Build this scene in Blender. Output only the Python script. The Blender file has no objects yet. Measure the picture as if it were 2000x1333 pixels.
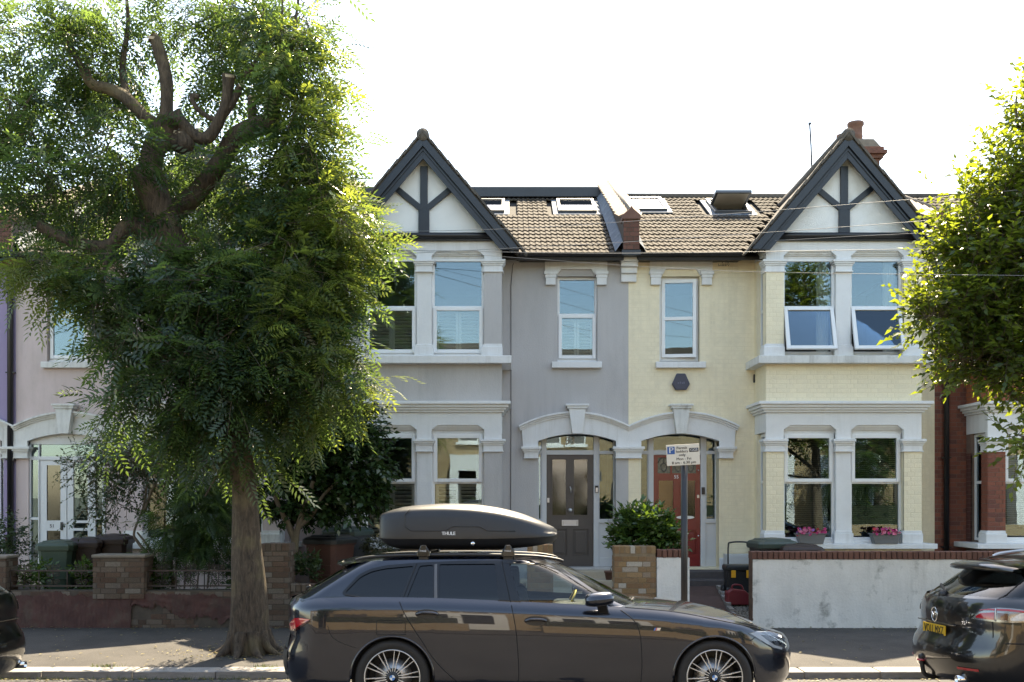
import bpy, bmesh, math, random
import numpy as np
from mathutils import Vector, Matrix
from mathutils.geometry import tessellate_polygon
random.seed(7)
scene = bpy.context.scene
COL = scene.collection
rad = math.radians

# ---------------------------------------------------------------- camera
EYE = 1.93            # metres above the road at the near wheels of the estate car
FOC = 2000.0          # focal length in photo pixels (photo is 2000 px wide)
HOR = 970.0           # photo row of the horizon (rising-front lens)
cam_d = bpy.data.cameras.new("camera")
cam_d.sensor_width = 36.0
cam_d.lens = 36.0 * FOC / 2000.0
cam_d.shift_y = (HOR - 666.5) / 2000.0
cam_d.clip_start = 0.05
cam_d.clip_end = 2000
cam = bpy.data.objects.new("camera", cam_d)
cam.location = (0, 0, EYE)
cam.rotation_euler = (rad(90), 0, 0)
COL.objects.link(cam)
scene.camera = cam

# ---------------------------------------------------------------- light
SUN_EL, SUN_AZ = 56.0, 16.0      # behind the houses, a little right of the view axis
world = bpy.data.worlds.new("World")
scene.world = world
world.use_nodes = True
wn = world.node_tree
wn.nodes.clear()
w_out = wn.nodes.new("ShaderNodeOutputWorld")
w_bg = wn.nodes.new("ShaderNodeBackground")
w_sky = wn.nodes.new("ShaderNodeTexSky")
w_sky.sky_type = 'NISHITA'
w_sky.sun_disc = False
w_sky.sun_elevation = rad(SUN_EL)
w_sky.sun_rotation = rad(SUN_AZ)
w_sky.altitude = 30
w_sky.air_density = 1.0
w_sky.dust_density = 0.9
w_sky.ozone_density = 1.0
w_bg.inputs[1].default_value = 0.15
wn.links.new(w_sky.outputs[0], w_bg.inputs[0])
wn.links.new(w_bg.outputs[0], w_out.inputs[0])
sun_d = bpy.data.lights.new("sun", 'SUN')
sun_d.energy = 4.8
sun_d.angle = rad(0.53)
sun_d.color = (1.0, 0.94, 0.84)
sun = bpy.data.objects.new("sun", sun_d)
sd = Vector((math.sin(rad(SUN_AZ)) * math.cos(rad(SUN_EL)), math.cos(rad(SUN_AZ)) * math.cos(rad(SUN_EL)), math.sin(rad(SUN_EL))))
sun.rotation_euler = sd.to_track_quat('Z', 'Y').to_euler()
sun.location = (0, 20, 30)
COL.objects.link(sun)
vs = scene.view_settings
vs.view_transform = 'Standard'
vs.look = 'None'
vs.gamma = 1.0
vs.use_curve_mapping = False
vs.exposure = 2.05
vs.use_white_balance = True
vs.white_balance_temperature = 8250
vs.white_balance_tint = 8
cy = scene.cycles
cy.max_bounces = 10
cy.transparent_max_bounces = 24
cy.diffuse_bounces = 4
cy.glossy_bounces = 4
cy.caustics_reflective = False
cy.caustics_refractive = False
cy.sample_clamp_indirect = 6.0

# ---------------------------------------------------------------- where a photo point lies at depth D
def PX(px, D): return (px - 1000.0) * D / FOC
def PZ(py, D): return EYE + (HOR - py) * D / FOC
def P(px, py, D): return Vector((PX(px, D), D, PZ(py, D)))

# ---------------------------------------------------------------- node helpers
def nd(nt, typ, **kw):
    n = nt.nodes.new(typ)
    for k, v in kw.items():
        if isinstance(k, str) and hasattr(n, k): setattr(n, k, v)
    return n
def setin(n, **kw):
    for k, v in kw.items():
        n.inputs[k.replace('_', ' ')].default_value = v
def c4(c, f=1.0): return (min(1, c[0] * f), min(1, c[1] * f), min(1, c[2] * f), 1)

MATS = {}
def mat(name, col, rough=0.6, var=0.12, scale=5.0, bump=0.0, bscale=80.0, metallic=0.0, spec=0.5,
        coat=0.0, coat_rough=0.03, coat_ior=1.5, rnd=0.0, stain=None, stain_amt=0.0, stain_scale=2.5, stretch=(1, 1, 1), grain=0.0,
        bdist=0.01, hue=None, stain_lo=0.5, stain_hi=0.72, streak=0.0, streak_col=(0.2, 0.18, 0.15)):
    """Painted, fired, cast or bare surface: base colour with cloudy variation, optional piece-to-piece
    variation, optional stain with an outline of its own, fine relief."""
    if name in MATS: return MATS[name]
    m = bpy.data.materials.new(name); m.use_nodes = True
    nt = m.node_tree; L = nt.links.new
    b = nt.nodes["Principled BSDF"]
    tc = nd(nt, "ShaderNodeTexCoord")
    oi = nd(nt, "ShaderNodeObjectInfo")
    mp = nd(nt, "ShaderNodeMapping"); mp.inputs['Scale'].default_value = stretch
    ad = nd(nt, "ShaderNodeVectorMath", operation='ADD')
    sc_ = nd(nt, "ShaderNodeMath", operation='MULTIPLY'); sc_.inputs[1].default_value = 37.0 if rnd else 0.0
    L(oi.outputs['Random'], sc_.inputs[0])
    L(tc.outputs['Object'], ad.inputs[0]); L(sc_.outputs[0], ad.inputs[1])
    L(ad.outputs[0], mp.inputs[0])
    n1 = nd(nt, "ShaderNodeTexNoise"); setin(n1, Scale=scale, Detail=6.0, Roughness=0.62)
    L(mp.outputs[0], n1.inputs['Vector'])
    mr = nd(nt, "ShaderNodeMapRange"); setin(mr, From_Min=0.3, From_Max=0.7, To_Min=1 - var, To_Max=1 + var)
    L(n1.outputs[0], mr.inputs[0])
    fac = mr.outputs[0]
    if rnd:
        r2 = nd(nt, "ShaderNodeMapRange"); setin(r2, To_Min=1 - rnd, To_Max=1 + rnd)
        L(oi.outputs['Random'], r2.inputs[0])
        mm = nd(nt, "ShaderNodeMath", operation='MULTIPLY'); L(fac, mm.inputs[0]); L(r2.outputs[0], mm.inputs[1]); fac = mm.outputs[0]
    if grain:
        n3 = nd(nt, "ShaderNodeTexNoise"); setin(n3, Scale=bscale * 2.2, Detail=2.0)
        L(mp.outputs[0], n3.inputs['Vector'])
        r3 = nd(nt, "ShaderNodeMapRange"); setin(r3, From_Min=0.3, From_Max=0.7, To_Min=1 - grain, To_Max=1 + grain)
        L(n3.outputs[0], r3.inputs[0])
        mm = nd(nt, "ShaderNodeMath", operation='MULTIPLY'); L(fac, mm.inputs[0]); L(r3.outputs[0], mm.inputs[1]); fac = mm.outputs[0]
    vm = nd(nt, "ShaderNodeVectorMath", operation='SCALE'); vm.inputs[0].default_value = col
    if hue:                                  # piece-to-piece colour mix, as fired brick has
        cr = nd(nt, "ShaderNodeValToRGB"); cr.color_ramp.interpolation = 'LINEAR'
        while len(cr.color_ramp.elements) < len(hue): cr.color_ramp.elements.new(0.5)
        for i, h_ in enumerate(hue):
            cr.color_ramp.elements[i].position = i / (len(hue) - 1); cr.color_ramp.elements[i].color = c4(h_)
        wn_ = nd(nt, "ShaderNodeTexWhiteNoise", noise_dimensions='1D')
        L(oi.outputs['Random'], wn_.inputs['W']); L(wn_.outputs['Value'], cr.inputs[0]); L(cr.outputs[0], vm.inputs[0])
    L(fac, vm.inputs['Scale'])
    out = vm.outputs[0]
    if stain:
        n2 = nd(nt, "ShaderNodeTexNoise"); setin(n2, Scale=stain_scale, Detail=8.0, Roughness=0.7)
        L(mp.outputs[0], n2.inputs['Vector'])
        r4 = nd(nt, "ShaderNodeMapRange"); setin(r4, From_Min=stain_lo, From_Max=stain_hi, To_Min=0.0, To_Max=stain_amt)
        L(n2.outputs[0], r4.inputs[0])
        mx = nd(nt, "ShaderNodeMix", data_type='RGBA'); L(r4.outputs[0], mx.inputs[0]); L(out, mx.inputs[6]); mx.inputs[7].default_value = c4(stain); out = mx.outputs[2]
    if streak:                               # rain-washed dirt runs
        m5 = nd(nt, "ShaderNodeMapping"); m5.inputs['Scale'].default_value = (9, 9, 0.55); L(ad.outputs[0], m5.inputs[0])
        n5 = nd(nt, "ShaderNodeTexNoise"); setin(n5, Scale=1.0, Detail=7.0, Roughness=0.68); L(m5.outputs[0], n5.inputs['Vector'])
        n6 = nd(nt, "ShaderNodeTexNoise"); setin(n6, Scale=0.9, Detail=3.0); L(ad.outputs[0], n6.inputs['Vector'])
        r5 = nd(nt, "ShaderNodeMapRange"); setin(r5, From_Min=0.48, From_Max=0.75, To_Min=0.0, To_Max=streak); L(n5.outputs[0], r5.inputs[0])
        r6 = nd(nt, "ShaderNodeMapRange"); setin(r6, From_Min=0.4, From_Max=0.62); L(n6.outputs[0], r6.inputs[0])
        mm = nd(nt, "ShaderNodeMath", operation='MULTIPLY'); L(r5.outputs[0], mm.inputs[0]); L(r6.outputs[0], mm.inputs[1])
        mx = nd(nt, "ShaderNodeMix", data_type='RGBA'); L(mm.outputs[0], mx.inputs[0]); L(out, mx.inputs[6]); mx.inputs[7].default_value = c4(streak_col); out = mx.outputs[2]
    L(out, b.inputs['Base Color'])
    setin(b, Roughness=rough, Metallic=metallic)
    b.inputs['Specular IOR Level'].default_value = spec
    b.inputs['Coat Weight'].default_value = coat
    b.inputs['Coat Roughness'].default_value = coat_rough
    b.inputs['Coat IOR'].default_value = coat_ior
    if bump:
        nb = nd(nt, "ShaderNodeTexNoise"); setin(nb, Scale=bscale, Detail=5.0, Roughness=0.6)
        L(mp.outputs[0], nb.inputs['Vector'])
        bm_ = nd(nt, "ShaderNodeBump"); setin(bm_, Strength=bump, Distance=bdist); L(nb.outputs[0], bm_.inputs['Height']); L(bm_.outputs[0], b.inputs['Normal'])
    MATS[name] = m
    return m

def glass(name, tint=(0.9, 0.95, 0.95), ior=1.9, rough=0.0, wob=0.0, refl=(1, 1, 1)):
    """Window pane: Fresnel reflection over a tinted see-through sheet."""
    if name in MATS: return MATS[name]
    m = bpy.data.materials.new(name); m.use_nodes = True
    nt = m.node_tree; L = nt.links.new
    nt.nodes.remove(nt.nodes["Principled BSDF"])
    out = nt.nodes["Material Output"]
    fr = nd(nt, "ShaderNodeFresnel"); fr.inputs[0].default_value = ior
    tr = nd(nt, "ShaderNodeBsdfTransparent"); tr.inputs[0].default_value = c4(tint)
    gl = nd(nt, "ShaderNodeBsdfGlossy"); gl.inputs[0].default_value = c4(refl); gl.inputs['Roughness'].default_value = rough
    if wob:
        tc = nd(nt, "ShaderNodeTexCoord"); nz = nd(nt, "ShaderNodeTexNoise"); setin(nz, Scale=3.0, Detail=1.0)
        bu = nd(nt, "ShaderNodeBump"); setin(bu, Strength=wob, Distance=0.02)
        L(tc.outputs['Object'], nz.inputs['Vector']); L(nz.outputs[0], bu.inputs['Height']); L(bu.outputs[0], gl.inputs['Normal'])
    mx = nd(nt, "ShaderNodeMixShader"); L(fr.outputs[0], mx.inputs[0]); L(tr.outputs[0], mx.inputs[1]); L(gl.outputs[0], mx.inputs[2]); L(mx.outputs[0], out.inputs[0])
    MATS[name] = m
    return m

def leafmat(name, dark, light, trans, t=0.4, rough=0.38):
    if name in MATS: return MATS[name]
    m = bpy.data.materials.new(name); m.use_nodes = True
    nt = m.node_tree; L = nt.links.new
    b = nt.nodes["Principled BSDF"]; out = nt.nodes["Material Output"]
    at = nd(nt, "ShaderNodeAttribute", attribute_name="tone")
    mx = nd(nt, "ShaderNodeMix", data_type='RGBA'); L(at.outputs['Fac'], mx.inputs[0]); mx.inputs[6].default_value = c4(dark); mx.inputs[7].default_value = c4(light)
    L(mx.outputs[2], b.inputs['Base Color']); setin(b, Roughness=rough); b.inputs['Specular IOR Level'].default_value = 0.5
    tl = nd(nt, "ShaderNodeBsdfTranslucent")
    m2 = nd(nt, "ShaderNodeMix", data_type='RGBA'); L(at.outputs['Fac'], m2.inputs[0]); m2.inputs[6].default_value = c4(trans, 0.7); m2.inputs[7].default_value = c4(trans, 1.25); L(m2.outputs[2], tl.inputs[0])
    ms = nd(nt, "ShaderNodeMixShader"); ms.inputs[0].default_value = t
    L(b.outputs[0], ms.inputs[1]); L(tl.outputs[0], ms.inputs[2]); L(ms.outputs[0], out.inputs[0])
    MATS[name] = m
    return m

# ---------------------------------------------------------------- mesh helpers
class G:
    """Collects shapes in world coordinates; build() links them as ONE mesh object."""
    def __init__(s): s.v = []; s.f = []; s.sm = []
    def add(s, vs_, fs, smooth=False):
        o = len(s.v); s.v += [tuple(p) for p in vs_]
        s.f += [tuple(i + o for i in f) for f in fs]; s.sm += [smooth] * len(fs); return s
    def box(s, x0, x1, y0, y1, z0, z1):
        x0, x1 = min(x0, x1), max(x0, x1); y0, y1 = min(y0, y1), max(y0, y1); z0, z1 = min(z0, z1), max(z0, z1)
        v = [(x, y, z) for z in (z0, z1) for y in (y0, y1) for x in (x0, x1)]
        return s.add(v, [(0, 2, 3, 1), (4, 5, 7, 6), (0, 1, 5, 4), (2, 6, 7, 3), (0, 4, 6, 2), (1, 3, 7, 5)])
    def bar(s, a, b, w, h, up=(0, 0, 1)):
        a, b = Vector(a), Vector(b); d = (b - a).normalized(); u = Vector(up)
        r = d.cross(u)
        if r.length < 1e-4: r = d.cross(Vector((0, 1, 0)))
        r.normalize(); u = r.cross(d)
        v = [p + r * (sx * w / 2) + u * (sz * h / 2) for p in (a, b) for sz in (-1, 1) for sx in (-1, 1)]
        return s.add(v, [(0, 1, 3, 2), (4, 6, 7, 5), (0, 4, 5, 1), (2, 3, 7, 6), (0, 2, 6, 4), (1, 5, 7, 3)])
    def prism(s, poly, y0, y1, axis='y'):
        """Outline in two axes (x,z for axis y; y,z for axis x; x,y for axis z) given thickness along the third."""
        n = len(poly)
        mk = {'y': lambda p, t: (p[0], t, p[1]), 'x': lambda p, t: (t, p[0], p[1]), 'z': lambda p, t: (p[0], p[1], t)}[axis]
        v = [mk(p, y0) for p in poly] + [mk(p, y1) for p in poly]
        tri = tessellate_polygon([[Vector((p[0], p[1], 0)) for p in poly]])
        f = [tuple(t) for t in tri] + [tuple(i + n for i in reversed(t)) for t in tri]
        f += [(i, (i + 1) % n, n + (i + 1) % n, n + i) for i in range(n)]
        return s.add(v, f)
    def tube(s, path, r, n=8, cap=True, smooth=True):
        path = [Vector(p) for p in path]; m = len(path)
        rs = r if isinstance(r, (list, tuple)) else [r] * m
        prev = None; v = []
        for i, p in enumerate(path):
            d = (path[min(i + 1, m - 1)] - path[max(i - 1, 0)]).normalized()
            if prev is None:
                a = Vector((0, 0, 1)) if abs(d.z) < 0.9 else Vector((1, 0, 0)); q = d.cross(a).normalized()
            else:
                q = (prev - d * prev.dot(d)).normalized()
            prev = q; w = d.cross(q)
            v += [p + (q * math.cos(2 * math.pi * k / n) + w * math.sin(2 * math.pi * k / n)) * rs[i] for k in range(n)]
        f = [(i * n + k, i * n + (k + 1) % n, (i + 1) * n + (k + 1) % n, (i + 1) * n + k) for i in range(m - 1) for k in range(n)]
        if cap: f += [tuple(reversed(range(n))), tuple(range((m - 1) * n, m * n))]
        return s.add(v, f, smooth)
    def lathe(s, prof, origin=(0, 0, 0), axis=(0, 0, 1), n=24, smooth=True, closed=False):
        """prof: (radius, height) pairs turned about axis through origin."""
        ax = Vector(axis).normalized(); o = Vector(origin)
        a = Vector((1, 0, 0)) if abs(ax.x) < 0.9 else Vector((0, 1, 0)); q = ax.cross(a).normalized(); w = ax.cross(q)
        v = [o + ax * h + (q * math.cos(2 * math.pi * k / n) + w * math.sin(2 * math.pi * k / n)) * r for r, h in prof for k in range(n)]
        m = len(prof); rng = m if closed else m - 1
        f = [(i * n + k, i * n + (k + 1) % n, ((i + 1) % m) * n + (k + 1) % n, ((i + 1) % m) * n + k) for i in range(rng) for k in range(n)]
        return s.add(v, f, smooth)
    def grid(s, rows, smooth=True, keep=None):
        m, n = len(rows), len(rows[0])
        v = [p for r in rows for p in r]
        f = [(i * n + j, i * n + j + 1, (i + 1) * n + j + 1, (i + 1) * n + j) for i in range(m - 1) for j in range(n - 1) if keep is None or keep(i, j)]
        return s.add(v, f, smooth)
    def build(s, name, m, parent=None, base=None, bevel=0.0, recalc=True, segs=2):
        me = bpy.data.meshes.new(name)
        o = bpy.data.objects.new(name, me)
        off = Vector(base) if base is not None else (Vector(parent['_base']) if parent is not None else Vector((0, 0, 0)))
        me.from_pydata([(p[0] - off.x, p[1] - off.y, p[2] - off.z) for p in s.v], [], s.f)
        if any(s.sm): me.polygons.foreach_set('use_smooth', s.sm)
        if recalc:
            bm = bmesh.new(); bm.from_mesh(me); bmesh.ops.recalc_face_normals(bm, faces=bm.faces); bm.to_mesh(me); bm.free()
        me.update()
        for k in (m if isinstance(m, (list, tuple)) else [m]): me.materials.append(k)
        COL.objects.link(o)
        o['_base'] = tuple(off)
        if parent is not None: o.parent = parent
        else: o.location = off
        if bevel:
            b = o.modifiers.new('soft_edge', 'BEVEL'); b.width = bevel; b.segments = segs; b.limit_method = 'ANGLE'; b.angle_limit = rad(40)
        return o

def thing(name, label, cat, base, group=None):
    o = bpy.data.objects.new(name, None); COL.objects.link(o)
    o.empty_display_size = 0.2
    o.location = base; o['_base'] = tuple(base)
    return tag(o, label, cat, group)
def tag(o, label, cat, group=None, kind=None):
    if label: o['label'] = label
    if cat: o['category'] = cat
    if group: o['group'] = group
    if kind: o['kind'] = kind
    return o
def struct(o): o['kind'] = 'structure'; return o
def stuff(o): o['kind'] = 'stuff'; return o
def share(src, name, parent, loc, rot=(0, 0, 0), scale=(1, 1, 1)):
    """Another object on the mesh of src at world point loc, under parent."""
    o = bpy.data.objects.new(name, src); COL.objects.link(o)
    b = parent['_base']; o.parent = parent
    o.location = (loc[0] - b[0], loc[1] - b[1], loc[2] - b[2]); o.rotation_euler = rot; o.scale = scale
    o['_base'] = tuple(loc)
    return o
def mesh_only(g, name, m):
    o = g.build(name, m); me = o.data; bpy.data.objects.remove(o); return me
def copy_tree(o, delta, parent=None):
    c = o.copy(); COL.objects.link(c); c.parent = parent
    if parent is None: c.location = Vector(o.location) + Vector(delta)
    for ch in o.children: copy_tree(ch, delta, c)
    return c
def text(name, body, size, m, parent, loc, rot=(rad(90), 0, 0), ext=0.001, align='CENTER', scale=(1, 1, 1), space=1.0):
    cu = bpy.data.curves.new(name, 'FONT'); cu.body = body; cu.size = size; cu.extrude = ext
    cu.align_x = align; cu.align_y = 'CENTER'; cu.resolution_u = 3; cu.space_character = space
    tmp = bpy.data.objects.new(name, cu); COL.objects.link(tmp)
    dg = bpy.context.evaluated_depsgraph_get()
    me = bpy.data.meshes.new_from_object(tmp.evaluated_get(dg)); bpy.data.objects.remove(tmp)
    me.materials.clear(); me.materials.append(m); me.name = name
    o = bpy.data.objects.new(name, me); COL.objects.link(o)
    b = parent['_base'] if parent is not None else (0, 0, 0)
    o.parent = parent; o.location = (loc[0] - b[0], loc[1] - b[1], loc[2] - b[2]); o.rotation_euler = rot; o.scale = scale
    o['_base'] = tuple(loc)
    return o
# ---------------------------------------------------------------- palette
WHITE = mat('white_masonry_paint', (0.74, 0.745, 0.74), 0.6, 0.05, 3, 0.3, 35, streak=0.35, streak_col=(0.36, 0.33, 0.28), stain=(0.42, 0.40, 0.36), stain_amt=0.3, stain_scale=3.0, stain_lo=0.56, stain_hi=0.8)
WHITE_OLD = mat('weathered_white_paint', (0.68, 0.68, 0.65), 0.7, 0.08, 4, 0.4, 40, streak=0.6, streak_col=(0.16, 0.14, 0.11), stain=(0.25, 0.23, 0.19), stain_amt=0.6, stain_scale=5.0, stain_lo=0.55, stain_hi=0.75)
UPVC = mat('white_window_plastic', (0.80, 0.81, 0.81), 0.32, 0.02, 2)
GREY_WALL = mat('lilac_grey_render', (0.485, 0.466, 0.455), 0.8, 0.07, 1.6, 0.5, 70, streak=0.35, streak_col=(0.27, 0.25, 0.24), stain=(0.30, 0.29, 0.29), stain_amt=0.35, stain_scale=1.2, stretch=(1, 1, 0.4))
CREAM_JOINT = mat('cream_painted_mortar', (0.81, 0.715, 0.515), 0.8, 0.06, 3, 0.3, 60)
CREAM = mat('cream_painted_brick', (0.86, 0.765, 0.56), 0.65, 0.06, 7, 0.35, 45, rnd=0.03, streak=0.3, streak_col=(0.42, 0.36, 0.24), stain=(0.5, 0.45, 0.33), stain_amt=0.35, stain_scale=4, stain_lo=0.58, stain_hi=0.75)
PINK_WALL = mat('pale_pink_painted_wall', (0.60, 0.49, 0.47), streak=0.5, streak_col=(0.3, 0.25, 0.21), rough=0.8, var=0.07, scale=1.5, bump=0.35, bscale=70, stain=(0.42, 0.36, 0.32), stain_amt=0.5, stain_scale=1.6, stretch=(1, 1, 0.5)) # 0.07, 1.5, 0.35, 70, stain=(0.42, 0.36, 0.32), stain_amt=0.5, stain_scale=1.6, stretch=(1, 1, 0.5))
PURPLE_WALL = mat('lavender_painted_wall', (0.33, 0.27, 0.42), 0.8, 0.05, 1.5, 0.3, 70)
RED_JOINT = mat('red_house_mortar', (0.20, 0.13, 0.10), 0.9, 0.15, 8, 0.4, 60)
RED_BRICK = mat('dark_red_brick', (0.20, 0.065, 0.04), 0.8, 0.18, 12, 0.5, 70, rnd=0.1, hue=[(0.13, 0.05, 0.04), (0.21, 0.07, 0.045), (0.26, 0.085, 0.05), (0.17, 0.055, 0.04)])
ORANGE_BRICK = mat('orange_red_brick', (0.33, 0.10, 0.045), 0.8, 0.14, 12, 0.5, 70, rnd=0.1, hue=[(0.28, 0.085, 0.04), (0.36, 0.115, 0.05), (0.40, 0.13, 0.06)])
STOCK_BRICK = mat('yellow_stock_brick', (0.36, 0.22, 0.10), 0.85, 0.25, 14, 0.6, 60, rnd=0.12, hue=[(0.20, 0.115, 0.055), (0.27, 0.165, 0.075), (0.30, 0.19, 0.095), (0.22, 0.12, 0.06), (0.25, 0.14, 0.065), (0.23, 0.15, 0.09), (0.42, 0.37, 0.31)], stain=(0.10, 0.075, 0.05), stain_amt=0.6, stain_scale=9)
OLD_BRICK = mat('old_garden_brick', (0.14, 0.08, 0.05), 0.9, 0.4, 14, 0.8, 40, rnd=0.2, hue=[(0.085, 0.045, 0.03), (0.13, 0.095, 0.07), (0.10, 0.05, 0.032), (0.17, 0.14, 0.115), (0.115, 0.065, 0.043), (0.09, 0.05, 0.036)], stain=(0.12, 0.10, 0.06), stain_amt=0.6, stain_scale=9)
COPING_BRICK = mat('red_coping_brick', (0.15, 0.062, 0.043), 0.85, 0.25, 14, 0.5, 60, rnd=0.18, stain=(0.10, 0.085, 0.06), stain_amt=0.6, stain_scale=8)
MORTAR = mat('lime_mortar', (0.22, 0.16, 0.10), 0.95, 0.2, 12, 0.6, 60)
DARK_MORTAR = mat('dirty_mortar', (0.085, 0.065, 0.05), 0.95, 0.2, 12, 0.6, 60)
WHITE_RENDER = mat('stained_white_render', (0.68, 0.66, 0.62), streak=0.4, streak_col=(0.17, 0.16, 0.13), rough=0.85, var=0.08, scale=3, bump=0.6, bscale=28, stain=(0.15, 0.15, 0.13), stain_amt=0.8, stain_scale=2.6, stain_lo=0.55, stain_hi=0.70) # 0.08, 3, 0.5, 45, stain=(0.15, 0.15, 0.13), stain_amt=0.8, stain_scale=2.6, stain_lo=0.52, stain_hi=0.72)
RED_RENDER = mat('flaking_red_paint', (0.085, 0.036, 0.030), 0.85, 0.3, 4, 0.8, 30, stain=(0.10, 0.075, 0.055), stain_amt=0.8, stain_scale=3.5, streak=0.6, streak_col=(0.05, 0.035, 0.03))
TIMBER = mat('blue_black_timber_paint', (0.017, 0.023, 0.033), 0.45, 0.15, 4, 0.1, 40)
BLACK_PVC = mat('black_plastic_gutter', (0.014, 0.014, 0.016), 0.35, 0.1, 4)
PEBBLE = mat('white_roughcast', (0.82, 0.825, 0.80), 0.85, 0.05, 4, 0.8, 75, stain=(0.45, 0.40, 0.3), stain_amt=0.3, stain_scale=1.5, bdist=0.015)
TILE = mat('brown_grey_roof_tile', (0.060, 0.050, 0.041), 0.85, spec=0.15, var=0.2, scale=14, bump=0.4, bscale=80, rnd=0.25, stain=(0.10, 0.095, 0.07), stain_amt=0.6, stain_scale=9) # 0.2, 14, 0.4, 80, rnd=0.2, stain=(0.09, 0.083, 0.06), stain_amt=0.5, stain_scale=9)
TILE_UNDER = mat('roof_underlay', (0.03, 0.027, 0.024), 0.9, 0.1)
CLAY = mat('clay_coping_tile', (0.17, 0.12, 0.085), 0.75, 0.15, 8, 0.4, 60, rnd=0.1, stain=(0.3, 0.27, 0.2), stain_amt=0.5, stain_scale=6)
CLAY_RED = mat('terracotta_pot', (0.15, 0.072, 0.05), 0.75, 0.15, 8, 0.3, 60, stain=(0.12, 0.09, 0.07), stain_amt=0.6, stain_scale=5)
LEAD = mat('lead_flashing', (0.10, 0.125, 0.155), 0.75, 0.3, 8, 0.6, 30, stain=(0.28, 0.29, 0.30), stain_amt=0.6, stain_scale=7)
DARK_TILE = mat('mossy_verge_tile', (0.10, 0.085, 0.07), 0.85, 0.3, 12, 0.6, 50, rnd=0.15)
STONE_CAP = mat('cement_flaunching', (0.20, 0.17, 0.14), 0.9, 0.2, 8, 0.5, 40)
PANE = glass('window_pane', (0.86, 0.89, 0.88), 1.88, wob=0.012, refl=(0.66, 0.86, 1.0))
ROOFPANE = glass('rooflight_pane', (0.5, 0.55, 0.58), 2.1)
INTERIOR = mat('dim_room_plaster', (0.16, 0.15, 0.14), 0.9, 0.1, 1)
SHUTTER = mat('white_shutter_paint', (0.80, 0.80, 0.78), 0.45, 0.02, 2)
BLIND = mat('dark_blind_slat', (0.05, 0.045, 0.04), 0.5, 0.05)
DOOR_GREY = mat('dark_taupe_door_paint', (0.075, 0.062, 0.056), 0.42, 0.06, 5, 0.05, 40)
FRAME_GREY = mat('pale_grey_frame_paint', (0.56, 0.57, 0.58), 0.45, 0.03, 3)
DOOR_RED = mat('crimson_door_paint', (0.17, 0.012, 0.014), 0.3, 0.12, 5, 0.08, 30, coat=0.3, coat_rough=0.15)
DOOR_WHITE = mat('worn_white_door_paint', (0.68, 0.69, 0.69), 0.5, 0.05, 4, 0.1, 30, stain=(0.3, 0.28, 0.24), stain_amt=0.4, stain_scale=6, stain_lo=0.6, stain_hi=0.75)
CHROME = mat('polished_metal', (0.75, 0.75, 0.76), 0.15, 0.03, metallic=1.0)
SATIN = mat('satin_metal', (0.55, 0.55, 0.56), 0.4, 0.05, metallic=1.0)
STONE_STEP = mat('worn_stone_step', (0.42, 0.35, 0.26), 0.8, 0.15, 5, 0.3, 50, stain=(0.2, 0.16, 0.12), stain_amt=0.5)
TILE_STEP = mat('dark_tiled_step', (0.06, 0.05, 0.05), 0.6, 0.2, 8, 0.2, 40)
BLACK_METAL = mat('black_painted_metal', (0.018, 0.018, 0.02), 0.4, 0.1, 6)
IRON = mat('rusty_wrought_iron', (0.05, 0.032, 0.025), 0.7, 0.3, 10, 0.4, 60)
TEXT_BLACK = mat('black_lettering', (0.015, 0.015, 0.016), 0.5, 0.0)
TEXT_WHITE = mat('white_lettering', (0.8, 0.8, 0.8), 0.5, 0.0)
CABLE = mat('black_cable', (0.02, 0.02, 0.022), 0.6, 0.0)
PALE_CABLE = mat('pale_cable', (0.20, 0.20, 0.205), 0.5, 0.0)
# ================================================================ the setting
ASPHALT = mat('road_asphalt', (0.055, 0.053, 0.052), 0.85, 0.2, 1.2, 0.6, 120, grain=0.25, stain=(0.035, 0.033, 0.032), stain_amt=0.6, stain_scale=0.8)
FOOTWAY = mat('footway_asphalt', (0.046, 0.041, 0.037), 0.85, 0.22, 1.5, 0.6, 110, grain=0.35, stain=(0.030, 0.027, 0.025), stain_amt=0.85, stain_scale=1.6, stain_lo=0.5, stain_hi=0.6)
KERB = mat('granite_kerb', (0.27, 0.25, 0.23), 0.8, 0.15, 9, 0.5, 90, rnd=0.12, grain=0.15, stain=(0.10, 0.09, 0.08), stain_amt=0.5, stain_scale=5)
SOIL = mat('garden_soil', (0.055, 0.042, 0.03), 0.95, 0.4, 6, 0.9, 40, bdist=0.03)
EARTH = mat('open_ground', (0.10, 0.10, 0.07), 0.95, 0.3, 0.2)
PATH_TILE = mat('dark_red_path_tile', (0.075, 0.04, 0.033), 0.7, 0.25, 7, 0.3, 50)
YK, YP, YF, YB = 11.1, 14.3, 17.857, 17.05      # kerb, front of garden walls, main facade, bay front
g = G().box(-900, 900, -900, 900, -1.2, -0.35)
struct(g.build('ground', EARTH))
rows = []
for y, z in ((1.7, -0.05), (3, -0.01), (6.4, 0.05), (9, 0.0), (10, -0.02), (YK + 0.02, -0.05)):
    rows.append([(x, y, z) for x in (-90, -20, -6, 0, 6, 20, 90)])
struct(G().grid(rows, smooth=False).build('road', ASPHALT))
rows = [[(x, y, z) for x in (-90, -20, 0, 20, 90)] for y, z in ((YK + 0.29, 0.03), (12.5, 0.055), (YP + 0.3, 0.10))]
pavement = struct(G().grid(rows, smooth=False).build('pavement', FOOTWAY))
rows = [[(x, y, z) for x in (-90, 0, 90)] for y, z in ((-3.5, 0.1), (1.45, 0.04), (1.7, 0.035), (1.7, -0.08))]
struct(G().grid(rows, smooth=False).build('footway', FOOTWAY))
rows = [[(x, y, z) for x in (-90, 0, 90)] for y, z in ((YP + 0.1, 0.105), (YP + 0.5, 0.16), (YF - 0.6, 0.41), (YF + 0.35, 0.42))]
struct(G().grid(rows, smooth=False).build('garden_ground', SOIL))

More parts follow.
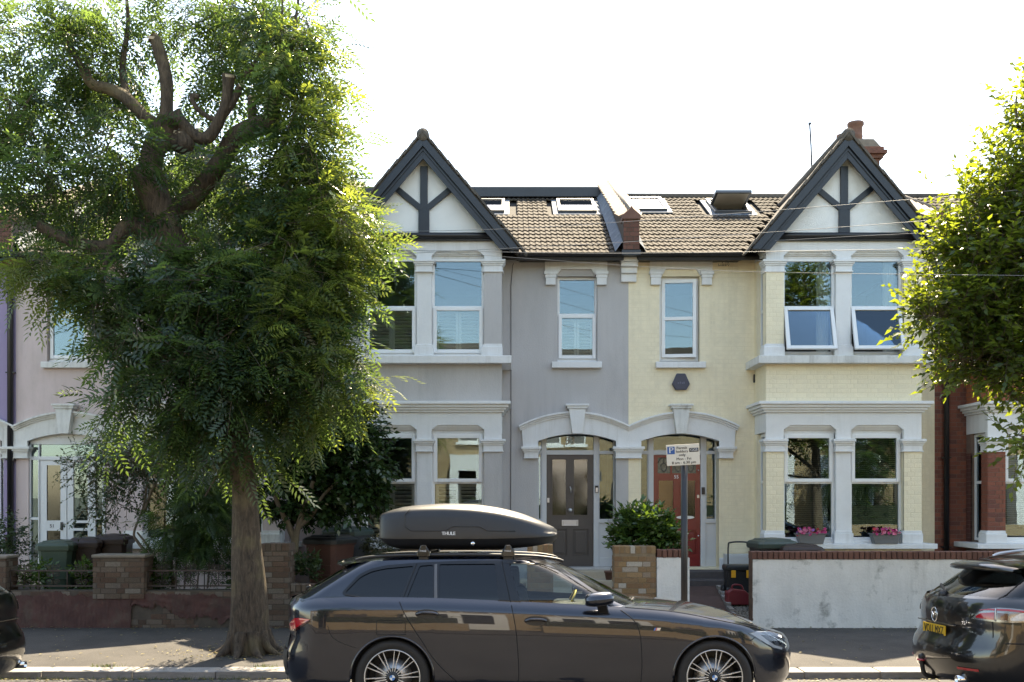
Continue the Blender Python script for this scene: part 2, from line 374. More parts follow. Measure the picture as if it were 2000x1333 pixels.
def chamfer_box(name, m, c=0.06):
    """Unit block with worn arrises, for bricks and kerb stones."""
    h = 0.5; v = []
    for sx in (-1, 1):
        for sy in (-1, 1):
            for sz in (-1, 1):
                v += [(sx * h, sy * (h - c), sz * (h - c)), (sx * (h - c), sy * h, sz * (h - c)), (sx * (h - c), sy * (h - c), sz * h)]
    bm = bmesh.new()
    for p in v: bm.verts.new(p)
    bmesh.ops.convex_hull(bm, input=bm.verts)
    me = bpy.data.meshes.new(name); bm.to_mesh(me); bm.free(); me.materials.append(m)
    return me
kerb_me = chamfer_box('kerb_stone', KERB, 0.035)
x = -16.0
while x < 16:
    Ls = random.uniform(0.8, 1.05)
    share(kerb_me, 'kerb_stone', pavement, (x + Ls / 2, YK + 0.15 + random.uniform(-0.006, 0.006), -0.055 + random.uniform(-0.004, 0.004)), (random.uniform(-.01, .01), 0, 0), (Ls - 0.012, 0.30, 0.175))
    x += Ls

# ---------------------------------------------------------------- brickwork
BRICK_ME = {}
def courses(region, excl, hgt=0.075, first=0.0, seed=1, lens=(0.215, 0.1025)):
    """Bricks (a0,a1,z0,z1) laid in courses over region, cut round the exclusions."""
    r = random.Random(seed); out = []
    a0, a1, z0, z1 = region; z = z0 + first; k = 0
    while z < z1 - 0.02:
        zt = min(z + hgt - 0.010, z1)
        iv = [(a0, a1)]
        for e in excl:
            if e[2] < zt - 0.01 and e[3] > z + 0.01:
                nv = []
                for p, q in iv:
                    if e[1] <= p or e[0] >= q: nv.append((p, q)); continue
                    if e[0] > p: nv.append((p, e[0]))
                    if e[1] < q: nv.append((e[1], q))
                iv = nv
        a = a0 - (0.0 if k % 2 else 0.165); j = k
        while a < a1:
            Lb = lens[j % 2]
            for p, q in iv:
                s, t = max(a, p), min(a + Lb, q)
                if t - s > 0.03: out.append((s, t, z, zt))
            a += Lb + 0.010; j += 1
        z += hgt; k += 1
    return out
def lay(parent, bricks, m, to_x, yface, proud=0.004, limit=300, depth=0.03, side=None, name='brick', rest='brickwork', pick=None):
    """Bricks as parts on the wall face; past the limit the rest is one part of kind stuff.
    side: None = face towards the street at depth yface; 'L' = return face at x=to_x, bricks run along y."""
    key = m.name
    if key not in BRICK_ME: BRICK_ME[key] = chamfer_box('brick', m, 0.05)
    if len(bricks) > limit:
        bricks = sorted(bricks, key=pick or (lambda b: -(b[1] - b[0])))
    g = G(); n = 0
    for i, (a, b, z0, z1) in enumerate(bricks):
        if side is None:
            x0, x1 = to_x(a), to_x(b); c = ((x0 + x1) / 2, yface - proud + depth / 2, (z0 + z1) / 2); s = (abs(x1 - x0), depth, z1 - z0)
        else:
            c = (to_x - proud + depth / 2, (a + b) / 2, (z0 + z1) / 2); s = (depth, b - a, z1 - z0)
        if i < limit:
            j = random.uniform(-0.0015, 0.0015)
            share(BRICK_ME[key], name, parent, (c[0], c[1] + j, c[2]), (0, 0, 0), s)
        else:
            g.box(c[0] - s[0] / 2, c[0] + s[0] / 2, c[1] - s[1] / 2, c[1] + s[1] / 2, c[2] - s[2] / 2, c[2] + s[2] / 2); n += 1
    if n: stuff(g.build(rest, m, parent))
# ================================================================ the terrace
PITCH = 5.34
def zf(py): return PZ(py, YF)
def zb(py): return PZ(py, YB)
YG = 16.85                       # plane of the bargeboards
UC, BU0, BU1 = 3.495, 2.20, 4.79 # bay: centre, edges (u runs from the door side)
ROOF_Y0, ROOF_Z0, ROOF_Y1, ROOF_Z1 = 17.52, 6.13, 21.5, 8.25
RS = (ROOF_Z1 - ROOF_Z0) / (ROOF_Y1 - ROOF_Y0)
GZ, GS = 7.84, 1.176             # gable apex height, rake
def roof_z(y): return ROOF_Z0 + RS * (y - ROOF_Y0)

def tile_mesh(w=0.205, l=0.30):
    """Interlocking tile: two rolls across, rounded nose, laid from its nose (y=0) up the slope."""
    prof = []
    for i in range(9):
        t = i / 8.0; prof.append((w * (t - 0.5), 0.020 * max(0.0, math.sin(t * 4 * math.pi - 0.6)) ** 0.8))
    g = G(); top0 = [(x, 0, z + 0.022) for x, z in prof]; top1 = [(x, l, z + 0.006) for x, z in prof]; nose = [(x, 0.004, z - 0.004) for x, z in prof]
    g.grid([nose, top0, top1], smooth=False)
    return mesh_only(g, 'roof_tile', TILE)
TILE_ME = tile_mesh()

def casing(g, x0, x1, y0, y1, z0, z1, w, wb=None):
    """Four-sided rectangular frame."""
    wb = wb or w; x0, x1 = min(x0, x1), max(x0, x1)
    g.box(x0, x0 + w, y0, y1, z0, z1); g.box(x1 - w, x1, y0, y1, z0, z1)
    g.box(x0 + w, x1 - w, y0, y1, z1 - w, z1); g.box(x0 + w, x1 - w, y0, y1, z0, z0 + wb)
def pane(x0, x1, y, z0, z1, parent, m=None, name='pane'):
    g = G(); x0, x1 = min(x0, x1), max(x0, x1)
    g.box(x0, x1, y, y + 0.006, z0, z1)
    return g.build(name, m or PANE, parent)

def shutters(h, x0, x1, y, z0, z1, n=11):
    """Plantation shutter: pair of leaves with tilted slats."""
    x0, x1 = min(x0, x1), max(x0, x1); xm = (x0 + x1) / 2
    g = G(); casing(g, x0, xm - 0.002, y, y + 0.03, z0, z1, 0.045); casing(g, xm + 0.002, x1, y, y + 0.03, z0, z1, 0.045)
    s = g.build('shutter', SHUTTER, h, bevel=0.004)
    w = (xm - x0) - 0.09
    me = mesh_only(G().bar((-w / 2, 0, 0), (w / 2, 0, 0), 0.062, 0.011, up=(0, 0.5, 0.86)), 'slat', SHUTTER)
    for k in range(n):
        z = z0 + 0.045 + (z1 - z0 - 0.09) * (k + 0.5) / n
        for xc in ((x0 + xm) / 2, (xm + x1) / 2): share(me, 'slat', s, (xc, y + 0.02, z))

def bay_window(h, x0, x1, z0, z1, zt, y, style):
    """White plastic window with a transom at zt. style: shut / open (top-hung, swung out) / sash (upper light heavier)."""
    x0, x1 = min(x0, x1), max(x0, x1)
    g = G(); casing(g, x0, x1, y, y + 0.07, z0, z1, 0.045, 0.07); g.box(x0 + 0.045, x1 - 0.045, y + 0.004, y + 0.066, zt - 0.028, zt + 0.028)
    g.box(x0 - 0.02, x1 + 0.02, y - 0.035, y + 0.03, z0 - 0.035, z0 + 0.012)
    win = g.build('window', UPVC, h, bevel=0.006)
    lo = (z0 + 0.075, zt - 0.03); up = (zt + 0.03, z1 - 0.047)
    if style == 'sash':
        g = G(); casing(g, x0 + 0.03, x1 - 0.03, y - 0.03, y + 0.02, up[0] - 0.03, up[1] + 0.015, 0.06)
        g.build('sash', UPVC, win, bevel=0.006)
        pane(x0 + 0.08, x1 - 0.08, y + 0.0, up[0] + 0.02, up[1] - 0.035, win); pane(x0 + 0.045, x1 - 0.045, y + 0.03, lo[0] - 0.005, lo[1] + 0.003, win)
        return win
    pane(x0 + 0.045, x1 - 0.045, y + 0.03, up[0] - 0.003, up[1] + 0.003, win)
    hgt = lo[1] - lo[0] + 0.07; a = rad(17) if style == 'open' else 0.0
    hz = lo[1] + 0.035
    def sw(px, py, pz):                     # point of the sash swung about its top edge
        d = hz - pz; yy = py - y
        return (px, y - 0.012 - d * math.sin(a) + yy * math.cos(a), hz - d * math.cos(a) - yy * math.sin(a))
    g = G(); casing(g, x0 + 0.02, x1 - 0.02, y - 0.025, y + 0.03, hz - hgt, hz, 0.062)
    g.v = [sw(*p) for p in g.v]; s = g.build('sash', UPVC, win, bevel=0.006)
    g = G().box(x0 + 0.08, x1 - 0.08, y, y + 0.006, hz - hgt + 0.06, hz - 0.06); g.v = [sw(*p) for p in g.v]
    g.build('pane', PANE, win)
    if style == 'open':
        gg = G(); gg.bar(sw(x0 + 0.06, y, hz - hgt * 0.7), (x0 + 0.06, y + 0.03, hz - hgt * 0.55), 0.012, 0.006); gg.bar(sw(x1 - 0.06, y, hz - hgt * 0.7), (x1 - 0.06, y + 0.03, hz - hgt * 0.55), 0.012, 0.006)
        gg.build('stay', SATIN, win)
    return win

def capital(g, x0, x1, y0, y1, z0, z1):
    """Stepped pier capital; widest at the top, thin necking at the foot."""
    H = z1 - z0; x0, x1 = min(x0, x1), max(x0, x1)
    for a, b, p in ((0.80, 1.0, 0.062), (0.66, 0.80, 0.045), (0.52, 0.66, 0.026), (0.10, 0.52, 0.012), (0.0, 0.10, 0.028)):
        g.box(x0 - p, x1 + p, y0 - p, y1, z0 + a * H, z0 + b * H)

def frieze(h, X, z0, z1, zear, znotch, m, us):
    """White frieze board over the bay windows with an eared notch above each light."""
    pts = [(BU0, z0)]
    for a, b in us:
        pts += [(a, z0), (a, zear), (a + 0.10, znotch), (b - 0.10, znotch), (b, zear), (b, z0)]
    pts += [(BU1, z0), (BU1, z1), (BU0, z1)]
    g = G().prism([(X(u), z) for u, z in pts], YB, YB + 0.09)
    for i, (a, b) in enumerate(us):
        pass
    return g.build('frieze', m, h, bevel=0.004)

def house(name, label, x0, sgn, c):
    X = lambda u: x0 + sgn * u
    h = thing(name, label, 'house', (X(PITCH / 2), YF, 0.40), 'terraced houses along the street')
    W, T, BW = c['wall'], c['trim'], c.get('bay', c['wall'])
    wu = (0.541, 1.238); wz = (zf(708), zf(540)); du = (0.22, 1.577); dz = (0.69, 3.06)
    top = 6.22
    # --- main front wall, cut round window, door and bay
    g = G(); Y0, Y1 = YF, YF + 0.30
    for a, b, p, q in ((0, wu[0], dz[1], top), (wu[1], BU0, dz[1], top), (wu[0], wu[1], wz[1], top), (wu[0], wu[1], dz[1], wz[0]),
                       (0, du[0], 0.2, dz[1]), (du[1], BU0, 0.2, dz[1]), (du[0], du[1], 0.2, dz[0]), (BU1, PITCH, 0.2, top)):
        g.box(X(a), X(b), Y0, Y1, p, q)
    g.build('wall', W, h)
    # --- shell behind: party walls, back wall, floors
    g = G()
    for a in (0.0, PITCH - 0.1): g.box(X(a), X(a + 0.1), Y1, 25.6, 0.2, 6.1)
    g.box(X(0.1), X(PITCH - 0.1), 25.3, 25.6, 0.2, 6.1); g.box(X(0.1), X(PITCH - 0.1), Y1, 25.3, 0.45, 0.6); g.box(X(0.1), X(PITCH - 0.1), Y1, 25.3, 3.25, 3.45)
    g.box(X(1.9), X(2.0), Y1 + 0.8, 25.3, 0.6, 6.1); g.box(X(0.1), X(PITCH - 0.1), 21.0, 21.1, 0.6, 6.1); g.box(X(0.1), X(PITCH - 0.1), Y1, 25.3, 6.05, 6.12)
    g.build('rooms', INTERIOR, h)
    # --- bay: solid bands between the lights
    sill_t, led_b, led_t = zb(1062), zb(712), zb(697)
    cor_b, cor_t = zb(806), zb(785)
    lo_cap = (zb(883), zb(858)); up_cap = (zb(532), zb(508))
    G().box(X(BU0), X(BU1), YB, YF, 0.2, zb(1072)).build('bay_base', BW, h); G().box(X(BU0), X(BU1), YB, YF, cor_t, led_b).build('bay_wall', BW, h)
    p1 = [(BU0, BU0 + 0.295), (BU1 - 0.295, BU1)]
    for a, b in p1:
        for za, zt_ in ((sill_t, lo_cap[1]), (led_t, up_cap[1])):
            G().box(X(a), X(b), YB, YB + 0.22, za, zt_).build('pier', c.get('pier', BW), h)
            o = 0.0 if a < UC else 0.045
            G().box(X(a + o), X(a + 0.25 + o), YF - 0.18, YF, za, zt_ + 0.118).build('pier', c.get('pier', BW), h)
    for za, zt_ in ((sill_t, lo_cap[1]), (led_t, up_cap[1])):
        g = G(); g.box(X(UC - 0.125), X(UC + 0.125), YB + 0.025, YB + 0.2, za, zt_)
        g.box(X(UC - 0.16), X(UC + 0.16), YB - 0.01, YB + 0.2, za, za + 0.17); g.box(X(UC - 0.145), X(UC + 0.145), YB + 0.008, YB + 0.2, za + 0.17, za + 0.21)
        g.build('mullion', T, h, bevel=0.008)
    for cap_ in (lo_cap, up_cap):
        for a, b in p1 + [(UC - 0.125, UC + 0.125)]:
            ps = sorted((X(a), X(b))); g = G(); capital(g, ps[0], ps[1], YB, YB + 0.24 if a != UC - 0.125 else YB + 0.19, cap_[0], cap_[1]); g.build('capital', T, h, bevel=0.005)
    for za in (sill_t, led_t):
        for a, b in p1:
            ps = sorted((X(a), X(b))); g = G(); g.box(ps[0] - 0.045, ps[1] + 0.012, YB - 0.045, YB + 0.25, za, za + 0.165)
            g.prism([(ps[0] - 0.045, za + 0.165), (ps[1] + 0.012, za + 0.165), (ps[1] + 0.002, za + 0.215), (ps[0] - 0.008, za + 0.215)], YB - 0.012, YB + 0.25)
            g.build('plinth_block', T, h, bevel=0.012)
    us = ((UC - 1.0, UC - 0.125), (UC + 0.125, UC + 1.0))
    frieze(h, X, lo_cap[1], cor_b, zb(840), zb(831), T, us)
    frieze(h, X, up_cap[1], zb(470), zb(500), zb(490), T, us)
    for za, zt_, zw in ((lo_cap[1], cor_b, zb(845)), (up_cap[1], zb(470), zb(503))):
        g = G()                                          # frieze returns and the solid above the lights
        for s0, s1 in ((BU0, BU0 + 0.08), (BU1 - 0.08, BU1)): g.box(X(s0), X(s1), YB + 0.09, YF, za + 0.12, zt_)
        g.box(X(BU0 + 0.08), X(BU1 - 0.08), YB + 0.11, YF, zw, zt_)
        for a, b in us:
            for k in range(3): g.box(X(a + 0.02 * k), X(b - 0.02 * k), YB + 0.03 + 0.022 * k, YB + 0.115, zw + 0.045 + (2 - k) * 0.022, zw + 0.067 + (2 - k) * 0.022 + 0.04 * (k == 0))
        g.build('window_head', c.get('head', T), h, bevel=0.003)
    g = G()
    for p, za, zt_ in ((0.15, 0.72, 1.0), (0.11, 0.45, 0.72), (0.075, 0.22, 0.45), (0.04, 0.0, 0.22)):
        H = cor_t - cor_b; ps = sorted((X(BU0 - p), X(BU1 + p))); g.box(ps[0], ps[1], YB - p, YF - 0.001, cor_b + za * H, cor_b + zt_ * H)
    g.build('cornice', T, h, bevel=0.006)
    g = G(); ps = sorted((X(BU0 - 0.16), X(BU1 + 0.16))); g.box(ps[0], ps[1], YB - 0.16, YF - 0.002, led_b, led_t); g.build('ledge', c.get('ledge', WHITE_OLD), h, bevel=0.008)
    g = G(); ps = sorted((X(BU0 - 0.13), X(BU1 + 0.22))); g.box(ps[0], ps[1], YB - 0.12, YF - 0.002, zb(1072), sill_t); g.build('sill', c.get('sill', T), h, bevel=0.008)
    # --- bay windows
    for i, (a, b) in enumerate(us):
        bay_window(h, X(a), X(b), sill_t + 0.03, zb(845), zb(942), YB + 0.11, 'sash')
        bay_window(h, X(a), X(b), led_t + 0.03, zb(503), zb(599), YB + 0.11, c.get('upper', 'shut'))
        if c.get('shutters'):
            shutters(h, X(a) + sgn * 0.06, X(b) - sgn * 0.06, YB + 0.24, led_t + 0.07, zb(603)); shutters(h, X(a) + sgn * 0.06, X(b) - sgn * 0.06, YB + 0.24, sill_t + 0.07, zb(946), 13)
        if c.get('blinds'):
            g = G(); xs = sorted((X(a + 0.05), X(b - 0.05))); z = sill_t + 0.1
            while z < zb(848): g.bar((xs[0], YB + 0.26, z), (xs[1], YB + 0.26, z), 0.026, 0.003, up=(0, 0.75, 0.66)); z += 0.033
            stuff(g.build('blind', c['blinds'], h))
        if c.get('curtain'):
            rows = [[(X(b - 0.05 - 0.2 * k / 12), YB + 0.27 + 0.02 * math.sin(k * 1.7), z) for k in range(13)] for z in (led_t + 0.06, zb(505))]
            G().grid(rows).build('curtain', c['curtain'], h)
    for s_, uu in ((1, BU0 + 0.06), (-1, BU1 - 0.06)):   # narrow lights in the bay returns
        for za, zt_, zr in ((sill_t + 0.03, zb(845), zb(942)), (led_t + 0.03, zb(503), zb(599))):
            g = G(); xx = sorted((X(uu), X(uu + s_ * 0.06))); y0, y1 = YB + 0.222, YF - 0.182
            g.box(xx[0], xx[1], y0, y0 + 0.05, za, zt_); g.box(xx[0], xx[1], y1 - 0.05, y1, za, zt_)
            for z_ in (za, zr - 0.025, zt_ - 0.05): g.box(xx[0], xx[1], y0 + 0.05, y1 - 0.05, z_, z_ + 0.05)
            w = g.build('side_window', UPVC, h, bevel=0.004)
            G().box(xx[0] + 0.025, xx[0] + 0.031, y0 + 0.05, y1 - 0.05, za + 0.05, zt_ - 0.05).build('pane', PANE, w)
    # --- small window over the door
    wx = sorted((X(wu[0]), X(wu[1]))); sx = sorted((X(wu[0] - 0.07), X(wu[1] + 0.1)))
    G().box(sx[0], sx[1], YF - 0.10, YF + 0.1, zf(720), zf(708)).build('sill', c.get('sill', T), h, bevel=0.008)
    y = YF + 0.10
    if c.get('small', 'split') == 'split':
        bay_window(h, wx[0], wx[1], wz[0] + 0.03, wz[1], zf(614), y, 'shut')
        if c.get('shutters'): shutters(h, wx[0] + 0.06, wx[1] - 0.06, y + 0.14, wz[0] + 0.08, zf(620), 11)
    else:                                                # side-hung casement left ajar
        g = G(); casing(g, wx[0], wx[1], y, y + 0.07, wz[0] + 0.03, wz[1], 0.06, 0.07); w = g.build('window', UPVC, h, bevel=0.006)
        g = G(); z0, z1 = wz[0] + 0.09, wz[1] - 0.05; xa, xb = wx[0] + 0.05, wx[1] - 0.05
        casing(g, xa, xb, y - 0.03, y + 0.02, z0, z1, 0.06); g.box(xa + 0.06, xb - 0.06, y - 0.028, y + 0.018, (z0 + z1) / 2 - 0.03, (z0 + z1) / 2 + 0.03)
        a = rad(7); rot = lambda p: (xa + (p[0] - xa) * math.cos(a) + 0.0 * p[1], p[1] - (p[0] - xa) * math.sin(a), p[2])
        g.v = [rot(p) for p in g.v]; g.build('sash', UPVC, w, bevel=0.005)
        for za, zt_ in ((z0 + 0.055, (z0 + z1) / 2 - 0.025), ((z0 + z1) / 2 + 0.025, z1 - 0.055)):
            g = G().box(xa + 0.055, xb - 0.055, y - 0.006, y, za, zt_); g.v = [rot(p) for p in g.v]; g.build('pane', PANE, w)
    # hood over the small window: flat head with ears on little corbels
    a0, a1 = wu[0] - 0.03, wu[1] + 0.08
    pts = [(a0 - 0.14, zf(532)), (a0 + 0.07, zf(532)), (a0 + 0.07, zf(540)), (a0 + 0.14, zf(527)), (a1 - 0.14, zf(527)), (a1 - 0.07, zf(540)), (a1 - 0.07, zf(532)), (a1 + 0.14, zf(532)), (a1 + 0.14, zf(502)), (a0 - 0.14, zf(502))]
    G().prism([(X(u), z) for u, z in pts], YF - 0.055, YF + 0.05).build('lintel', T, h, bevel=0.004)
    for e in (a0 - 0.04, a1 + 0.04):
        g = G(); ps = sorted((X(e - 0.085), X(e + 0.085)))
        for za, zt_, p in ((532, 538, 0.03), (538, 544, 0.012), (544, 558, 0.0)): g.box(ps[0] - p, ps[1] + p, YF - 0.075 - p, YF + 0.01, zf(zt_), zf(za))
        g.build('corbel', T, h, bevel=0.004)
    # --- door arch
    A0, A1, AC = 0.0, 1.86, 0.90
    def arc(ua, ub, zend, zpk, n=22): return [(ua + (ub - ua) * k / n, zend + (zpk - zend) * (1 - (2 * k / n - 1) ** 2)) for k in range(n + 1)]
    o_end, o_pk, i_end, i_pk, ctop = zf(835), zf(808), zf(862), zf(848), zf(873)
    outer = arc(A0 + 0.0, A1, o_end, o_pk); inner = arc(du[0], du[1], i_end, i_pk)
    poly = [(A0, ctop), (du[0], ctop)] + inner + [(du[1], ctop), (A1 - 0.02, ctop)] + list(reversed(outer))
    G().prism([(X(u), z) for u, z in poly], YF - 0.05, YF + 0.16).build('arch', T, h, bevel=0.004)
    g = G()
    for up, p, hh in ((0.0, 0.13, 0.035), (-0.035, 0.10, 0.03), (-0.065, 0.075, 0.03)):
        top_ = [(u, z + up + 0.03) for u, z in arc(A0, A1 + p * 0.4, o_end, o_pk)]; bot = [(u, z - hh) for u, z in top_]
        g.prism([(X(u), z) for u, z in top_ + list(reversed(bot))], YF - p, YF + 0.0)
    g.build('arch_moulding', T, h, bevel=0.003)
    g = G(); g.prism([(X(AC - 0.145), zf(800)), (X(AC + 0.145), zf(800)), (X(AC + 0.085), zf(848.5)), (X(AC - 0.085), zf(848.5))], YF - 0.17, YF + 0.12)
    g.box(X(AC - 0.20), X(AC + 0.20), YF - 0.21, YF, zf(795), zf(791)); g.box(X(AC - 0.175), X(AC + 0.175), YF - 0.19, YF, zf(800), zf(795))
    g.build('keystone', c.get('ledge', T) if c.get('dirty_key') else T, h, bevel=0.005)
    for a, b in ((0.0, du[0] - 0.005), (du[1] + 0.005, A1 - 0.05)):
        ps = [X(a), X(b)]; g = G(); zc0, zc1 = zf(896), ctop
        for fa, fb, p in ((0.78, 1.0, 0.06), (0.62, 0.78, 0.04), (0.48, 0.62, 0.02), (0.08, 0.48, 0.008), (0, 0.08, 0.02)):
            ua, ub = (a, b + p) if a == 0 else (a - p, b + p)
            g.box(X(ua), X(ub), YF - 0.05 - p, YF + 0.2, zc0 + fa * (zc1 - zc0), zc0 + fb * (zc1 - zc0))
        g.build('impost', T, h, bevel=0.004)
    c['door'](h, X, sgn, du, dz)
    # --- gable over the bay
    g = G().prism([(X(BU0), zb(470)), (X(BU1), zb(470)), (X(UC + 0.02), GZ - 0.25), (X(UC - 0.02), GZ - 0.25)], YB + 0.01, YB + 0.2)
    g.build('gable_wall', c['gable'], h)
    run = 1.58
    nrm = math.sqrt(1 + GS * GS)
    def board(w0, w1, y0, y1, name_, m_):
        for s_ in (-1, 1):                                # w0,w1: distances below the outer rake line
            d0, d1 = w0 * nrm, w1 * nrm; foot = 5.99
            pts = [(UC, GZ - d0), (UC + s_ * (GZ - d0 - foot) / GS, foot), (UC + s_ * (GZ - d1 - foot) / GS, foot), (UC, GZ - d1)]
            G().prism([(X(u), z) for u, z in pts], y0, y1).build(name_, m_, h, bevel=0.004)
    board(0.0, 0.225, YG, YG + 0.035, 'bargeboard', TIMBER)
    board(-0.012, 0.10, YG - 0.05, YG, 'bargeboard_capping', TIMBER)
    board(0.115, 0.145, YG - 0.018, YG, 'bargeboard_bead', TIMBER)
    for s_ in (-1, 1):                                    # soffit between board and gable wall
        d0, d1 = 0.06 * nrm, 0.09 * nrm
        pts = [(UC, GZ - d0), (UC + s_ * (GZ - d0 - 5.99) / GS, 5.99), (UC + s_ * (GZ - d1 - 5.99) / GS, 5.99), (UC, GZ - d1)]
        G().prism([(X(u), z) for u, z in pts], YG + 0.035, YB + 0.02).build('soffit', TIMBER, h)
    zp = zb(412)
    G().box(X(UC - 0.062), X(UC + 0.062), YB - 0.035, YB + 0.02, zp, GZ - 0.42).build('stud', TIMBER, h, bevel=0.004)
    G().box(X(UC - 0.09), X(UC + 0.09), YB - 0.045, YB + 0.02, zb(456), zp).build('post', TIMBER, h, bevel=0.004)
    for s_ in (-1, 1):
        G().bar((X(UC + s_ * 0.05), YB - 0.012, zp + 0.03), (X(UC + s_ * 0.56), YB - 0.012, zp + 0.45), 0.05, 0.095, up=(0, 1, 0) if False else (0, 0, 1)).build('brace', TIMBER, h, bevel=0.004)
    g = G(); ps = sorted((X(BU0 - 0.02), X(BU1 + 0.02))); g.box(ps[0], ps[1], YB - 0.06, YB + 0.01, zb(472), zb(456))
    g.build('beam', BLACK_PVC, h, bevel=0.006)
    G().tube([(ps[0] - 0.1, YB - 0.085, zb(463)), (ps[1] + 0.1, YB - 0.085, zb(463))], 0.052, 12).build('gutter', BLACK_PVC, h)
    # gable roof slopes, verge tiles, ridge
    for s_ in (-1, 1):
        g = G(); lo = 6.04; pts = [(UC, GZ + 0.02), (UC + s_ * (GZ + 0.02 - lo) / GS, lo), (UC + s_ * (GZ + 0.06 - lo) / GS, lo), (UC, GZ + 0.06)]
        g.prism([(X(u), z) for u, z in pts], YG - 0.02, 21.6)
        g.build('gable_roof', DARK_TILE, h)
    vt = mesh_only(G().box(-0.15, 0.15, -0.09, 0.09, -0.014, 0.014), 'verge_tile', DARK_TILE)
    for s_ in (-1, 1):
        ang = math.atan(GS) * s_ * sgn
        for k in range(12):
            d = 0.13 + k * 0.215; u = UC + s_ * d / nrm; z = GZ + 0.085 - d * GS / nrm
            share(vt, 'verge_tile', h, (X(u), YG + 0.02, z + random.uniform(-.008, .006)), (0, ang + s_ * sgn * 0.05, 0))
    G().tube([(X(UC), YG - 0.06, GZ + 0.03), (X(UC), 21.5, GZ + 0.03)], 0.105, 14).build('ridge', DARK_TILE, h)
    # --- main roof
    g = G(); g.prism([(ROOF_Y0 - 0.02, ROOF_Z0 - 0.1), (ROOF_Y1, ROOF_Z1 - 0.1), (25.8, 6.1), (25.8, 6.0), (ROOF_Y1, ROOF_Z1 - 0.25), (ROOF_Y0 - 0.02, ROOF_Z0 - 0.16)], X(0.12), X(PITCH - 0.12), axis='x')
    roof = g.build('roof', TILE_UNDER, h)
    ang = math.atan(RS); gauge = 0.265; nrow = int((ROOF_Y1 - ROOF_Y0) / math.cos(ang) / gauge) + 1
    holes = c.get('rooflights', [])
    tiles = []
    for r in range(nrow):
        d = r * gauge; y = ROOF_Y0 - 0.05 + d * math.cos(ang); z = ROOF_Z0 - 0.07 + d * math.sin(ang)
        k = 0; u = 0.23
        while u < PITCH - 0.15:
            gz = GZ + 0.10 - GS * abs(u - UC)
            if z > gz - 0.05 and not any(hh[0] - 0.16 < u < hh[1] + 0.16 and hh[2] - 0.28 < y < hh[3] + 0.05 for hh in holes): tiles.append((u, y, z))
            u += 0.2
    tiles.sort(key=lambda t: (t[0] > UC, t[1]))
    rest = G()
    tv = [v.co.copy() for v in TILE_ME.vertices]; tf = [tuple(p.vertices) for p in TILE_ME.polygons]
    lim = 300 if c.get('tiles_apart', True) else 0
    for i, (u, y, z) in enumerate(tiles):
        jit = random.uniform(-0.012, 0.012)
        if i < lim: share(TILE_ME, 'roof_tile', roof, (X(u), y, z + random.uniform(-0.002, 0.003)), (ang - 0.02 + jit, random.uniform(-.008, .008), random.uniform(-.008, .008)))
        else:
            M_ = Matrix.Translation((X(u), y, z)) @ Matrix.Rotation(ang - 0.02 + jit, 4, 'X'); rest.add([M_ @ v for v in tv], tf)
    if rest.v: stuff(rest.build('roof_tiling', TILE, roof))
    G().tube([(X(0.1), ROOF_Y1, ROOF_Z1 - 0.03), (X(PITCH - 0.1), ROOF_Y1, ROOF_Z1 - 0.03)], 0.075, 10).build('ridge', DARK_TILE, roof)
    if c.get('dormer'):
        g = G(); g.box(X(0.18), X(PITCH - 0.18), ROOF_Y1 - 0.22, 25.4, 8.16, 8.37); g.build('dormer_edge', TIMBER, h, bevel=0.01)
    for hh in holes:
        rooflight(roof, X, hh, ang)
    # eaves gutter and fascia between party wall and bay, then beyond it
    for a, b in ((0.13, BU0 - 0.30), (BU1 + 0.27, PITCH - 0.13)):
        g = G(); ps = sorted((X(a), X(b))); g.box(ps[0], ps[1], ROOF_Y0 + 0.05, YF + 0.02, 6.01, 6.10); g.box(ps[0], ps[1], ROOF_Y0 + 0.03, ROOF_Y0 + 0.055, 5.98, 6.12)
        g.build('fascia', BLACK_PVC, h)
        g = G(); n = 10
        for rr, sgn2 in ((0.062, 1), (0.055, -1)):
            pass
        prof = [(ROOF_Y0 - 0.035 + 0.062 * math.cos(math.pi + math.pi * k / n), 6.085 + 0.062 * math.sin(math.pi + math.pi * k / n)) for k in range(n + 1)]
        prof += [(ROOF_Y0 - 0.035 + 0.054 * math.cos(2 * math.pi - math.pi * k / n), 6.085 + 0.054 * math.sin(2 * math.pi - math.pi * k / n)) for k in range(n + 1)]
        g.prism(prof, ps[0], ps[1], axis='x'); g.build('gutter', BLACK_PVC, h)
    return h, X

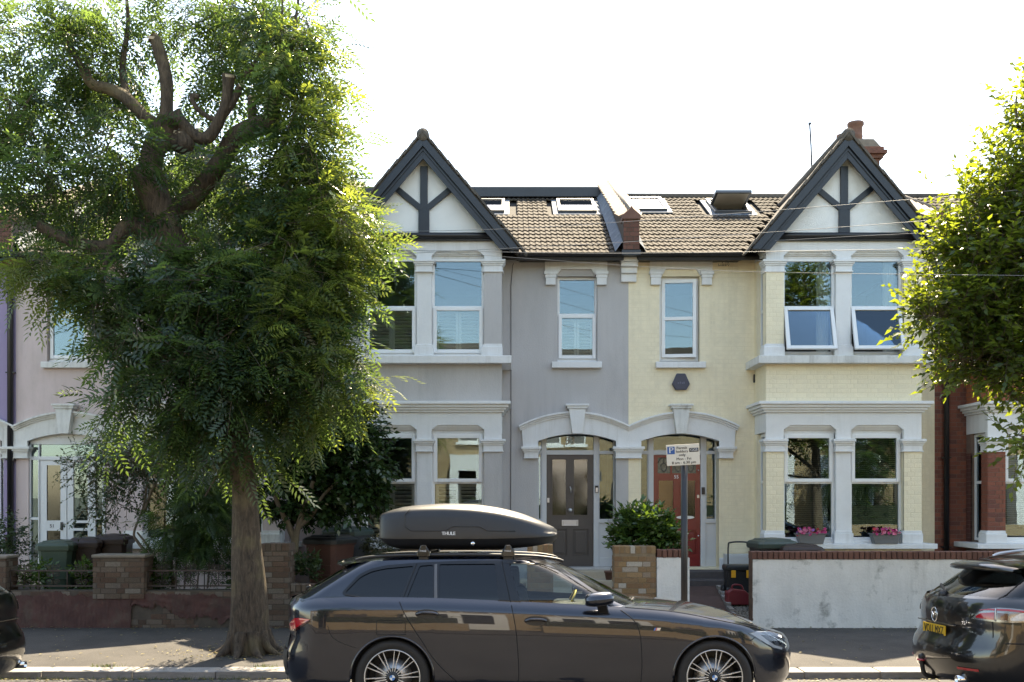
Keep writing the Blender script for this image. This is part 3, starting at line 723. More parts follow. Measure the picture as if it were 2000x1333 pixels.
def rooflight(roof, X, hh, ang):
    """hh: u0,u1,y0,y1,state along the slope."""
    u0, u1, y0, y1, state = hh
    yv = lambda d: (y0 + d * math.cos(ang), roof_z(y0) + d * math.sin(ang)); Ls = (y1 - y0) / math.cos(ang)
    xs = sorted((X(u0), X(u1)))
    def slab(x0, x1, d0, d1, h0, h1, dark, nm, m_, par, bev=0.006, tilt=0.0):
        g = G().box(x0, x1, d0, d1, h0, h1)
        def tr(p):
            d, hgt = p[1], p[2]
            if tilt:                                     # pivot about mid height, foot swings out
                dm = Ls / 2; dd = d - dm; d, hgt = dm + dd * math.cos(tilt) + hgt * math.sin(tilt), -dd * math.sin(tilt) + hgt * math.cos(tilt)
            return (p[0], y0 + d * math.cos(ang) - hgt * math.sin(ang), roof_z(y0) - 0.04 + d * math.sin(ang) + hgt * math.cos(ang))
        g.v = [tr(p) for p in g.v]
        return g.build(nm, m_, par, bevel=bev)
    def ring(x0, x1, d0, d1, h0, h1, w, nm, m_, par, tilt=0.0):
        g = G(); g.box(x0, x0 + w, d0, d1, h0, h1); g.box(x1 - w, x1, d0, d1, h0, h1); g.box(x0 + w, x1 - w, d0, d0 + w, h0, h1); g.box(x0 + w, x1 - w, d1 - w, d1, h0, h1)
        def tr(p):
            d, hgt = p[1], p[2]
            if tilt:
                dm = Ls / 2; dd = d - dm; d, hgt = dm + dd * math.cos(tilt) + hgt * math.sin(tilt), -dd * math.sin(tilt) + hgt * math.cos(tilt)
            return (p[0], y0 + d * math.cos(ang) - hgt * math.sin(ang), roof_z(y0) - 0.04 + d * math.sin(ang) + hgt * math.cos(ang))
        g.v = [tr(p) for p in g.v]
        return g.build(nm, m_, par, bevel=0.006)
    GREYM = mat('rooflight_cladding', (0.12, 0.125, 0.13), 0.35, 0.05, metallic=0.5)
    fl = ring(xs[0] - 0.10, xs[1] + 0.10, -0.12, Ls + 0.1, -0.01, 0.02, 0.12, 'flashing', LEAD, roof)
    fr = ring(xs[0], xs[1], 0, Ls, 0.0, 0.075, 0.06, 'rooflight', GREYM, roof)
    if state == 'open':
        t = rad(38)
        ring(xs[0] + 0.01, xs[1] - 0.01, 0.0, Ls, 0.06, 0.11, 0.075, 'sash', GREYM, fr, t) if False else None
        slab(xs[0] + 0.07, xs[1] - 0.07, 0.06, Ls - 0.06, -0.3, -0.29, True, 'shaft', UPVC, fr)
        ring(xs[0] + 0.01, xs[1] - 0.01, 0.0, Ls, 0.05, 0.11, 0.075, 'sash', GREYM, fr, t)
        slab(xs[0] + 0.085, xs[1] - 0.085, 0.075, Ls - 0.075, 0.08, 0.086, False, 'pane', ROOFPANE, fr, 0, t)
        slab(xs[0] + 0.06, xs[1] - 0.06, 0.05, Ls - 0.05, 0.046, 0.05, False, 'blackout_blind', mat('cream_blackout_blind', (0.62, 0.60, 0.54), 0.7, 0.03), fr, 0, t)
    else:
        slab(xs[0] + 0.06, xs[1] - 0.06, 0.06, Ls - 0.06, 0.05, 0.056, False, 'pane', ROOFPANE, fr, 0)
        slab(xs[0] + 0.07, xs[1] - 0.07, 0.07, Ls - 0.07, 0.0, 0.01, False, 'blind', mat('pale_roller_blind', (0.75, 0.75, 0.74), 0.6, 0.02), fr, 0)
# ---------------------------------------------------------------- doors
GOLD = mat('aged_brass', (0.45, 0.30, 0.12), 0.35, 0.05, metallic=1.0)
FROST = glass('obscured_door_glass', (0.42, 0.42, 0.40), 1.75, rough=0.08)
STAINED = mat('leaded_stained_glass', (0.085, 0.10, 0.085), 0.25, 0.4, 25, spec=0.6)
YD = YF + 0.22
def doorset(h, X, du, uc, m_frame, m_door, side_panel=True):
    """Frame with posts, transom, fanlight and sidelights. Returns the door leaf and its edges."""
    w = 0.415; z0, zd, zt, z1 = 0.69, 2.665, 2.745, 3.06
    g = G()
    for s_ in (-1, 1):
        a = uc + s_ * w; b = uc + s_ * (w + 0.085); g.box(X(a), X(b), YD, YD + 0.1, z0, z1)
    g.box(X(uc - w), X(uc + w), YD + 0.002, YD + 0.098, zd, zt)
    edges = ((du[0], uc - w - 0.085), (uc + w + 0.085, du[1]))
    for a, b in edges:
        g.box(X(a), X(b), YD + 0.002, YD + 0.098, zd + 0.01, zt - 0.01); g.box(X(a), X(b), YD + 0.002, YD + 0.098, 1.46, 1.53); g.box(X(a), X(b), YD + 0.03, YD + 0.09, z0, 1.46)
        g.box(X(a), X(b), YD + 0.015, YD + 0.03, z0, z0 + 0.16)
        m = (a + b) / 2; half = (b - a) / 2
        for s_ in (-1, 1): g.box(X(m + s_ * half), X(m + s_ * (half - 0.022)), YD + 0.01, YD + 0.09, z0, z1)
    fr = g.build('door_frame', m_frame, h, bevel=0.005)
    for a, b in edges:
        pane(X(a), X(b), YD + 0.05, 1.53, zd + 0.01, fr); pane(X(a), X(b), YD + 0.05, zt - 0.01, z1, fr)
    pane(X(uc - w), X(uc + w), YD + 0.05, zt, z1, fr)
    return fr, w, z0, zd
def leaf(h, X, uc, w, z0, z1, holes, m, y=None, t=0.05):
    """Door leaf: stiles and rails round the given openings (u0,u1,za,zb, relative to centre)."""
    y = y if y is not None else YD + 0.03
    us = sorted({-w, w} | {v for hh in holes for v in hh[:2]}); zs = sorted({z0, z1} | {v for hh in holes for v in hh[2:4]})
    g = G()
    for i in range(len(us) - 1):
        for j in range(len(zs) - 1):
            cu, cz = (us[i] + us[i + 1]) / 2, (zs[j] + zs[j + 1]) / 2
            if not any(hh[0] < cu < hh[1] and hh[2] < cz < hh[3] for hh in holes): g.box(X(uc + us[i]), X(uc + us[i + 1]), y, y + t, zs[j], zs[j + 1])
    return g.build('door', m, h)
def sunk(door, X, uc, hh, m, y, name='panel'):
    """Sunk panel with a raised field."""
    u0, u1, za, zt = hh; ps = sorted((X(uc + u0), X(uc + u1)))
    g = G().box(ps[0], ps[1], y + 0.018, y + 0.04, za, zt); g.box(ps[0] + 0.04, ps[1] - 0.04, y + 0.006, y + 0.02, za + 0.04, zt - 0.04)
    return g.build(name, m, door, bevel=0.006)

def door_53(h, X, sgn, du, dz):
    uc = 1.005; fr, w, z0, zd = doorset(h, X, du, uc, FRAME_GREY, DOOR_GREY)
    zz = lambda py: PZ(py, 18.1)
    gl = [(-0.325, -0.055, zz(1008), zz(896)), (0.055, 0.325, zz(1008), zz(896))]
    pn = [(-0.325, -0.055, zz(1085), zz(1034)), (0.055, 0.325, zz(1085), zz(1034))]
    d = leaf(h, X, uc, w - 0.004, z0 + 0.005, zd - 0.004, gl + pn, DOOR_GREY); y = YD + 0.03
    for q in pn: sunk(d, X, uc, q, DOOR_GREY, y)
    for q in gl:
        pane(X(uc + q[0]), X(uc + q[1]), y + 0.02, q[2], q[3], d, FROST, 'glazing')
        g = G(); casing(g, X(uc + q[0]), X(uc + q[1]), y - 0.006, y + 0.015, q[2], q[3], 0.016); g.build('bead', DOOR_GREY, d)
    xs = X(uc)
    g = G(); casing(g, xs - 0.145, xs + 0.145, y - 0.012, y, zz(1027.5), zz(1016), 0.02); g.box(xs - 0.12, xs + 0.12, y - 0.006, y - 0.001, zz(1026), zz(1018)); g.build('letter_plate', SATIN, d, bevel=0.003)
    G().lathe([(0.0, 0), (0.03, 0.004), (0.036, 0.02), (0.028, 0.045), (0.012, 0.055), (0.012, 0.07)], (xs, y - 0.07, zz(997)), (0, 1, 0), 16).build('door_knob', SATIN, d)
    G().tube([(xs, y - 0.02, zz(951)), (xs + 0.012, y - 0.035, zz(955)), (xs + 0.012, y - 0.035, zz(963))], [0.012, 0.009, 0.014], 8).build('knocker', SATIN, d)
    G().box(X(uc + 0.385) - 0.02, X(uc + 0.385) + 0.02, y - 0.012, y, zz(982), zz(973)).build('lock', SATIN, d, bevel=0.003)
    bx = X(uc - w - 0.055); g = G().box(bx - 0.03, bx + 0.03, YD - 0.022, YD, zz(963), zz(949)); b = g.build('doorbell', BLACK_METAL, h, bevel=0.004)
    G().box(bx - 0.02, bx + 0.02, YD - 0.026, YD - 0.022, zz(962), zz(953)).build('bell_plate', SATIN, b)
    text('house_number', '53', 0.19, mat('frosted_number', (0.5, 0.48, 0.42), 0.6, 0.0), h, (X(uc), YD + 0.045, zz(862)), ext=0.0005)
    st = G().box(X(0.1), X(1.75), YF - 0.35, YF + 0.3, 0.3, 0.655); st.box(X(0.0), X(1.9), YF - 0.72, YF - 0.35, 0.3, 0.53)
    st.build('doorstep', STONE_STEP, h, bevel=0.02)

def door_55(h, X, sgn, du, dz):
    uc = 0.885; fr, w, z0, zd = doorset(h, X, du, uc, FRAME_GREY, DOOR_RED)
    zz = lambda py: PZ(py, 18.1); y = YD + 0.03
    tp = [(-0.34, -0.115, zz(925), zz(894)), (-0.085, 0.13, zz(925), zz(900)), (0.16, 0.34, zz(925), zz(894))]
    gl = [(-0.34, -0.045, zz(1013), zz(937)), (0.045, 0.34, zz(1013), zz(937))]
    pn = [(-0.34, -0.045, zz(1082), zz(1037)), (0.045, 0.34, zz(1082), zz(1037))]
    d = leaf(h, X, uc, w - 0.004, z0 + 0.005, zd - 0.004, tp + gl + pn, DOOR_RED)
    for q in pn: sunk(d, X, uc, q, DOOR_RED, y)
    for q in gl:
        pane(X(uc + q[0]), X(uc + q[1]), y + 0.02, q[2], q[3], d, FROST, 'glazing')
        g = G(); casing(g, X(uc + q[0]), X(uc + q[1]), y - 0.008, y + 0.015, q[2], q[3], 0.018); g.build('bead', DOOR_RED, d)
    for q in tp:
        G().box(X(uc + q[0]), X(uc + q[1]), y + 0.02, y + 0.026, q[2], q[3]).build('stained_glass', STAINED, d)
        m = (q[0] + q[1]) / 2; r = 0.07; zc = q[2] + 0.10
        g = G().tube([(X(uc + m) + r * math.cos(t) * (0.75 + 0.25 * math.sin(t)), y + 0.016, zc + r * math.sin(t)) for t in np.linspace(0, 2 * math.pi, 20)], 0.006, 5)
        g.tube([(X(uc + m), y + 0.016, q[3]), (X(uc + m), y + 0.016, zc + r)], 0.005, 5)
        if q[0] != tp[1][0]: g.tube([(X(uc + m) + 0.1 * math.cos(t), y + 0.012, q[3] - 0.1 + 0.1 * math.sin(t)) for t in np.linspace(0.05, math.pi - 0.05, 12)], 0.008, 5)
        g.build('leading', mat('dark_lead_came', (0.05, 0.05, 0.05), 0.6, 0.0), d)
    text('house_number', '55', 0.085, TEXT_WHITE, h, (X(uc - 0.01), y - 0.003, zz(932)), ext=0.004)
    for px, py, r in ((0.15, 1011, 1), ):
        g = G(); g.prism([(X(uc + px) + 0.16 * math.cos(t), zz(py) + 0.03 * math.sin(t)) for t in np.linspace(0, 2 * math.pi, 20, endpoint=False)], y - 0.012, y - 0.004); g.build('letter_plate', mat('white_enamel', (0.78, 0.77, 0.73), 0.4, 0.02), d, bevel=0.003)
    for dz_, py in ((0.38, 919), (0.38, 1047)): G().lathe([(0, 0), (0.014, 0.004), (0.014, 0.012)], (X(uc + dz_), y - 0.012, zz(py)), (0, 1, 0), 12).build('lock', CHROME, d)
    G().box(X(uc + 0.375) - 0.018, X(uc + 0.375) + 0.018, y - 0.012, y, zz(973), zz(967)).build('lock', SATIN, d)
    bx = X(uc + w + 0.045); G().box(bx - 0.028, bx + 0.028, YD - 0.022, YD, zz(966), zz(952)).build('doorbell', BLACK_METAL, h, bevel=0.004)
    st = G().box(X(0.0), X(1.75), YF - 0.3, YF + 0.3, 0.3, 0.655); st.box(X(-0.02), X(1.95), YF - 0.62, YF - 0.3, 0.3, 0.53)
    st.build('doorstep', TILE_STEP, h, bevel=0.02)
    g = G(); xs = sorted((X(du[1] + 0.005), X(du[1] + 0.29))); g.box(xs[0], xs[1], YF - 0.03, YF + 0.05, 0.45, 0.86); g.build('pier_foot', WHITE, h, bevel=0.01)

def door_51(h, X, sgn, du, dz):
    zz = lambda py: PZ(py, 17.9); y = YF + 0.03
    U = lambda px: PX(px, 17.9) - X(0)
    g = G(); g.prism([(X(du[0]), zf(868))] + [(X(du[1]), zf(868)), (X(du[1]), zf(850)), (X(du[0]), zf(850))], y + 0.03, y + 0.12); g.box(X(du[0]), X(du[1]), y + 0.035, y + 0.11, zf(855), 3.06)
    g.build('tympanum', DOOR_WHITE, h)
    g = G()
    for a, b in ((53, 61), (75, 77.5), (184, 187), (200, 206)): g.box(X(U(a)), X(U(b)), y, y + 0.09, 0.69, zz(869))
    g.box(X(U(61)), X(U(200)), y + 0.003, y + 0.087, zz(899), zz(892)); g.box(X(U(61)), X(U(75)), y + 0.003, y + 0.08, zz(1016), zz(1011)); g.box(X(U(187)), X(U(200)), y + 0.003, y + 0.08, zz(1015), zz(1009))
    fr = g.build('door_frame', DOOR_WHITE, h, bevel=0.005)
    for a, b, c_, d_ in ((61, 200, 892, 869), (61, 75, 1107, 899), (187, 200, 1107, 899)): pane(X(U(a)), X(U(b)), y + 0.04, zz(c_), zz(d_), fr)
    for ca, wd, nm in ((103.7, 0.232, 1), (157.5, 0.236, 2)):
        uc = U(ca); hl = [(-0.115, 0.125, zz(1017), zz(909)), (-0.115, 0.125, zz(1085), zz(1037))]
        if nm == 2: hl = [(-0.13, 0.12, zz(1017), zz(905)), (-0.13, 0.12, zz(1032), zz(1022)), (-0.13, 0.12, zz(1085), zz(1037))]
        d = leaf(h, X, uc, wd, 0.70, zz(899.5), hl, DOOR_WHITE, y=y + 0.02)
        for q in hl: pane(X(uc + q[0]), X(uc + q[1]), y + 0.04, q[2], q[3], d, PANE if nm == 2 else FROST, 'glazing')
        if nm == 1:
            text('house_number', '51', 0.085, TEXT_BLACK, h, (X(uc - 0.02), y + 0.017, zz(1028)), ext=0.002)
            G().box(X(uc + 0.15) - 0.02, X(uc + 0.15) + 0.02, y - 0.0, y + 0.02, zz(1036), zz(1020)).build('lock', BLACK_METAL, d, bevel=0.003)
    st = G().box(X(0.1), X(1.75), YF - 0.3, YF + 0.3, 0.3, 0.66); st.build('doorstep', STONE_STEP, h, bevel=0.02)

def door_plain(h, X, sgn, du, dz):
    uc = 0.9; fr, w, z0, zd = doorset(h, X, du, uc, WHITE, DOOR_GREY)
    hl = [(-0.3, -0.05, 1.7, 2.5), (0.05, 0.3, 1.7, 2.5)]
    d = leaf(h, X, uc, w, z0, zd, hl, DOOR_GREY)
    for q in hl: pane(X(uc + q[0]), X(uc + q[1]), YD + 0.05, q[2], q[3], d, FROST, 'glazing')
# ---------------------------------------------------------------- the five houses
def party_wall(h, xc, corbel, tone=COPING_BRICK, stub=False):
    """Parapet between two roofs: brick front pier with clay cap, coping tiles up the slope, lead at its foot."""
    w = 0.125; ya, za, yb, zb_ = 17.42, 6.66, 21.6, 8.5
    zl = lambda y: za + (zb_ - za) * (y - ya) / (yb - ya)
    G().prism([(ya + 0.02, 6.1), (ya + 0.02, za), (yb, zb_), (yb, 7.9)], xc - w, xc + w, axis='x').build('parapet', DARK_MORTAR, h)
    pier = G().box(xc - w - 0.01, xc + w + 0.01, ya - 0.02, ya + 0.3, 6.12, za - 0.02).build('parapet_pier', DARK_MORTAR, h)
    lay(pier, courses((xc - w - 0.01, xc + w + 0.01, 6.13, za - 0.03), [], seed=3), COPING_BRICK, lambda a: a, ya - 0.02, 0.006, 300)
    g = G(); g.prism([(xc - w - 0.03, za - 0.02), (xc + w + 0.03, za - 0.02), (xc + w + 0.03, za + 0.05), (xc + 0.03, za + 0.16), (xc, za + 0.21), (xc - 0.03, za + 0.16), (xc - w - 0.03, za + 0.05)], ya - 0.05, ya + 0.28)
    g.build('pier_cap', CLAY_RED, h, bevel=0.01)
    tl = mesh_only(G().box(-0.125, 0.125, -0.16, 0.16, -0.018, 0.018), 'coping_tile', CLAY)
    sl = math.atan((zb_ - za) / (yb - ya))
    for s_ in (-1, 1):
        y = ya + 0.36
        while y < yb:
            share(tl, 'coping_tile', h, (xc + s_ * 0.10, y, zl(y) + 0.045 + random.uniform(-.004, .004)), (sl + 0.03, s_ * 0.42, 0)); y += 0.30
    G().tube([(xc, ya + 0.25, zl(ya + 0.25) + 0.10), (xc, yb, zl(yb) + 0.10)], 0.035, 8).build('coping_ridge', STONE_CAP, h)
    for s_ in (-1, 1):
        rows = [[(xc + s_ * (w + 0.012 + 0.13 * t), y, roof_z(y) + 0.17 - 0.17 * t + random.uniform(-0.006, 0.006)) for t in (0, 0.1, 0.55, 1.0)] for y in np.linspace(ROOF_Y0 - 0.02, 21.45, 26)]
        G().grid(rows).build('flashing', LEAD, h)
        g = G().prism([(ROOF_Y0, 6.1), (ROOF_Y0, 6.32), (21.4, roof_z(21.4) + 0.17), (21.4, roof_z(21.4))], xc + s_ * (w + 0.004), xc + s_ * (w + 0.010), axis='x'); g.build('upstand', LEAD, h)
    g = G()
    for z0, z1, p in ((5.98, 6.11, 0.25), (5.9, 5.98, 0.20), (5.80, 5.90, 0.13), (5.66, 5.80, 0.07)): g.box(xc - 0.125 - p * 0.1, xc + 0.125 + p * 0.1, YF - p, YF + 0.05, z0, z1)
    g.build('eaves_corbel', corbel, h, bevel=0.008)
    G().box(xc - 0.16, xc + 0.16, ROOF_Y0 - 0.12, ROOF_Y0 + 0.2, 6.04, 6.125).build('gutter_box', TIMBER, h)

def downpipe(h, x, y, z0, z1, r=0.036):
    G().tube([(x, y + 0.02, z1 + 0.0), (x, y, z1 - 0.15), (x, y, z0)], r, 12).build('downpipe', BLACK_PVC, h)
    for z in np.linspace(z0 + 0.6, z1 - 0.3, 4): G().box(x - 0.075, x + 0.075, y - 0.02, y + 0.05, z - 0.012, z + 0.012).build('pipe_clip', BLACK_PVC, h)

# 53: lilac-grey render
h53, X53 = house('grey_house', 'lilac grey rendered terraced house with dark door, white trim and half-timbered gable', 2.03, -1,
    dict(wall=GREY_WALL, trim=WHITE, gable=mat('smooth_white_gable', (0.82, 0.825, 0.80), 0.7, 0.04, 2, 0.2, 60), door=door_53, shutters=True, dormer=True, ledge=WHITE,
         rooflights=[(0.36, 1.12, 20.15, 21.1, 'shut'), (2.18, 2.9, 20.15, 21.1, 'shut')]))
# 55: cream painted brick
h55, X55 = house('cream_house', 'cream painted brick terraced house with red door, open upper casements and navy bargeboards', 2.03, 1,
    dict(wall=CREAM_JOINT, trim=WHITE, gable=PEBBLE, door=door_55, upper='open', small='ajar', blinds=BLIND, ledge=WHITE_OLD, dirty_key=True, sill=WHITE,
         curtain=mat('pale_net_curtain', (0.6, 0.6, 0.55), 0.8, 0.05),
         rooflights=[(0.28, 1.05, 20.3, 21.25, 'shut'), (1.95, 2.68, 20.1, 21.1, 'open')]))
# 51: pale pink
h51, X51 = house('pink_house', 'pale pink painted terraced house half hidden behind the big street tree', -8.65, 1,
    dict(wall=PINK_WALL, trim=WHITE_OLD, gable=PEBBLE, door=door_51, tiles_apart=False))
h49, X49 = house('lavender_house', 'lavender painted terraced house, only a sliver at the left edge', -8.65, -1,
    dict(wall=PURPLE_WALL, trim=WHITE_OLD, gable=PEBBLE, door=door_plain, tiles_apart=False))
h57, X57 = house('red_brick_house', 'dark red brick terraced house with white cornice behind the right-hand tree', 2.03 + 2 * PITCH, -1,
    dict(wall=RED_JOINT, trim=WHITE, gable=PEBBLE, door=door_plain, tiles_apart=False, blinds=mat('pale_grey_blind', (0.34, 0.34, 0.31), 0.6, 0.05), head=WHITE))

party_wall(h55, 2.03, WHITE); party_wall(h53, 2.03 - PITCH, WHITE); party_wall(h51, 2.03 - 2 * PITCH, CLAY_RED); party_wall(h57, 2.03 + PITCH, WHITE)
downpipe(h51, -8.65 - 0.07, YF - 0.06, 0.45, 5.9, 0.05); downpipe(h57, 7.37 + 0.18, YF - 0.07, 0.45, 6.0, 0.045)
G().tube([(X53(2.03 - PX(1003, YF)), YF - 0.05, 5.98), P(1001, 520, YF - 0.02), P(998, 560, YF - 0.012), P(998, 800, YF - 0.012), P(997, 1080, YF - 0.012)], 0.006, 6).build('cable', CABLE, h53)

# painted brickwork of the cream house
band = (BU0, BU1, zb(785), zb(712))
sill_t, led_t = zb(1062), zb(697)
bay_b = courses(band, [], seed=2)
for a, b in ((BU0, BU0 + 0.295), (BU1 - 0.295, BU1)):
    for z0, z1 in ((sill_t + 0.215, zb(883)), (led_t + 0.215, zb(532))): bay_b += courses((a, b, z0, z1), [], seed=5)
lay(h55, bay_b, CREAM, X55, YB, 0.003, 300)
main_b = courses((0.005, BU0, 0.5, 6.0), [(0.541, 1.238, zf(708), zf(540)), (0.22, 1.577, 0.0, 3.06)], seed=9) + courses((BU1, PITCH - 0.005, 0.5, 5.98), [], seed=4)
lay(h55, main_b, CREAM, X55, YF, 0.003, 0, rest='brickwork')
ret = courses((YB + 0.01, YF, zb(785), zb(712)), [], seed=6)
lay(h55, ret, CREAM, X55(BU0), 0, 0.003, 0, side='L', rest='return_brickwork')
# red brickwork
red_m = courses((BU1, PITCH, 0.6, 4.6), [], seed=11)
lay(h57, red_m, RED_BRICK, X57, YF, 0.006, 200, pick=lambda b: abs(b[2] - 2.4))
red_p = courses((BU1 - 0.295, BU1, sill_t + 0.215, zb(883)), [], seed=12) + courses((BU0, BU0 + 0.295, sill_t + 0.215, zb(883)), [], seed=12)
lay(h57, red_p, RED_BRICK, X57, YB, 0.006, 40)
red_b = courses(band, [], seed=13); lay(h57, red_b, ORANGE_BRICK, X57, YB, 0.006, 60, pick=lambda b: -b[1])
lay(h57, courses((YB + 0.005, YF, zb(785), zb(712)), [], seed=14), ORANGE_BRICK, X57(BU1), 0, 0.006, 0, side='L', rest='return_brickwork')
lay(h57, courses((YF - 0.18, YF, sill_t, zb(883)), [], seed=15) , RED_BRICK, X57(BU1 + 0.0), 0, 0.006, 0, side='L', rest='pier_brickwork')
lay(h57, courses((YB, YB + 0.22, sill_t + 0.22, zb(883)), [], seed=16) , RED_BRICK, X57(BU1 + 0.0), 0, 0.006, 0, side='L', rest='corner_brickwork')

# chimney on the party wall between cream and red houses
ch = thing('chimney_stack', 'red brick chimney with two clay pots behind the cream gable', 'chimney', (7.37, 21.9, 8.0))
G().box(7.05, 7.72, 21.5, 23.0, 7.6, 9.02).build('stack', DARK_MORTAR, ch)
for k, (z0, p) in enumerate(((9.02, 0.06), (9.10, 0.12), (9.18, 0.07))): G().box(7.05 - p, 7.72 + p, 21.5 - p, 23.0 + p, z0, z0 + 0.08).build('oversail_course', COPING_BRICK, ch, bevel=0.006)
cb = [(a, b, z0, z1) for a, b, z0, z1 in courses((7.05, 7.72, 8.0, 9.02), [], seed=8)]
lay(ch, cb, COPING_BRICK, lambda a: a, 21.5, 0.006, 120)
G().prism([(7.0, 9.26), (7.77, 9.26), (7.6, 9.44), (7.16, 9.44)], 21.5, 23.0).build('flaunching', STONE_CAP, ch, bevel=0.01)
for yy, r in ((21.85, 0.155), (22.6, 0.15)):
    G().lathe([(r * 0.98, 0), (r, 0.1), (r * 0.93, 0.2), (r * 1.0, 0.22), (r * 0.93, 0.24), (r * 0.92, 0.42), (r * 1.12, 0.46), (r * 1.12, 0.52), (r * 0.9, 0.53), (r * 0.8, 0.3), (0.001, 0.3)], (7.33, yy, 9.38), (0, 0, 1), 20).build('chimney_pot', CLAY_RED, ch)
# aerial mast
am = thing('aerial_mast', 'thin bent metal aerial mast standing above the cream house roof', 'aerial', P(1585, 330, 21.7))
G().tube([P(1586, 345, 21.7), P(1584, 285, 21.7), P(1581.5, 243, 21.7)], 0.018, 8).build('mast', BLACK_METAL, am)
G().box(PX(1579, 21.7), PX(1584, 21.7), 21.66, 21.74, PZ(243, 21.7), PZ(240.5, 21.7)).build('mast_head', BLACK_METAL, am)
# burglar alarm box
ax, az_ = PX(1329, YF), PZ(747, YF)
al = thing('alarm_box', 'dark blue hexagonal burglar alarm box on the cream wall', 'alarm box', (ax, YF, az_))
hexo = [(-0.075, 0.145), (0.075, 0.145), (0.155, -0.035), (0.095, -0.14), (-0.095, -0.14), (-0.155, -0.035)]
G().prism([(ax + a, az_ + b) for a, b in hexo], YF - 0.075, YF - 0.003).build('cover', mat('navy_plastic', (0.04, 0.045, 0.075), 0.4, 0.05), al, bevel=0.012)
for k, dx in enumerate((-0.05, -0.015, 0.02, 0.05)): G().box(ax + dx - 0.008, ax + dx + 0.008, YF - 0.078, YF - 0.075, az_ - 0.035, az_ - 0.01 + 0.01 * (k % 2)).build('faded_mark', mat('faded_mark', (0.12, 0.13, 0.2), 0.5, 0), al)
# junction box and vent on the cream wall
G().box(PX(1471, YF) , PX(1475.5, YF), YF - 0.05, YF + 0.0, PZ(748, YF), PZ(732, YF)).build('junction_box', BLACK_METAL, h55, bevel=0.004)
g = G(); vx, vz = PX(1413, YF), PZ(514, YF); g.box(vx - 0.11, vx + 0.11, YF - 0.012, YF, vz - 0.07, vz + 0.07)
g.build('air_brick', CREAM, h55)
vd = mesh_only(G().box(-0.006, 0.006, -0.002, 0.002, -0.006, 0.006), 'vent_hole', TEXT_BLACK)
for i in range(9):
    for j in range(5):
        if random.random() < 0.8: share(vd, 'vent_hole', h55, (vx - 0.09 + 0.0225 * i + random.uniform(-.004, .004), YF - 0.0135, vz - 0.05 + 0.025 * j))
# ================================================================ front walls, railings, bins and small things
def gz(y):                                   # garden ground height
    return 0.16 + (y - (YP + 0.5)) * (0.25 / (YF - 0.6 - YP - 0.5))
def brick_pier(parent, x0, x1, y0, y1, z0, z1, m, joint, soldier=True, name='pillar', seed=1, sides=True):
    core = G().box(x0 + 0.006, x1 - 0.006, y0 + 0.006, y1, z0, z1 - 0.004).build(name, joint, parent)
    top = z1 - (0.11 if soldier else 0.0)
    lay(core, courses((x0, x1, z0, top - 0.01), [], seed=seed), m, lambda a: a, y0 + 0.006, 0.006, 300)
    if sides:
        for xs in (x0, x1 - 0.03 + 0.006):
            lay(core, courses((y0 + 0.03, y1, z0, top - 0.01), [], seed=seed + 1), m, xs + 0.003, 0, 0.003, 300, side='L')
    if soldier:
        a = x0
        while a < x1 - 0.03:
            share(BRICK_ME[m.name], 'brick', core, (min(a + 0.033, x1 - 0.033), (y0 + y1) / 2, z1 - 0.052 + random.uniform(-.003, .003)), (0, 0, random.uniform(-.01, .01)), (0.064, y1 - y0, 0.104)); a += 0.075
    return core
def coping(parent, x0, x1, y0, y1, z, m, hgt=0.107):
    if m.name not in BRICK_ME: BRICK_ME[m.name] = chamfer_box('brick', m, 0.05)
    a = x0
    while a < x1 - 0.04:
        share(BRICK_ME[m.name], 'coping_brick', parent, (a + 0.033, (y0 + y1) / 2 + random.uniform(-.004, .004), z + hgt / 2 + random.uniform(-.003, .003)), (0, 0, random.uniform(-.012, .012)), (0.066, y1 - y0, hgt)); a += 0.075

# white rendered wall of the cream house, brick-on-edge coping
zt = PZ(1078, YP)
w55 = thing('rendered_wall', 'stained white rendered garden wall with red brick coping', 'garden wall', (5.4, YP, 0.1))
xw0, xw1 = PX(1470, YP), 7.37
rows = []
n = 90
for z in (0.03, 0.2, 0.5, 0.85, zt - 0.11):
    rows.append([(xw0 + (xw1 - xw0) * k / n, YP + 0.012 * math.sin(k * 0.7 + z * 5) * 0.5 + random.uniform(-.003, .003) - (0.012 if z < 0.1 else 0), z) for k in range(n + 1)])
G().grid(rows).build('render_face', WHITE_RENDER, w55)
G().box(xw0 + 0.012, xw1, YP + 0.02, YP + 0.215, 0.03, zt - 0.108).build('wall_core', WHITE_RENDER, w55)
endc = G().box(xw0 - 0.006, xw0 + 0.01, YP + 0.004, YP + 0.215, 0.03, zt - 0.11).build('wall_end', OLD_BRICK, w55)
coping(w55, xw0 - 0.01, xw1, YP - 0.018, YP + 0.225, zt - 0.107, COPING_BRICK)
w57 = thing('boundary_wall', 'continuation of the white garden wall in front of the red brick house, behind the black car', 'garden wall', (9, YP, 0.1))
G().box(7.375, 12.7, YP + 0.005, YP + 0.215, 0.03, zt - 0.11).build('wall_core', WHITE_RENDER, w57)
coping(w57, 7.38, 12.7, YP - 0.018, YP + 0.225, zt - 0.107, COPING_BRICK)
# short white pillar beside the path
wp = thing('rendered_pillar', 'short white rendered gate pillar with brick top beside the sign post', 'pillar', (PX(1313, YP), YP, 0.1))
xa, xb = PX(1282, YP) + 0.004, PX(1347, YP); zp_ = PZ(1074, YP)
G().box(xa, xb, YP, YP + 0.24, 0.04, zp_ - 0.11).build('shaft', WHITE_RENDER, wp, bevel=0.012)
coping(wp, xa + 0.005, xb, YP - 0.012, YP + 0.25, zp_ - 0.108, COPING_BRICK)
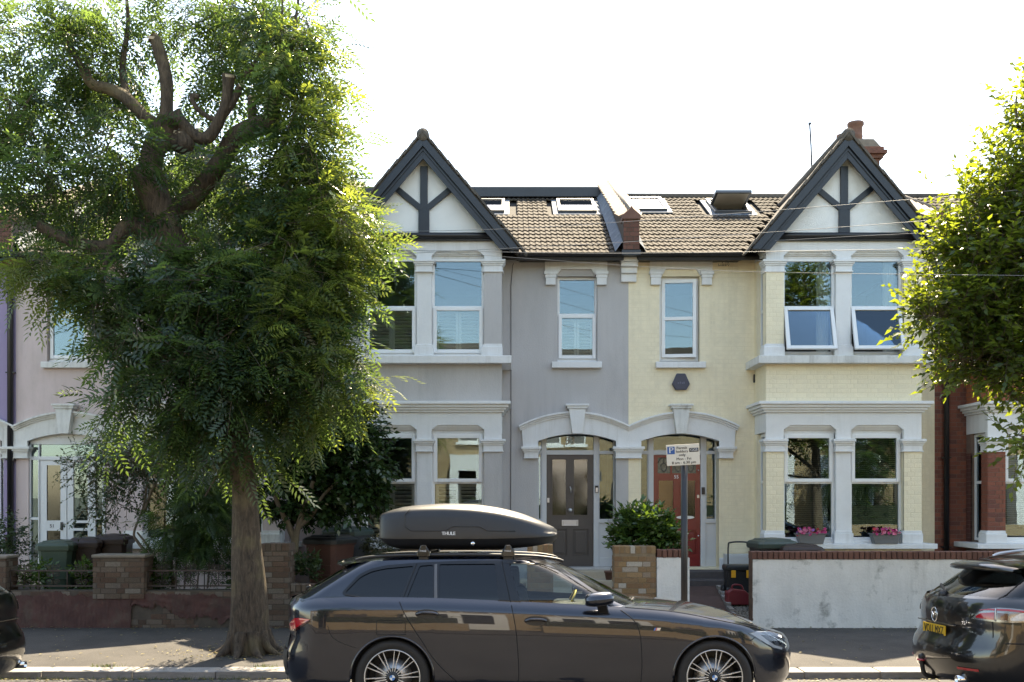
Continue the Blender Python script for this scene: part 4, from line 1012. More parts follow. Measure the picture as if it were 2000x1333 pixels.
# yellow stock brick pillars of the grey house
bp = thing('brick_pillar', 'yellow stock brick gate pillar in front of the laurel bush', 'pillar', (PX(1240, YP), YP, 0.1), 'brick gate pillars')
brick_pier(bp, PX(1200, YP), PX(1281, YP), YP, YP + 0.34, 0.05, PZ(1067, YP), STOCK_BRICK, MORTAR, name='shaft', seed=21)
bp2 = thing('brick_pillar', 'yellow stock brick gate pillar showing just under the nose of the roof box', 'pillar', (PX(1055, YP), YP, 0.1), 'brick gate pillars')
brick_pier(bp2, PX(1030, YP), PX(1080, YP), YP, YP + 0.34, 0.05, PZ(1064, YP), STOCK_BRICK, MORTAR, name='shaft', seed=23)
lw = thing('brick_wall', 'low stock brick garden wall with taller end pillar behind the tree trunk', 'garden wall', (-2.0, YP, 0.1))
brick_pier(lw, PX(508, YP), PX(566, YP), YP, YP + 0.34, 0.05, PZ(1062, YP), OLD_BRICK, DARK_MORTAR, name='end_pillar', seed=25)
core = G().box(PX(566, YP), PX(1030, YP), YP + 0.036, YP + 0.22, 0.04, PZ(1142, YP) - 0.11).build('wall_core', DARK_MORTAR, lw)
lay(core, courses((PX(566, YP), PX(1030, YP), 0.05, PZ(1142, YP) - 0.115), [], seed=27), OLD_BRICK, lambda a: a, YP + 0.036, 0.006, 200, pick=lambda b: b[0])
coping(core, PX(567, YP), PX(1029, YP), YP + 0.02, YP + 0.235, PZ(1142, YP) - 0.107, OLD_BRICK)
# old wall of the pink house: brick courses below, flaking red paint, two pillars
ow = thing('old_wall', 'low old garden wall with flaking dark red paint and bare bricks', 'garden wall', (-6, YP, 0.1))
xo0, xo1, zo = -8.6, PX(507, YP), PZ(1153, YP)
core = G().box(xo0, xo1, YP + 0.03, YP + 0.23, 0.03, zo - 0.01).build('wall_core', DARK_MORTAR, ow)
cs = courses((xo0, xo1, 0.06, zo), [], hgt=0.078, seed=31)
rb = random.Random(5)
pn = lambda x, z: math.sin(x * 2.3 + 1.1) + 0.7 * math.sin(x * 5.1 + z * 6) + 0.4 * math.sin(x * 11 + z * 17)
bare, painted = [], []
for b in cs:
    xm, zm = (b[0] + b[1]) / 2, (b[2] + b[3]) / 2
    vis = xm > PX(300, YP) and zm < 0.34 or zm > zo - 0.11 or (xm > PX(250, YP) and zm < 0.20)
    (bare if vis and pn(xm, zm) > -0.9 else painted).append(b)
lay(core, bare, OLD_BRICK, lambda a: a, YP + 0.03, 0.006, 220)
g = G()                                                   # the paint-and-render skin, with a broken lower edge
nx = 420; xs_ = np.linspace(xo0, xo1, nx)
brk = []; acc = 0.0
for _ in range(nx): acc = acc * 0.86 + random.uniform(-.018, .018); brk.append(acc)
rows = []
for t in np.linspace(0, 1, 9):
    row = []
    for j_, x_ in enumerate(xs_):
        lo = 0.05 if x_ < PX(255, YP) else 0.29 + 0.075 * pn(x_, 0.3) + brk[j_] * 1.6; hi = zo - 0.075 + 0.02 * pn(x_ * 1.7, 0.1) + brk[-j_ - 1] * 0.8
        row.append((x_, YP + 0.010 + 0.006 * pn(x_ * 1.3, t * 2) * (0 < t < 1) + random.uniform(-.004, .004), lo + (hi - lo) * t))
    rows.append(row)
G().grid(rows).build('paint_skin', RED_RENDER, ow)
for px0, px1, py in ((182, 282, 1090), (-40, 12, 1092)):
    brick_pier(ow, PX(px0, YP), PX(px1, YP), YP - 0.015, YP + 0.34, zo - 0.12, PZ(py, YP), OLD_BRICK, DARK_MORTAR, soldier=False, name='pillar', seed=33)
    G().box(PX(px0, YP) - 0.02, PX(px1, YP) + 0.02, YP - 0.03, YP + 0.36, PZ(py, YP), PZ(py, YP) + 0.045).build('pillar_cap', STONE_CAP, ow, bevel=0.015)
# wrought iron railings on top of the old wall
def scroll(g, cx, cz, y, s, flip=1, r=0.0055):
    pts = [(cx + flip * s * (1 - t * 0.85) * math.cos(t * 3.6 * math.pi / 1.2), y, cz + s * (1 - t * 0.85) * math.sin(t * 3.6 * math.pi / 1.2)) for t in np.linspace(0, 1, 26)]
    g.tube(pts, r, 5)
for k, (pa, pb, lab) in enumerate(((284, 506, 'rusty wrought iron railing with scrolls between the brick pillar and the tree'), (14, 181, 'rusty wrought iron railing with scrolls in front of the green bin'))):
    xr0, xr1 = PX(pa, YP), PX(pb, YP); yr = YP + 0.1; zr = PZ(1116, YP)
    rl = thing('railing', lab, 'railing', ((xr0 + xr1) / 2, yr, zo), 'iron railings on the old wall')
    G().bar((xr0, yr, zr), (xr1, yr, zr), 0.012, 0.022).build('top_rail', IRON, rl)
    G().bar((xr0, yr, zo + 0.05), (xr1, yr, zo + 0.05), 0.012, 0.022).build('bottom_rail', IRON, rl)
    nsc = 4 if k == 0 else 3
    for i in range(nsc):
        xc = xr0 + (xr1 - xr0) * (i + 0.5) / nsc; g = G(); m_ = (zr + zo + 0.05) / 2
        for f in (-1, 1):
            scroll(g, xc + f * 0.055, zr + 0.045, yr, 0.045, f); scroll(g, xc + f * 0.055, zr - 0.05, yr, 0.048, -f); scroll(g, xc + f * 0.05, zo + 0.1, yr, 0.045, f)
        g.tube([(xc, yr, zo + 0.05), (xc, yr, zr + 0.09)], 0.006, 5)
        g.build('scrollwork', IRON, rl)
    for i in range(nsc + 1):
        xc = xr0 + (xr1 - xr0) * i / nsc; G().tube([(xc, yr, zo - 0.02), (xc, yr, zr)], 0.008, 6).build('baluster', IRON, rl)

# paths
struct(G().prism([(PX(1348, YP), YP - 0.0), (PX(1470, YP) - 0.02, YP), (PX(1440, YF - 0.6), YF - 0.62), (PX(1240, YF - .6), YF - 0.62)], 0.0, 0.01, axis='z').build('path', PATH_TILE)) if False else None
def sheet(name, x0, x1, x2, x3, m, lift):
    rows = []
    for y in (YP - 0.02, YP + 0.5, 15.6, 16.6, YF - 0.55):
        t = (y - YP) / (YF - 0.55 - YP); rows.append([(x0 + (x3 - x0) * t, y, gz(y) - (0.0 if y > YP + 0.4 else 0.045) + lift), (x1 + (x2 - x1) * t, y, gz(y) - (0.0 if y > YP + 0.4 else 0.045) + lift)])
    return struct(G().grid(rows, smooth=False).build(name, m))
path55 = sheet('tiled_path', 2.47, 3.12, 3.45, 2.1, PATH_TILE, 0.012)
path53 = sheet('stone_path', 0.6, 1.4, 1.9, 0.35, STONE_STEP, 0.012)
gr = G(); rg = random.Random(4)
for _ in range(1500):
    y = rg.uniform(YP + 0.3, YF - 0.7); t = (y - YP) / (YF - 0.55 - YP); x_ = rg.uniform(3.2 + 0.35 * t, 4.3); s = rg.uniform(0.012, 0.03); z = gz(y)
    a = rg.uniform(0, 6.28); ca, sa = math.cos(a) * s, math.sin(a) * s
    gr.add([(x_ - ca, y - sa, z), (x_ + sa, y - ca, z), (x_ + ca, y + sa, z), (x_ - sa, y + ca, z), (x_, y, z + s * 0.9)], [(0, 1, 4), (1, 2, 4), (2, 3, 4), (3, 0, 4)])
tag(gr.build('gravel', mat('grey_gravel', (0.20, 0.18, 0.15), 0.9, 0.4, 30)), 'loose gravel beside the tiled path of the cream house', 'gravel', kind='stuff')
edge = thing('path_edging', 'low stone edging along the path to the red door', 'edging', (3.3, 16, 0.2))
y = YP + 0.35
while y < YF - 0.8:
    t = (y - YP) / (YF - 0.55 - YP); share(kerb_me, 'edging_stone', edge, (3.12 + 0.33 * t + 0.05, y + 0.2, gz(y) + 0.03), (0, 0, -0.09 + random.uniform(-.03, .03)), (0.075, 0.40, 0.12)); y += 0.42

# ---------------------------------------------------------------- wheelie bins
def wheelie(label, loc, rz, body, lid, hgt=1.06, w=0.50, d=0.58):
    """Wheeled bin: tapered body, rim, domed lid with rear hinge and handle, axle and two wheels."""
    t = thing('wheelie_bin', label, 'bin', (0, 0, 0), 'wheelie bins in the front gardens')
    def ring(s, z, k=0.06): 
        a, b = w / 2 * s, d / 2 * s; return [(-a + k, -b, z), (a - k, -b, z), (a, -b + k, z), (a, b - k, z), (a - k, b, z), (-a + k, b, z), (-a, b - k, z), (-a, -b + k, z), (-a + k, -b, z)]
    zb0 = hgt - 0.14
    G().grid([ring(0.02, 0.04), ring(0.80, 0.04), ring(0.84, 0.3), ring(0.98, zb0 - 0.06), ring(0.99, zb0)], smooth=False).build('body', body, t, bevel=0.01)
    G().grid([ring(0.98, zb0 - 0.05), ring(1.06, zb0 - 0.045), ring(1.07, zb0 + 0.01), ring(0.99, zb0 + 0.012)], smooth=False).build('rim', body, t)
    ld = G().grid([ring(1.10, zb0 - 0.03), ring(1.11, zb0 + 0.03), ring(1.0, zb0 + 0.065), ring(0.82, zb0 + 0.085), ring(0.78, zb0 + 0.10), ring(0.02, zb0 + 0.115)], smooth=False).build('lid', lid, t, bevel=0.008)
    G().tube([(-w * 0.4, d * 0.60, zb0 + 0.01), (w * 0.4, d * 0.60, zb0 + 0.01)], 0.018, 8).build('handle', lid, t)
    for s_ in (-1, 1):
        G().lathe([(0.001, -0.02), (0.09, -0.02), (0.1, -0.01), (0.1, 0.01), (0.09, 0.02), (0.001, 0.02)], (s_ * w * 0.42, d * 0.46, 0.10), (1, 0, 0), 16).build('wheel', TEXT_BLACK, t)
    for z in (0.45, 0.6): G().box(-w * 0.36, w * 0.36, -d * 0.47 - 0.004, -d * 0.40, z, z + 0.012).build('rib', body, t)
    t.location = loc; t.rotation_euler = (0, 0, rz); t.scale = (1, 1, 1)
    return t
GREENB = mat('green_bin_plastic', (0.035, 0.062, 0.042), 0.5, 0.1, 4, 0.1, 60)
BROWNB = mat('brown_bin_plastic', (0.022, 0.011, 0.009), 0.5, 0.12, 4, 0.1, 60)
MAROONB = mat('maroon_bin_plastic', (0.075, 0.026, 0.016), 0.5, 0.12, 4, 0.1, 60)
BLKB = mat('black_bin_plastic', (0.016, 0.017, 0.018), 0.4, 0.12, 4, 0.1, 60)
DKGRN = mat('dark_green_lid_plastic', (0.03, 0.05, 0.04), 0.4, 0.12, 4, 0.1, 60)
wheelie('green wheelie bin standing in front of the white porch doors', (PX(117, 15.6), 15.6, gz(15.6)), 0.12, GREENB, GREENB)
wheelie('dark brown wheelie bin, right beside the green one', (PX(172, 15.9), 15.9, gz(15.9)), 0.15, BROWNB, BROWNB)
wheelie('dark brown wheelie bin farthest right of the three by the porch', (PX(222, 16.1), 16.1, gz(16.1)), 0.15, BROWNB, BROWNB, 1.08)
wheelie('maroon wheelie bin with black lid behind the estate car', (PX(645, 15.9), 15.9, gz(15.9)), -0.4, MAROONB, BLKB, 1.10, 0.56, 0.66)
wheelie('black wheelie bin with dark green lid half hidden behind the maroon bin', (PX(680, 16.7), 16.7, gz(16.7)), -0.4, BLKB, DKGRN, 1.12, 0.56, 0.66)
wheelie('wheelie bin with dark green lid behind the white wall', (PX(1508, 15.4), 15.4, gz(15.4)), 0.1, BLKB, DKGRN, 1.115, 0.56, 0.6)
wheelie('wheelie bin with dark brown lid behind the white wall', (PX(1560, 15.15), 15.15, gz(15.15)), 0.0, BROWNB, BROWNB, 1.07, 0.55, 0.6)

# ---------------------------------------------------------------- parking sign
YS = 11.75
sp = thing('sign_post', 'black metal post carrying the parking permit sign', 'post', (PX(1336.5, YS), YS, 0.04))
G().tube([(PX(1336.5, YS), YS, 0.0), (PX(1336.5, YS), YS, PZ(880, YS))], 0.038, 20).build('pole', BLACK_METAL, sp)
G().lathe([(0.001, 0.03), (0.03, 0.025), (0.041, 0.0)], (PX(1336.5, YS), YS, PZ(880, YS)), (0, 0, 1), 16).build('pole_cap', BLACK_METAL, sp)
cx, cz = PX(1332.5, YS), PZ(889, YS); ys = YS - 0.055
sg = thing('parking_sign', 'cream permit holders parking sign plate with blue P on black post', 'sign', (0, 0, 0))
SW, SH = 0.375, 0.235
plate = G().box(-SW / 2, SW / 2, -0.003, 0.0, -SH / 2, SH / 2).build('plate', mat('cream_sign_face', (0.66, 0.60, 0.50), 0.45, 0.04, 6), sg, bevel=0.001)
G().box(-SW / 2 - 0.002, SW / 2 + 0.002, 0.0005, 0.003, -SH / 2 - 0.002, SH / 2 + 0.002).build('back_plate', SATIN, sg)
G().box(-0.05, 0.05, 0.003, 0.03, -0.02, 0.02).build('clamp', BLACK_METAL, sg)
G().box(-0.178, -0.093, -0.0045, -0.003, 0.012, 0.097).build('blue_panel', mat('sign_blue', (0.012, 0.09, 0.28), 0.45, 0.03), sg)
G().box(0.073, 0.178, -0.0045, -0.003, 0.028, 0.072).build('black_panel', TEXT_BLACK, sg)
def bold(name, s, size, m, at, sx=1.0):
    o = text(name, s, size, m, sg, at, ext=0.0006); o.data.transform(Matrix.Identity(4)); o.scale = (sx, 1, 1)
    o2 = o.copy(); COL.objects.link(o2); o2.location.x += size * 0.035
    return o
bold('lettering', 'P', 0.095, TEXT_WHITE, (-0.136, -0.0055, 0.055), 1.15)
bold('lettering', 'Permit', 0.043, TEXT_BLACK, (-0.012, -0.004, 0.078), 1.05)
bold('lettering', 'holders', 0.043, TEXT_BLACK, (-0.012, -0.004, 0.038), 1.05)
bold('lettering', 'only', 0.043, TEXT_BLACK, (-0.012, -0.004, -0.002), 1.05)
bold('lettering', 'GGS', 0.04, TEXT_WHITE, (0.125, -0.0055, 0.05), 1.1)
bold('lettering', 'Mon - Fri', 0.043, TEXT_BLACK, (0.005, -0.004, -0.047), 1.05)
bold('lettering', '8 am - 6.30 pm', 0.043, TEXT_BLACK, (0.005, -0.004, -0.090), 1.05)
sg.location = (cx, ys, cz); sg.rotation_euler = (0, rad(-3.0), 0)

# ---------------------------------------------------------------- window boxes with flowers
def window_box(label, px, seed):
    y = YB - 0.06; x_ = PX(px, y); z = zb(1062)
    t = thing('window_box', label, 'window box', (x_, y, z), 'window boxes on the cream house sill')
    w0, w1, hh = 0.19, 0.24, 0.17
    prof = [(-w0, z), (w0, z), (w1, z + hh), (-w1, z + hh)]
    G().prism([(x_ + a, b) for a, b in prof], y - 0.08, y + 0.08).build('trough', mat('grey_trough_plastic', (0.14, 0.14, 0.14), 0.5, 0.08), t, bevel=0.008)
    G().box(x_ - w1 - 0.012, x_ + w1 + 0.012, y - 0.092, y + 0.092, z + hh - 0.018, z + hh + 0.004).build('rim', mat('grey_trough_plastic', (0.14,) * 3), t, bevel=0.004)
    G().box(x_ - 0.21, x_ + 0.21, y - 0.086, y - 0.08, z + 0.085, z + 0.10).build('rib', mat('grey_trough_plastic', (0.14,) * 3), t)
    r = random.Random(seed)
    lf = G()
    for _ in range(160):
        c = Vector((x_ + r.uniform(-w1, w1), y + r.uniform(-.09, .08), z + hh + r.uniform(-.01, .07))); d = Vector((r.uniform(-1, 1), r.uniform(-1, 0.4), r.uniform(-.3, .8))).normalized() * 0.035; s = d.cross(Vector((0, 0, 1))).normalized() * 0.014
        lf.add([c, c + d * 0.5 + s, c + d, c + d * 0.5 - s], [(0, 1, 2, 3)])
    stuff(lf.build('foliage', leafmat('bedding_leaf', (0.03, 0.07, 0.02), (0.06, 0.12, 0.03), (0.12, 0.2, 0.03)), t, recalc=False))
    cols = [mat('magenta_petal', (0.42, 0.02, 0.12), 0.6, 0.2, 30), mat('pink_petal', (0.62, 0.16, 0.25), 0.6, 0.2, 30), mat('violet_petal', (0.26, 0.08, 0.30), 0.6, 0.2, 30), mat('red_petal', (0.45, 0.02, 0.03), 0.6, 0.2, 30)]
    mes = []
    for m_ in cols:
        g = G()
        for k in range(5):
            a = k * 2 * math.pi / 5; d = Vector((math.cos(a), -0.35, math.sin(a))); s = Vector((-math.sin(a), 0, math.cos(a))); g.add([(0, 0, 0), d * 0.016 + s * 0.013, d * 0.027, d * 0.016 - s * 0.013], [(0, 1, 2, 3)])
        g.lathe([(0.001, -0.006), (0.004, -0.003), (0.005, 0)], (0, 0, 0), (0, 1, 0), 6)
        mes.append(mesh_only(g, 'flower', m_))
    for _ in range(42):
        share(r.choice(mes[:2] if r.random() < 0.65 else mes), 'flower', t, (x_ + r.uniform(-w1, w1), y + r.uniform(-.12, .02), z + hh + r.uniform(-0.02, .085)), (r.uniform(-.8, .3), r.uniform(-.5, .5), r.uniform(-.7, .7)), (1.15,) * 3)
window_box('grey trough of pink flowers on the sill, left of two, by the white mullion', 1583, 3)
window_box('grey trough of pink flowers on the sill, right of two', 1728, 8)

# ---------------------------------------------------------------- things by the cream house path
def curved(pts, n=10):
    out = []
    for i in range(len(pts) - 1):
        p0, p1, p2, p3 = [Vector(pts[max(0, min(len(pts) - 1, i + k))]) for k in (-1, 0, 1, 2)]
        for t in np.linspace(0, 1, n, endpoint=False): out.append(0.5 * ((2 * p1) + (p2 - p0) * t + (2 * p0 - 5 * p1 + 4 * p2 - p3) * t * t + (3 * p1 - p0 - 3 * p2 + p3) * t ** 3))
    out.append(Vector(pts[-1])); return out
yt = 16.5; xt = PX(1448, yt); zt0 = gz(yt)
tb = thing('tool_trolley', 'black wheeled toolbox with yellow clips and a tall handle', 'toolbox', (xt, yt, zt0))
G().prism([(xt - 0.24, zt0 + 0.06), (xt + 0.24, zt0 + 0.06), (xt + 0.26, zt0 + 0.42), (xt - 0.26, zt0 + 0.42)], yt - 0.17, yt + 0.17).build('body', BLKB, tb, bevel=0.02)
G().box(xt - 0.28, xt + 0.28, yt - 0.19, yt + 0.19, zt0 + 0.40, zt0 + 0.50).build('lid', BLKB, tb, bevel=0.03)
for s_ in (-0.17, 0.07): G().box(xt + s_ - 0.035, xt + s_ + 0.035, yt - 0.21, yt - 0.185, zt0 + 0.30, zt0 + 0.42).build('clip', mat('yellow_plastic', (0.75, 0.34, 0.02), 0.45, 0.05), tb, bevel=0.006)
G().tube(curved([(xt - 0.18, yt + 0.15, zt0 + 0.4), (xt - 0.18, yt + 0.15, zt0 + 0.78), (xt - 0.13, yt + 0.15, zt0 + 0.85), (xt + 0.13, yt + 0.15, zt0 + 0.85), (xt + 0.18, yt + 0.15, zt0 + 0.78), (xt + 0.18, yt + 0.15, zt0 + 0.4)]), 0.014, 8).build('handle', BLACK_METAL, tb)
for s_ in (-1, 1): G().lathe([(0.001, -0.025), (0.08, -0.02), (0.09, 0), (0.08, 0.02), (0.001, 0.025)], (xt + s_ * 0.28, yt + 0.1, zt0 + 0.09), (1, 0, 0), 16).build('wheel', BLKB, tb)
yc = 15.7; xc = PX(1441, yc); zc = gz(yc)
fc = thing('fuel_can', 'dark red plastic fuel can standing on the gravel', 'fuel can', (xc, yc, zc))
REDP = mat('red_can_plastic', (0.20, 0.022, 0.028), 0.45, 0.08, 5)
G().prism([(xc - 0.19, zc + 0.02), (xc + 0.17, zc + 0.02), (xc + 0.18, zc + 0.17), (xc + 0.10, zc + 0.24), (xc - 0.12, zc + 0.27), (xc - 0.19, zc + 0.22)], yc - 0.09, yc + 0.09).build('body', REDP, fc, bevel=0.03, segs=3)
G().tube(curved([(xc - 0.09, yc, zc + 0.25), (xc - 0.07, yc, zc + 0.32), (xc + 0.05, yc, zc + 0.31), (xc + 0.09, yc, zc + 0.22)], 6), 0.014, 8).build('handle', REDP, fc)
G().lathe([(0.03, 0), (0.03, 0.04), (0.001, 0.045)], (xc - 0.15, yc, zc + 0.24), (0, 0, 1), 12).build('cap', BLKB, fc)
mb = thing('meter_box', 'pale grey meter box low on the bay return behind the toolbox', 'meter box', (PX(1445, 17.5), 17.6, 0.45))
G().box(PX(1418, 17.6), PX(1470, 17.6), 17.55, 17.83, 0.5, PZ(1083, 17.6)).build('cabinet', FRAME_GREY, mb, bevel=0.01)
G().box(PX(1421, 17.6), PX(1467, 17.6), 17.538, 17.55, 0.55, PZ(1086, 17.6)).build('door', FRAME_GREY, mb, bevel=0.006)
pot = thing('flower_pot', 'small terracotta pot beside the dark front door', 'flower pot', (PX(1189, 17.2), 17.2, 0.53))
G().lathe([(0.001, 0.0), (0.05, 0), (0.07, 0.12), (0.08, 0.12), (0.08, 0.15), (0.065, 0.15), (0.06, 0.11), (0.001, 0.11)], (PX(1189, 17.2), 17.2, 0.53), (0, 0, 1), 16).build('pot', CLAY_RED, pot)
G().tube([(PX(1190, 17.2), 17.2, 0.62), (PX(1194, 17.2), 17.2, 0.74), (PX(1198, 17.2), 17.15, 0.80)], 0.006, 5).build('stem', mat('dry_stem', (0.08, 0.06, 0.03), 0.8), pot)

# ---------------------------------------------------------------- overhead wires
WIRES = [('pale overhead wire, highest of those crossing the gable', [(2130, 356, 10.5), (1840, 385, 12.0), (1242, 432, 15.0), (1000, 447, 16.2), (770, 453, 16.8)], PALE_CABLE),
         ('pale overhead wire dipping across the roof tiles', [(2130, 396, 10.5), (1840, 429, 12.0), (1242, 472, 15.0), (1000, 485, 16.2), (750, 498, 16.8)], PALE_CABLE),
         ('pale overhead wire running level under the gutters', [(2130, 480, 13.0), (1840, 486, 13.2), (1242, 495, 14.5), (1000, 493, 15.5), (745, 488, 16.8)], PALE_CABLE),
         ('thin dark wire ending at the cream gable foot', [(2130, 446, 11.0), (1790, 456, 13.5), (1514, 470.5, 16.6)], PALE_CABLE),
         ('thin wire sagging across the upper windows', [(2130, 540, 10.0), (1500, 532, 13.0), (1240, 520, 14.5), (1000, 503, 16.0), (770, 487, 16.8)], PALE_CABLE)]
for k, (lab, pts, m_) in enumerate(WIRES):
    o = G().tube(curved([P(*p) for p in pts], 8), 0.0038 if k < 3 else 0.0026, 6).build('overhead_wire', m_)
    tag(o, lab, 'wire', 'overhead wires')
# ================================================================ trees and plants
BARK = None
def bark(name, c1, c2, scale=9.0):
    m = bpy.data.materials.new(name); m.use_nodes = True; nt = m.node_tree; L = nt.links.new; b = nt.nodes["Principled BSDF"]
    tc = nd(nt, "ShaderNodeTexCoord"); mp = nd(nt, "ShaderNodeMapping"); mp.inputs['Scale'].default_value = (1, 1, 0.22); L(tc.outputs['Object'], mp.inputs[0])
    v = nd(nt, "ShaderNodeTexNoise"); setin(v, Scale=scale * 3.2, Detail=8.0, Roughness=0.75, Distortion=0.6); L(mp.outputs[0], v.inputs['Vector'])
    n = nd(nt, "ShaderNodeTexNoise"); setin(n, Scale=2.6, Detail=6.0); L(tc.outputs['Object'], n.inputs['Vector'])
    cr = nd(nt, "ShaderNodeValToRGB"); cr.color_ramp.elements[0].position = 0.36; cr.color_ramp.elements[0].color = c4(c1); cr.color_ramp.elements[1].position = 0.66; cr.color_ramp.elements[1].color = c4(c2); L(v.outputs[0], cr.inputs[0])
    mx = nd(nt, "ShaderNodeMix", data_type='RGBA'); mr = nd(nt, "ShaderNodeMapRange"); setin(mr, From_Min=0.52, From_Max=0.72, To_Max=0.55); L(n.outputs[0], mr.inputs[0]); L(mr.outputs[0], mx.inputs[0]); L(cr.outputs[0], mx.inputs[6]); mx.inputs[7].default_value = c4((0.26, 0.21, 0.10))
    L(mx.outputs[2], b.inputs['Base Color']); setin(b, Roughness=0.9)
    bu = nd(nt, "ShaderNodeBump"); setin(bu, Strength=1.0, Distance=0.055); L(v.outputs[0], bu.inputs['Height']); L(bu.outputs[0], b.inputs['Normal'])
    return m
ASH_BARK = bark('furrowed_ash_bark', (0.042, 0.030, 0.021), (0.155, 0.112, 0.075))
SMOOTH_BARK = bark('smooth_brown_bark', (0.09, 0.07, 0.05), (0.19, 0.15, 0.11), 4)
CUT = mat('sawn_wood', (0.42, 0.33, 0.22), 0.8, 0.15, 10)

def quads_mesh(name, V, F, m, parent, tone=None):
    """Big quad mesh from numpy arrays; tone: one value per face."""
    me = bpy.data.meshes.new(name); n, k = len(V), len(F)
    off = np.array(parent['_base'] if parent is not None else (0, 0, 0), dtype=np.float32)
    me.vertices.add(n); me.vertices.foreach_set('co', (V - off).astype(np.float32).ravel())
    me.loops.add(k * 4); me.loops.foreach_set('vertex_index', F.astype(np.int32).ravel())
    me.polygons.add(k); me.polygons.foreach_set('loop_start', np.arange(0, k * 4, 4, dtype=np.int32))
    me.update(calc_edges=True)
    if tone is not None:
        at = me.attributes.new('tone', 'FLOAT', 'FACE'); at.data.foreach_set('value', tone.astype(np.float32))
    me.materials.append(m)
    o = bpy.data.objects.new(name, me); COL.objects.link(o); o['_base'] = tuple(float(v) for v in off)
    if parent is not None: o.parent = parent
    return o
def leaf_template(kind):
    """Leaf (or compound leaf) pointing along +x, upper side +z; returns verts, quads."""
    V, F = [], []
    def blade(base, d, side, up, L_, w_, fold=0.25, droop=0.12):
        i = len(V); base, d, side, up = map(np.array, (base, d, side, up))
        V.extend([base, base + d * L_ * 0.42 + side * w_ + up * w_ * fold - up * L_ * droop * 0.2, base + d * L_ - up * L_ * droop, base + d * L_ * 0.42 - side * w_ + up * w_ * fold - up * L_ * droop * 0.2])
        F.append((i, i + 1, i + 2, i + 3))
    x, y, z = np.eye(3)
    if kind == 'pinnate':
        for k in range(5):
            t = 0.05 + 0.042 * k; dz = -1.6 * t * t
            for s in (-1, 1):
                d = (x * 0.62 + y * s * 0.78); d /= np.linalg.norm(d); sd_ = np.array((-d[1], d[0], 0))
                blade((t, 0.004 * s, dz), d, sd_, z, 0.088 - 0.006 * abs(k - 2), 0.0125)
        blade((0.245, 0, -1.6 * 0.06), x, y, z, 0.085, 0.0135)
    elif kind == 'ovate': blade((0, 0, 0), x, y, z, 1.0, 0.27, 0.3, 0.18)
    return np.array(V), np.array(F)
def unit(a): return a / np.maximum(1e-9, np.linalg.norm(a, axis=-1, keepdims=True))
def foliage(parent, blobs, ntwig, per, kind, m, seed, twig=0.5, droop=0.35, size=1.0, spread=0.9, skin=2.6, name='crown', twig_mat=None, up=0.0, shoot=None):
    """Leaves along twigs that start inside the given ellipsoids and grow outwards."""
    r = np.random.default_rng(seed); tv, tf = leaf_template(kind)
    w = np.array([b[2] for b in blobs], float); w /= w.sum(); pick = r.choice(len(blobs), ntwig, p=w)
    C = np.array([b[0] for b in blobs])[pick]; R = np.array([b[1] for b in blobs])[pick]
    dirs = unit(r.normal(size=(ntwig, 3))); rr = r.random((ntwig, 1)) ** (1 / skin)
    p0 = C + dirs * R * rr
    td = unit(dirs * 0.75 + unit(r.normal(size=(ntwig, 3))) * 0.6 + np.array([0, 0, -droop + up])); L_ = twig * (0.6 + 0.7 * r.random((ntwig, 1)))
    t = (np.arange(per) + 0.5) / per
    pos = p0[:, None, :] + td[:, None, :] * (L_[:, None, :] * t[None, :, None]) + np.array([0, 0, -1.0]) * (0.30 * droop * (L_[:, None, :] * t[None, :, None]) ** 2 / max(twig, .01))
    side = unit(np.cross(td, np.array([0, 0, 1.0]))); alt = np.where(np.arange(per) % 2 == 0, 1, -1)
    ld = td[:, None, :] * 0.55 + side[:, None, :] * alt[None, :, None] * spread + r.normal(size=(ntwig, per, 3)) * 0.30 + np.array([0, 0, -droop * 0.5])
    ld[:, -1, :] = td + r.normal(size=(ntwig, 3)) * 0.1
    ld = unit(ld).reshape(-1, 3); pos = pos.reshape(-1, 3); n = len(pos)
    upv = np.array([0, 0, 1.0]) + r.normal(size=(n, 3)) * 0.55
    sd_ = unit(np.cross(upv, ld)); nv = np.cross(ld, sd_)
    sz = size * (0.7 + 0.55 * r.random((n, 1, 1)))
    V = pos[:, None, :] + sz * (tv[None, :, 0:1] * ld[:, None, :] + tv[None, :, 1:2] * sd_[:, None, :] + tv[None, :, 2:3] * nv[:, None, :])
    k = len(tv); F = tf[None] + (np.arange(n) * k)[:, None, None]
    tone_t = np.repeat(np.clip(r.normal(0.45, 0.22, ntwig), 0, 1), per); tone = np.repeat(np.clip(tone_t + r.normal(0, 0.12, n), 0, 1), len(tf))
    o = quads_mesh(name, V.reshape(-1, 3), F.reshape(-1, 4), m, parent, tone)
    if twig_mat:
        tri = np.array([[1, 0], [-.5, .87], [-.5, -.87]]); q2 = unit(np.cross(td, side)); rad_ = 0.0042 * size * (1.0 if kind == 'pinnate' else 1 / max(size, .05) * 0.9)
        ring = lambda c, s_: c[:, None, :] + s_ * (tri[None, :, 0:1] * side[:, None, :] + tri[None, :, 1:2] * q2[:, None, :])
        e = p0 + td * L_ + np.array([0, 0, -1.0]) * (0.30 * droop * L_ ** 2 / twig)
        TV = np.concatenate([ring(p0 - td * 0.12, rad_ * 1.3), ring(e, rad_ * 0.5)], 1); base = (np.arange(ntwig) * 6)[:, None, None]
        TF = np.array([[0, 1, 4, 3], [1, 2, 5, 4], [2, 0, 3, 5]])[None] + base
        quads_mesh('twigs', TV.reshape(-1, 3), TF.reshape(-1, 4), twig_mat, parent)['kind'] = 'stuff'
    return o
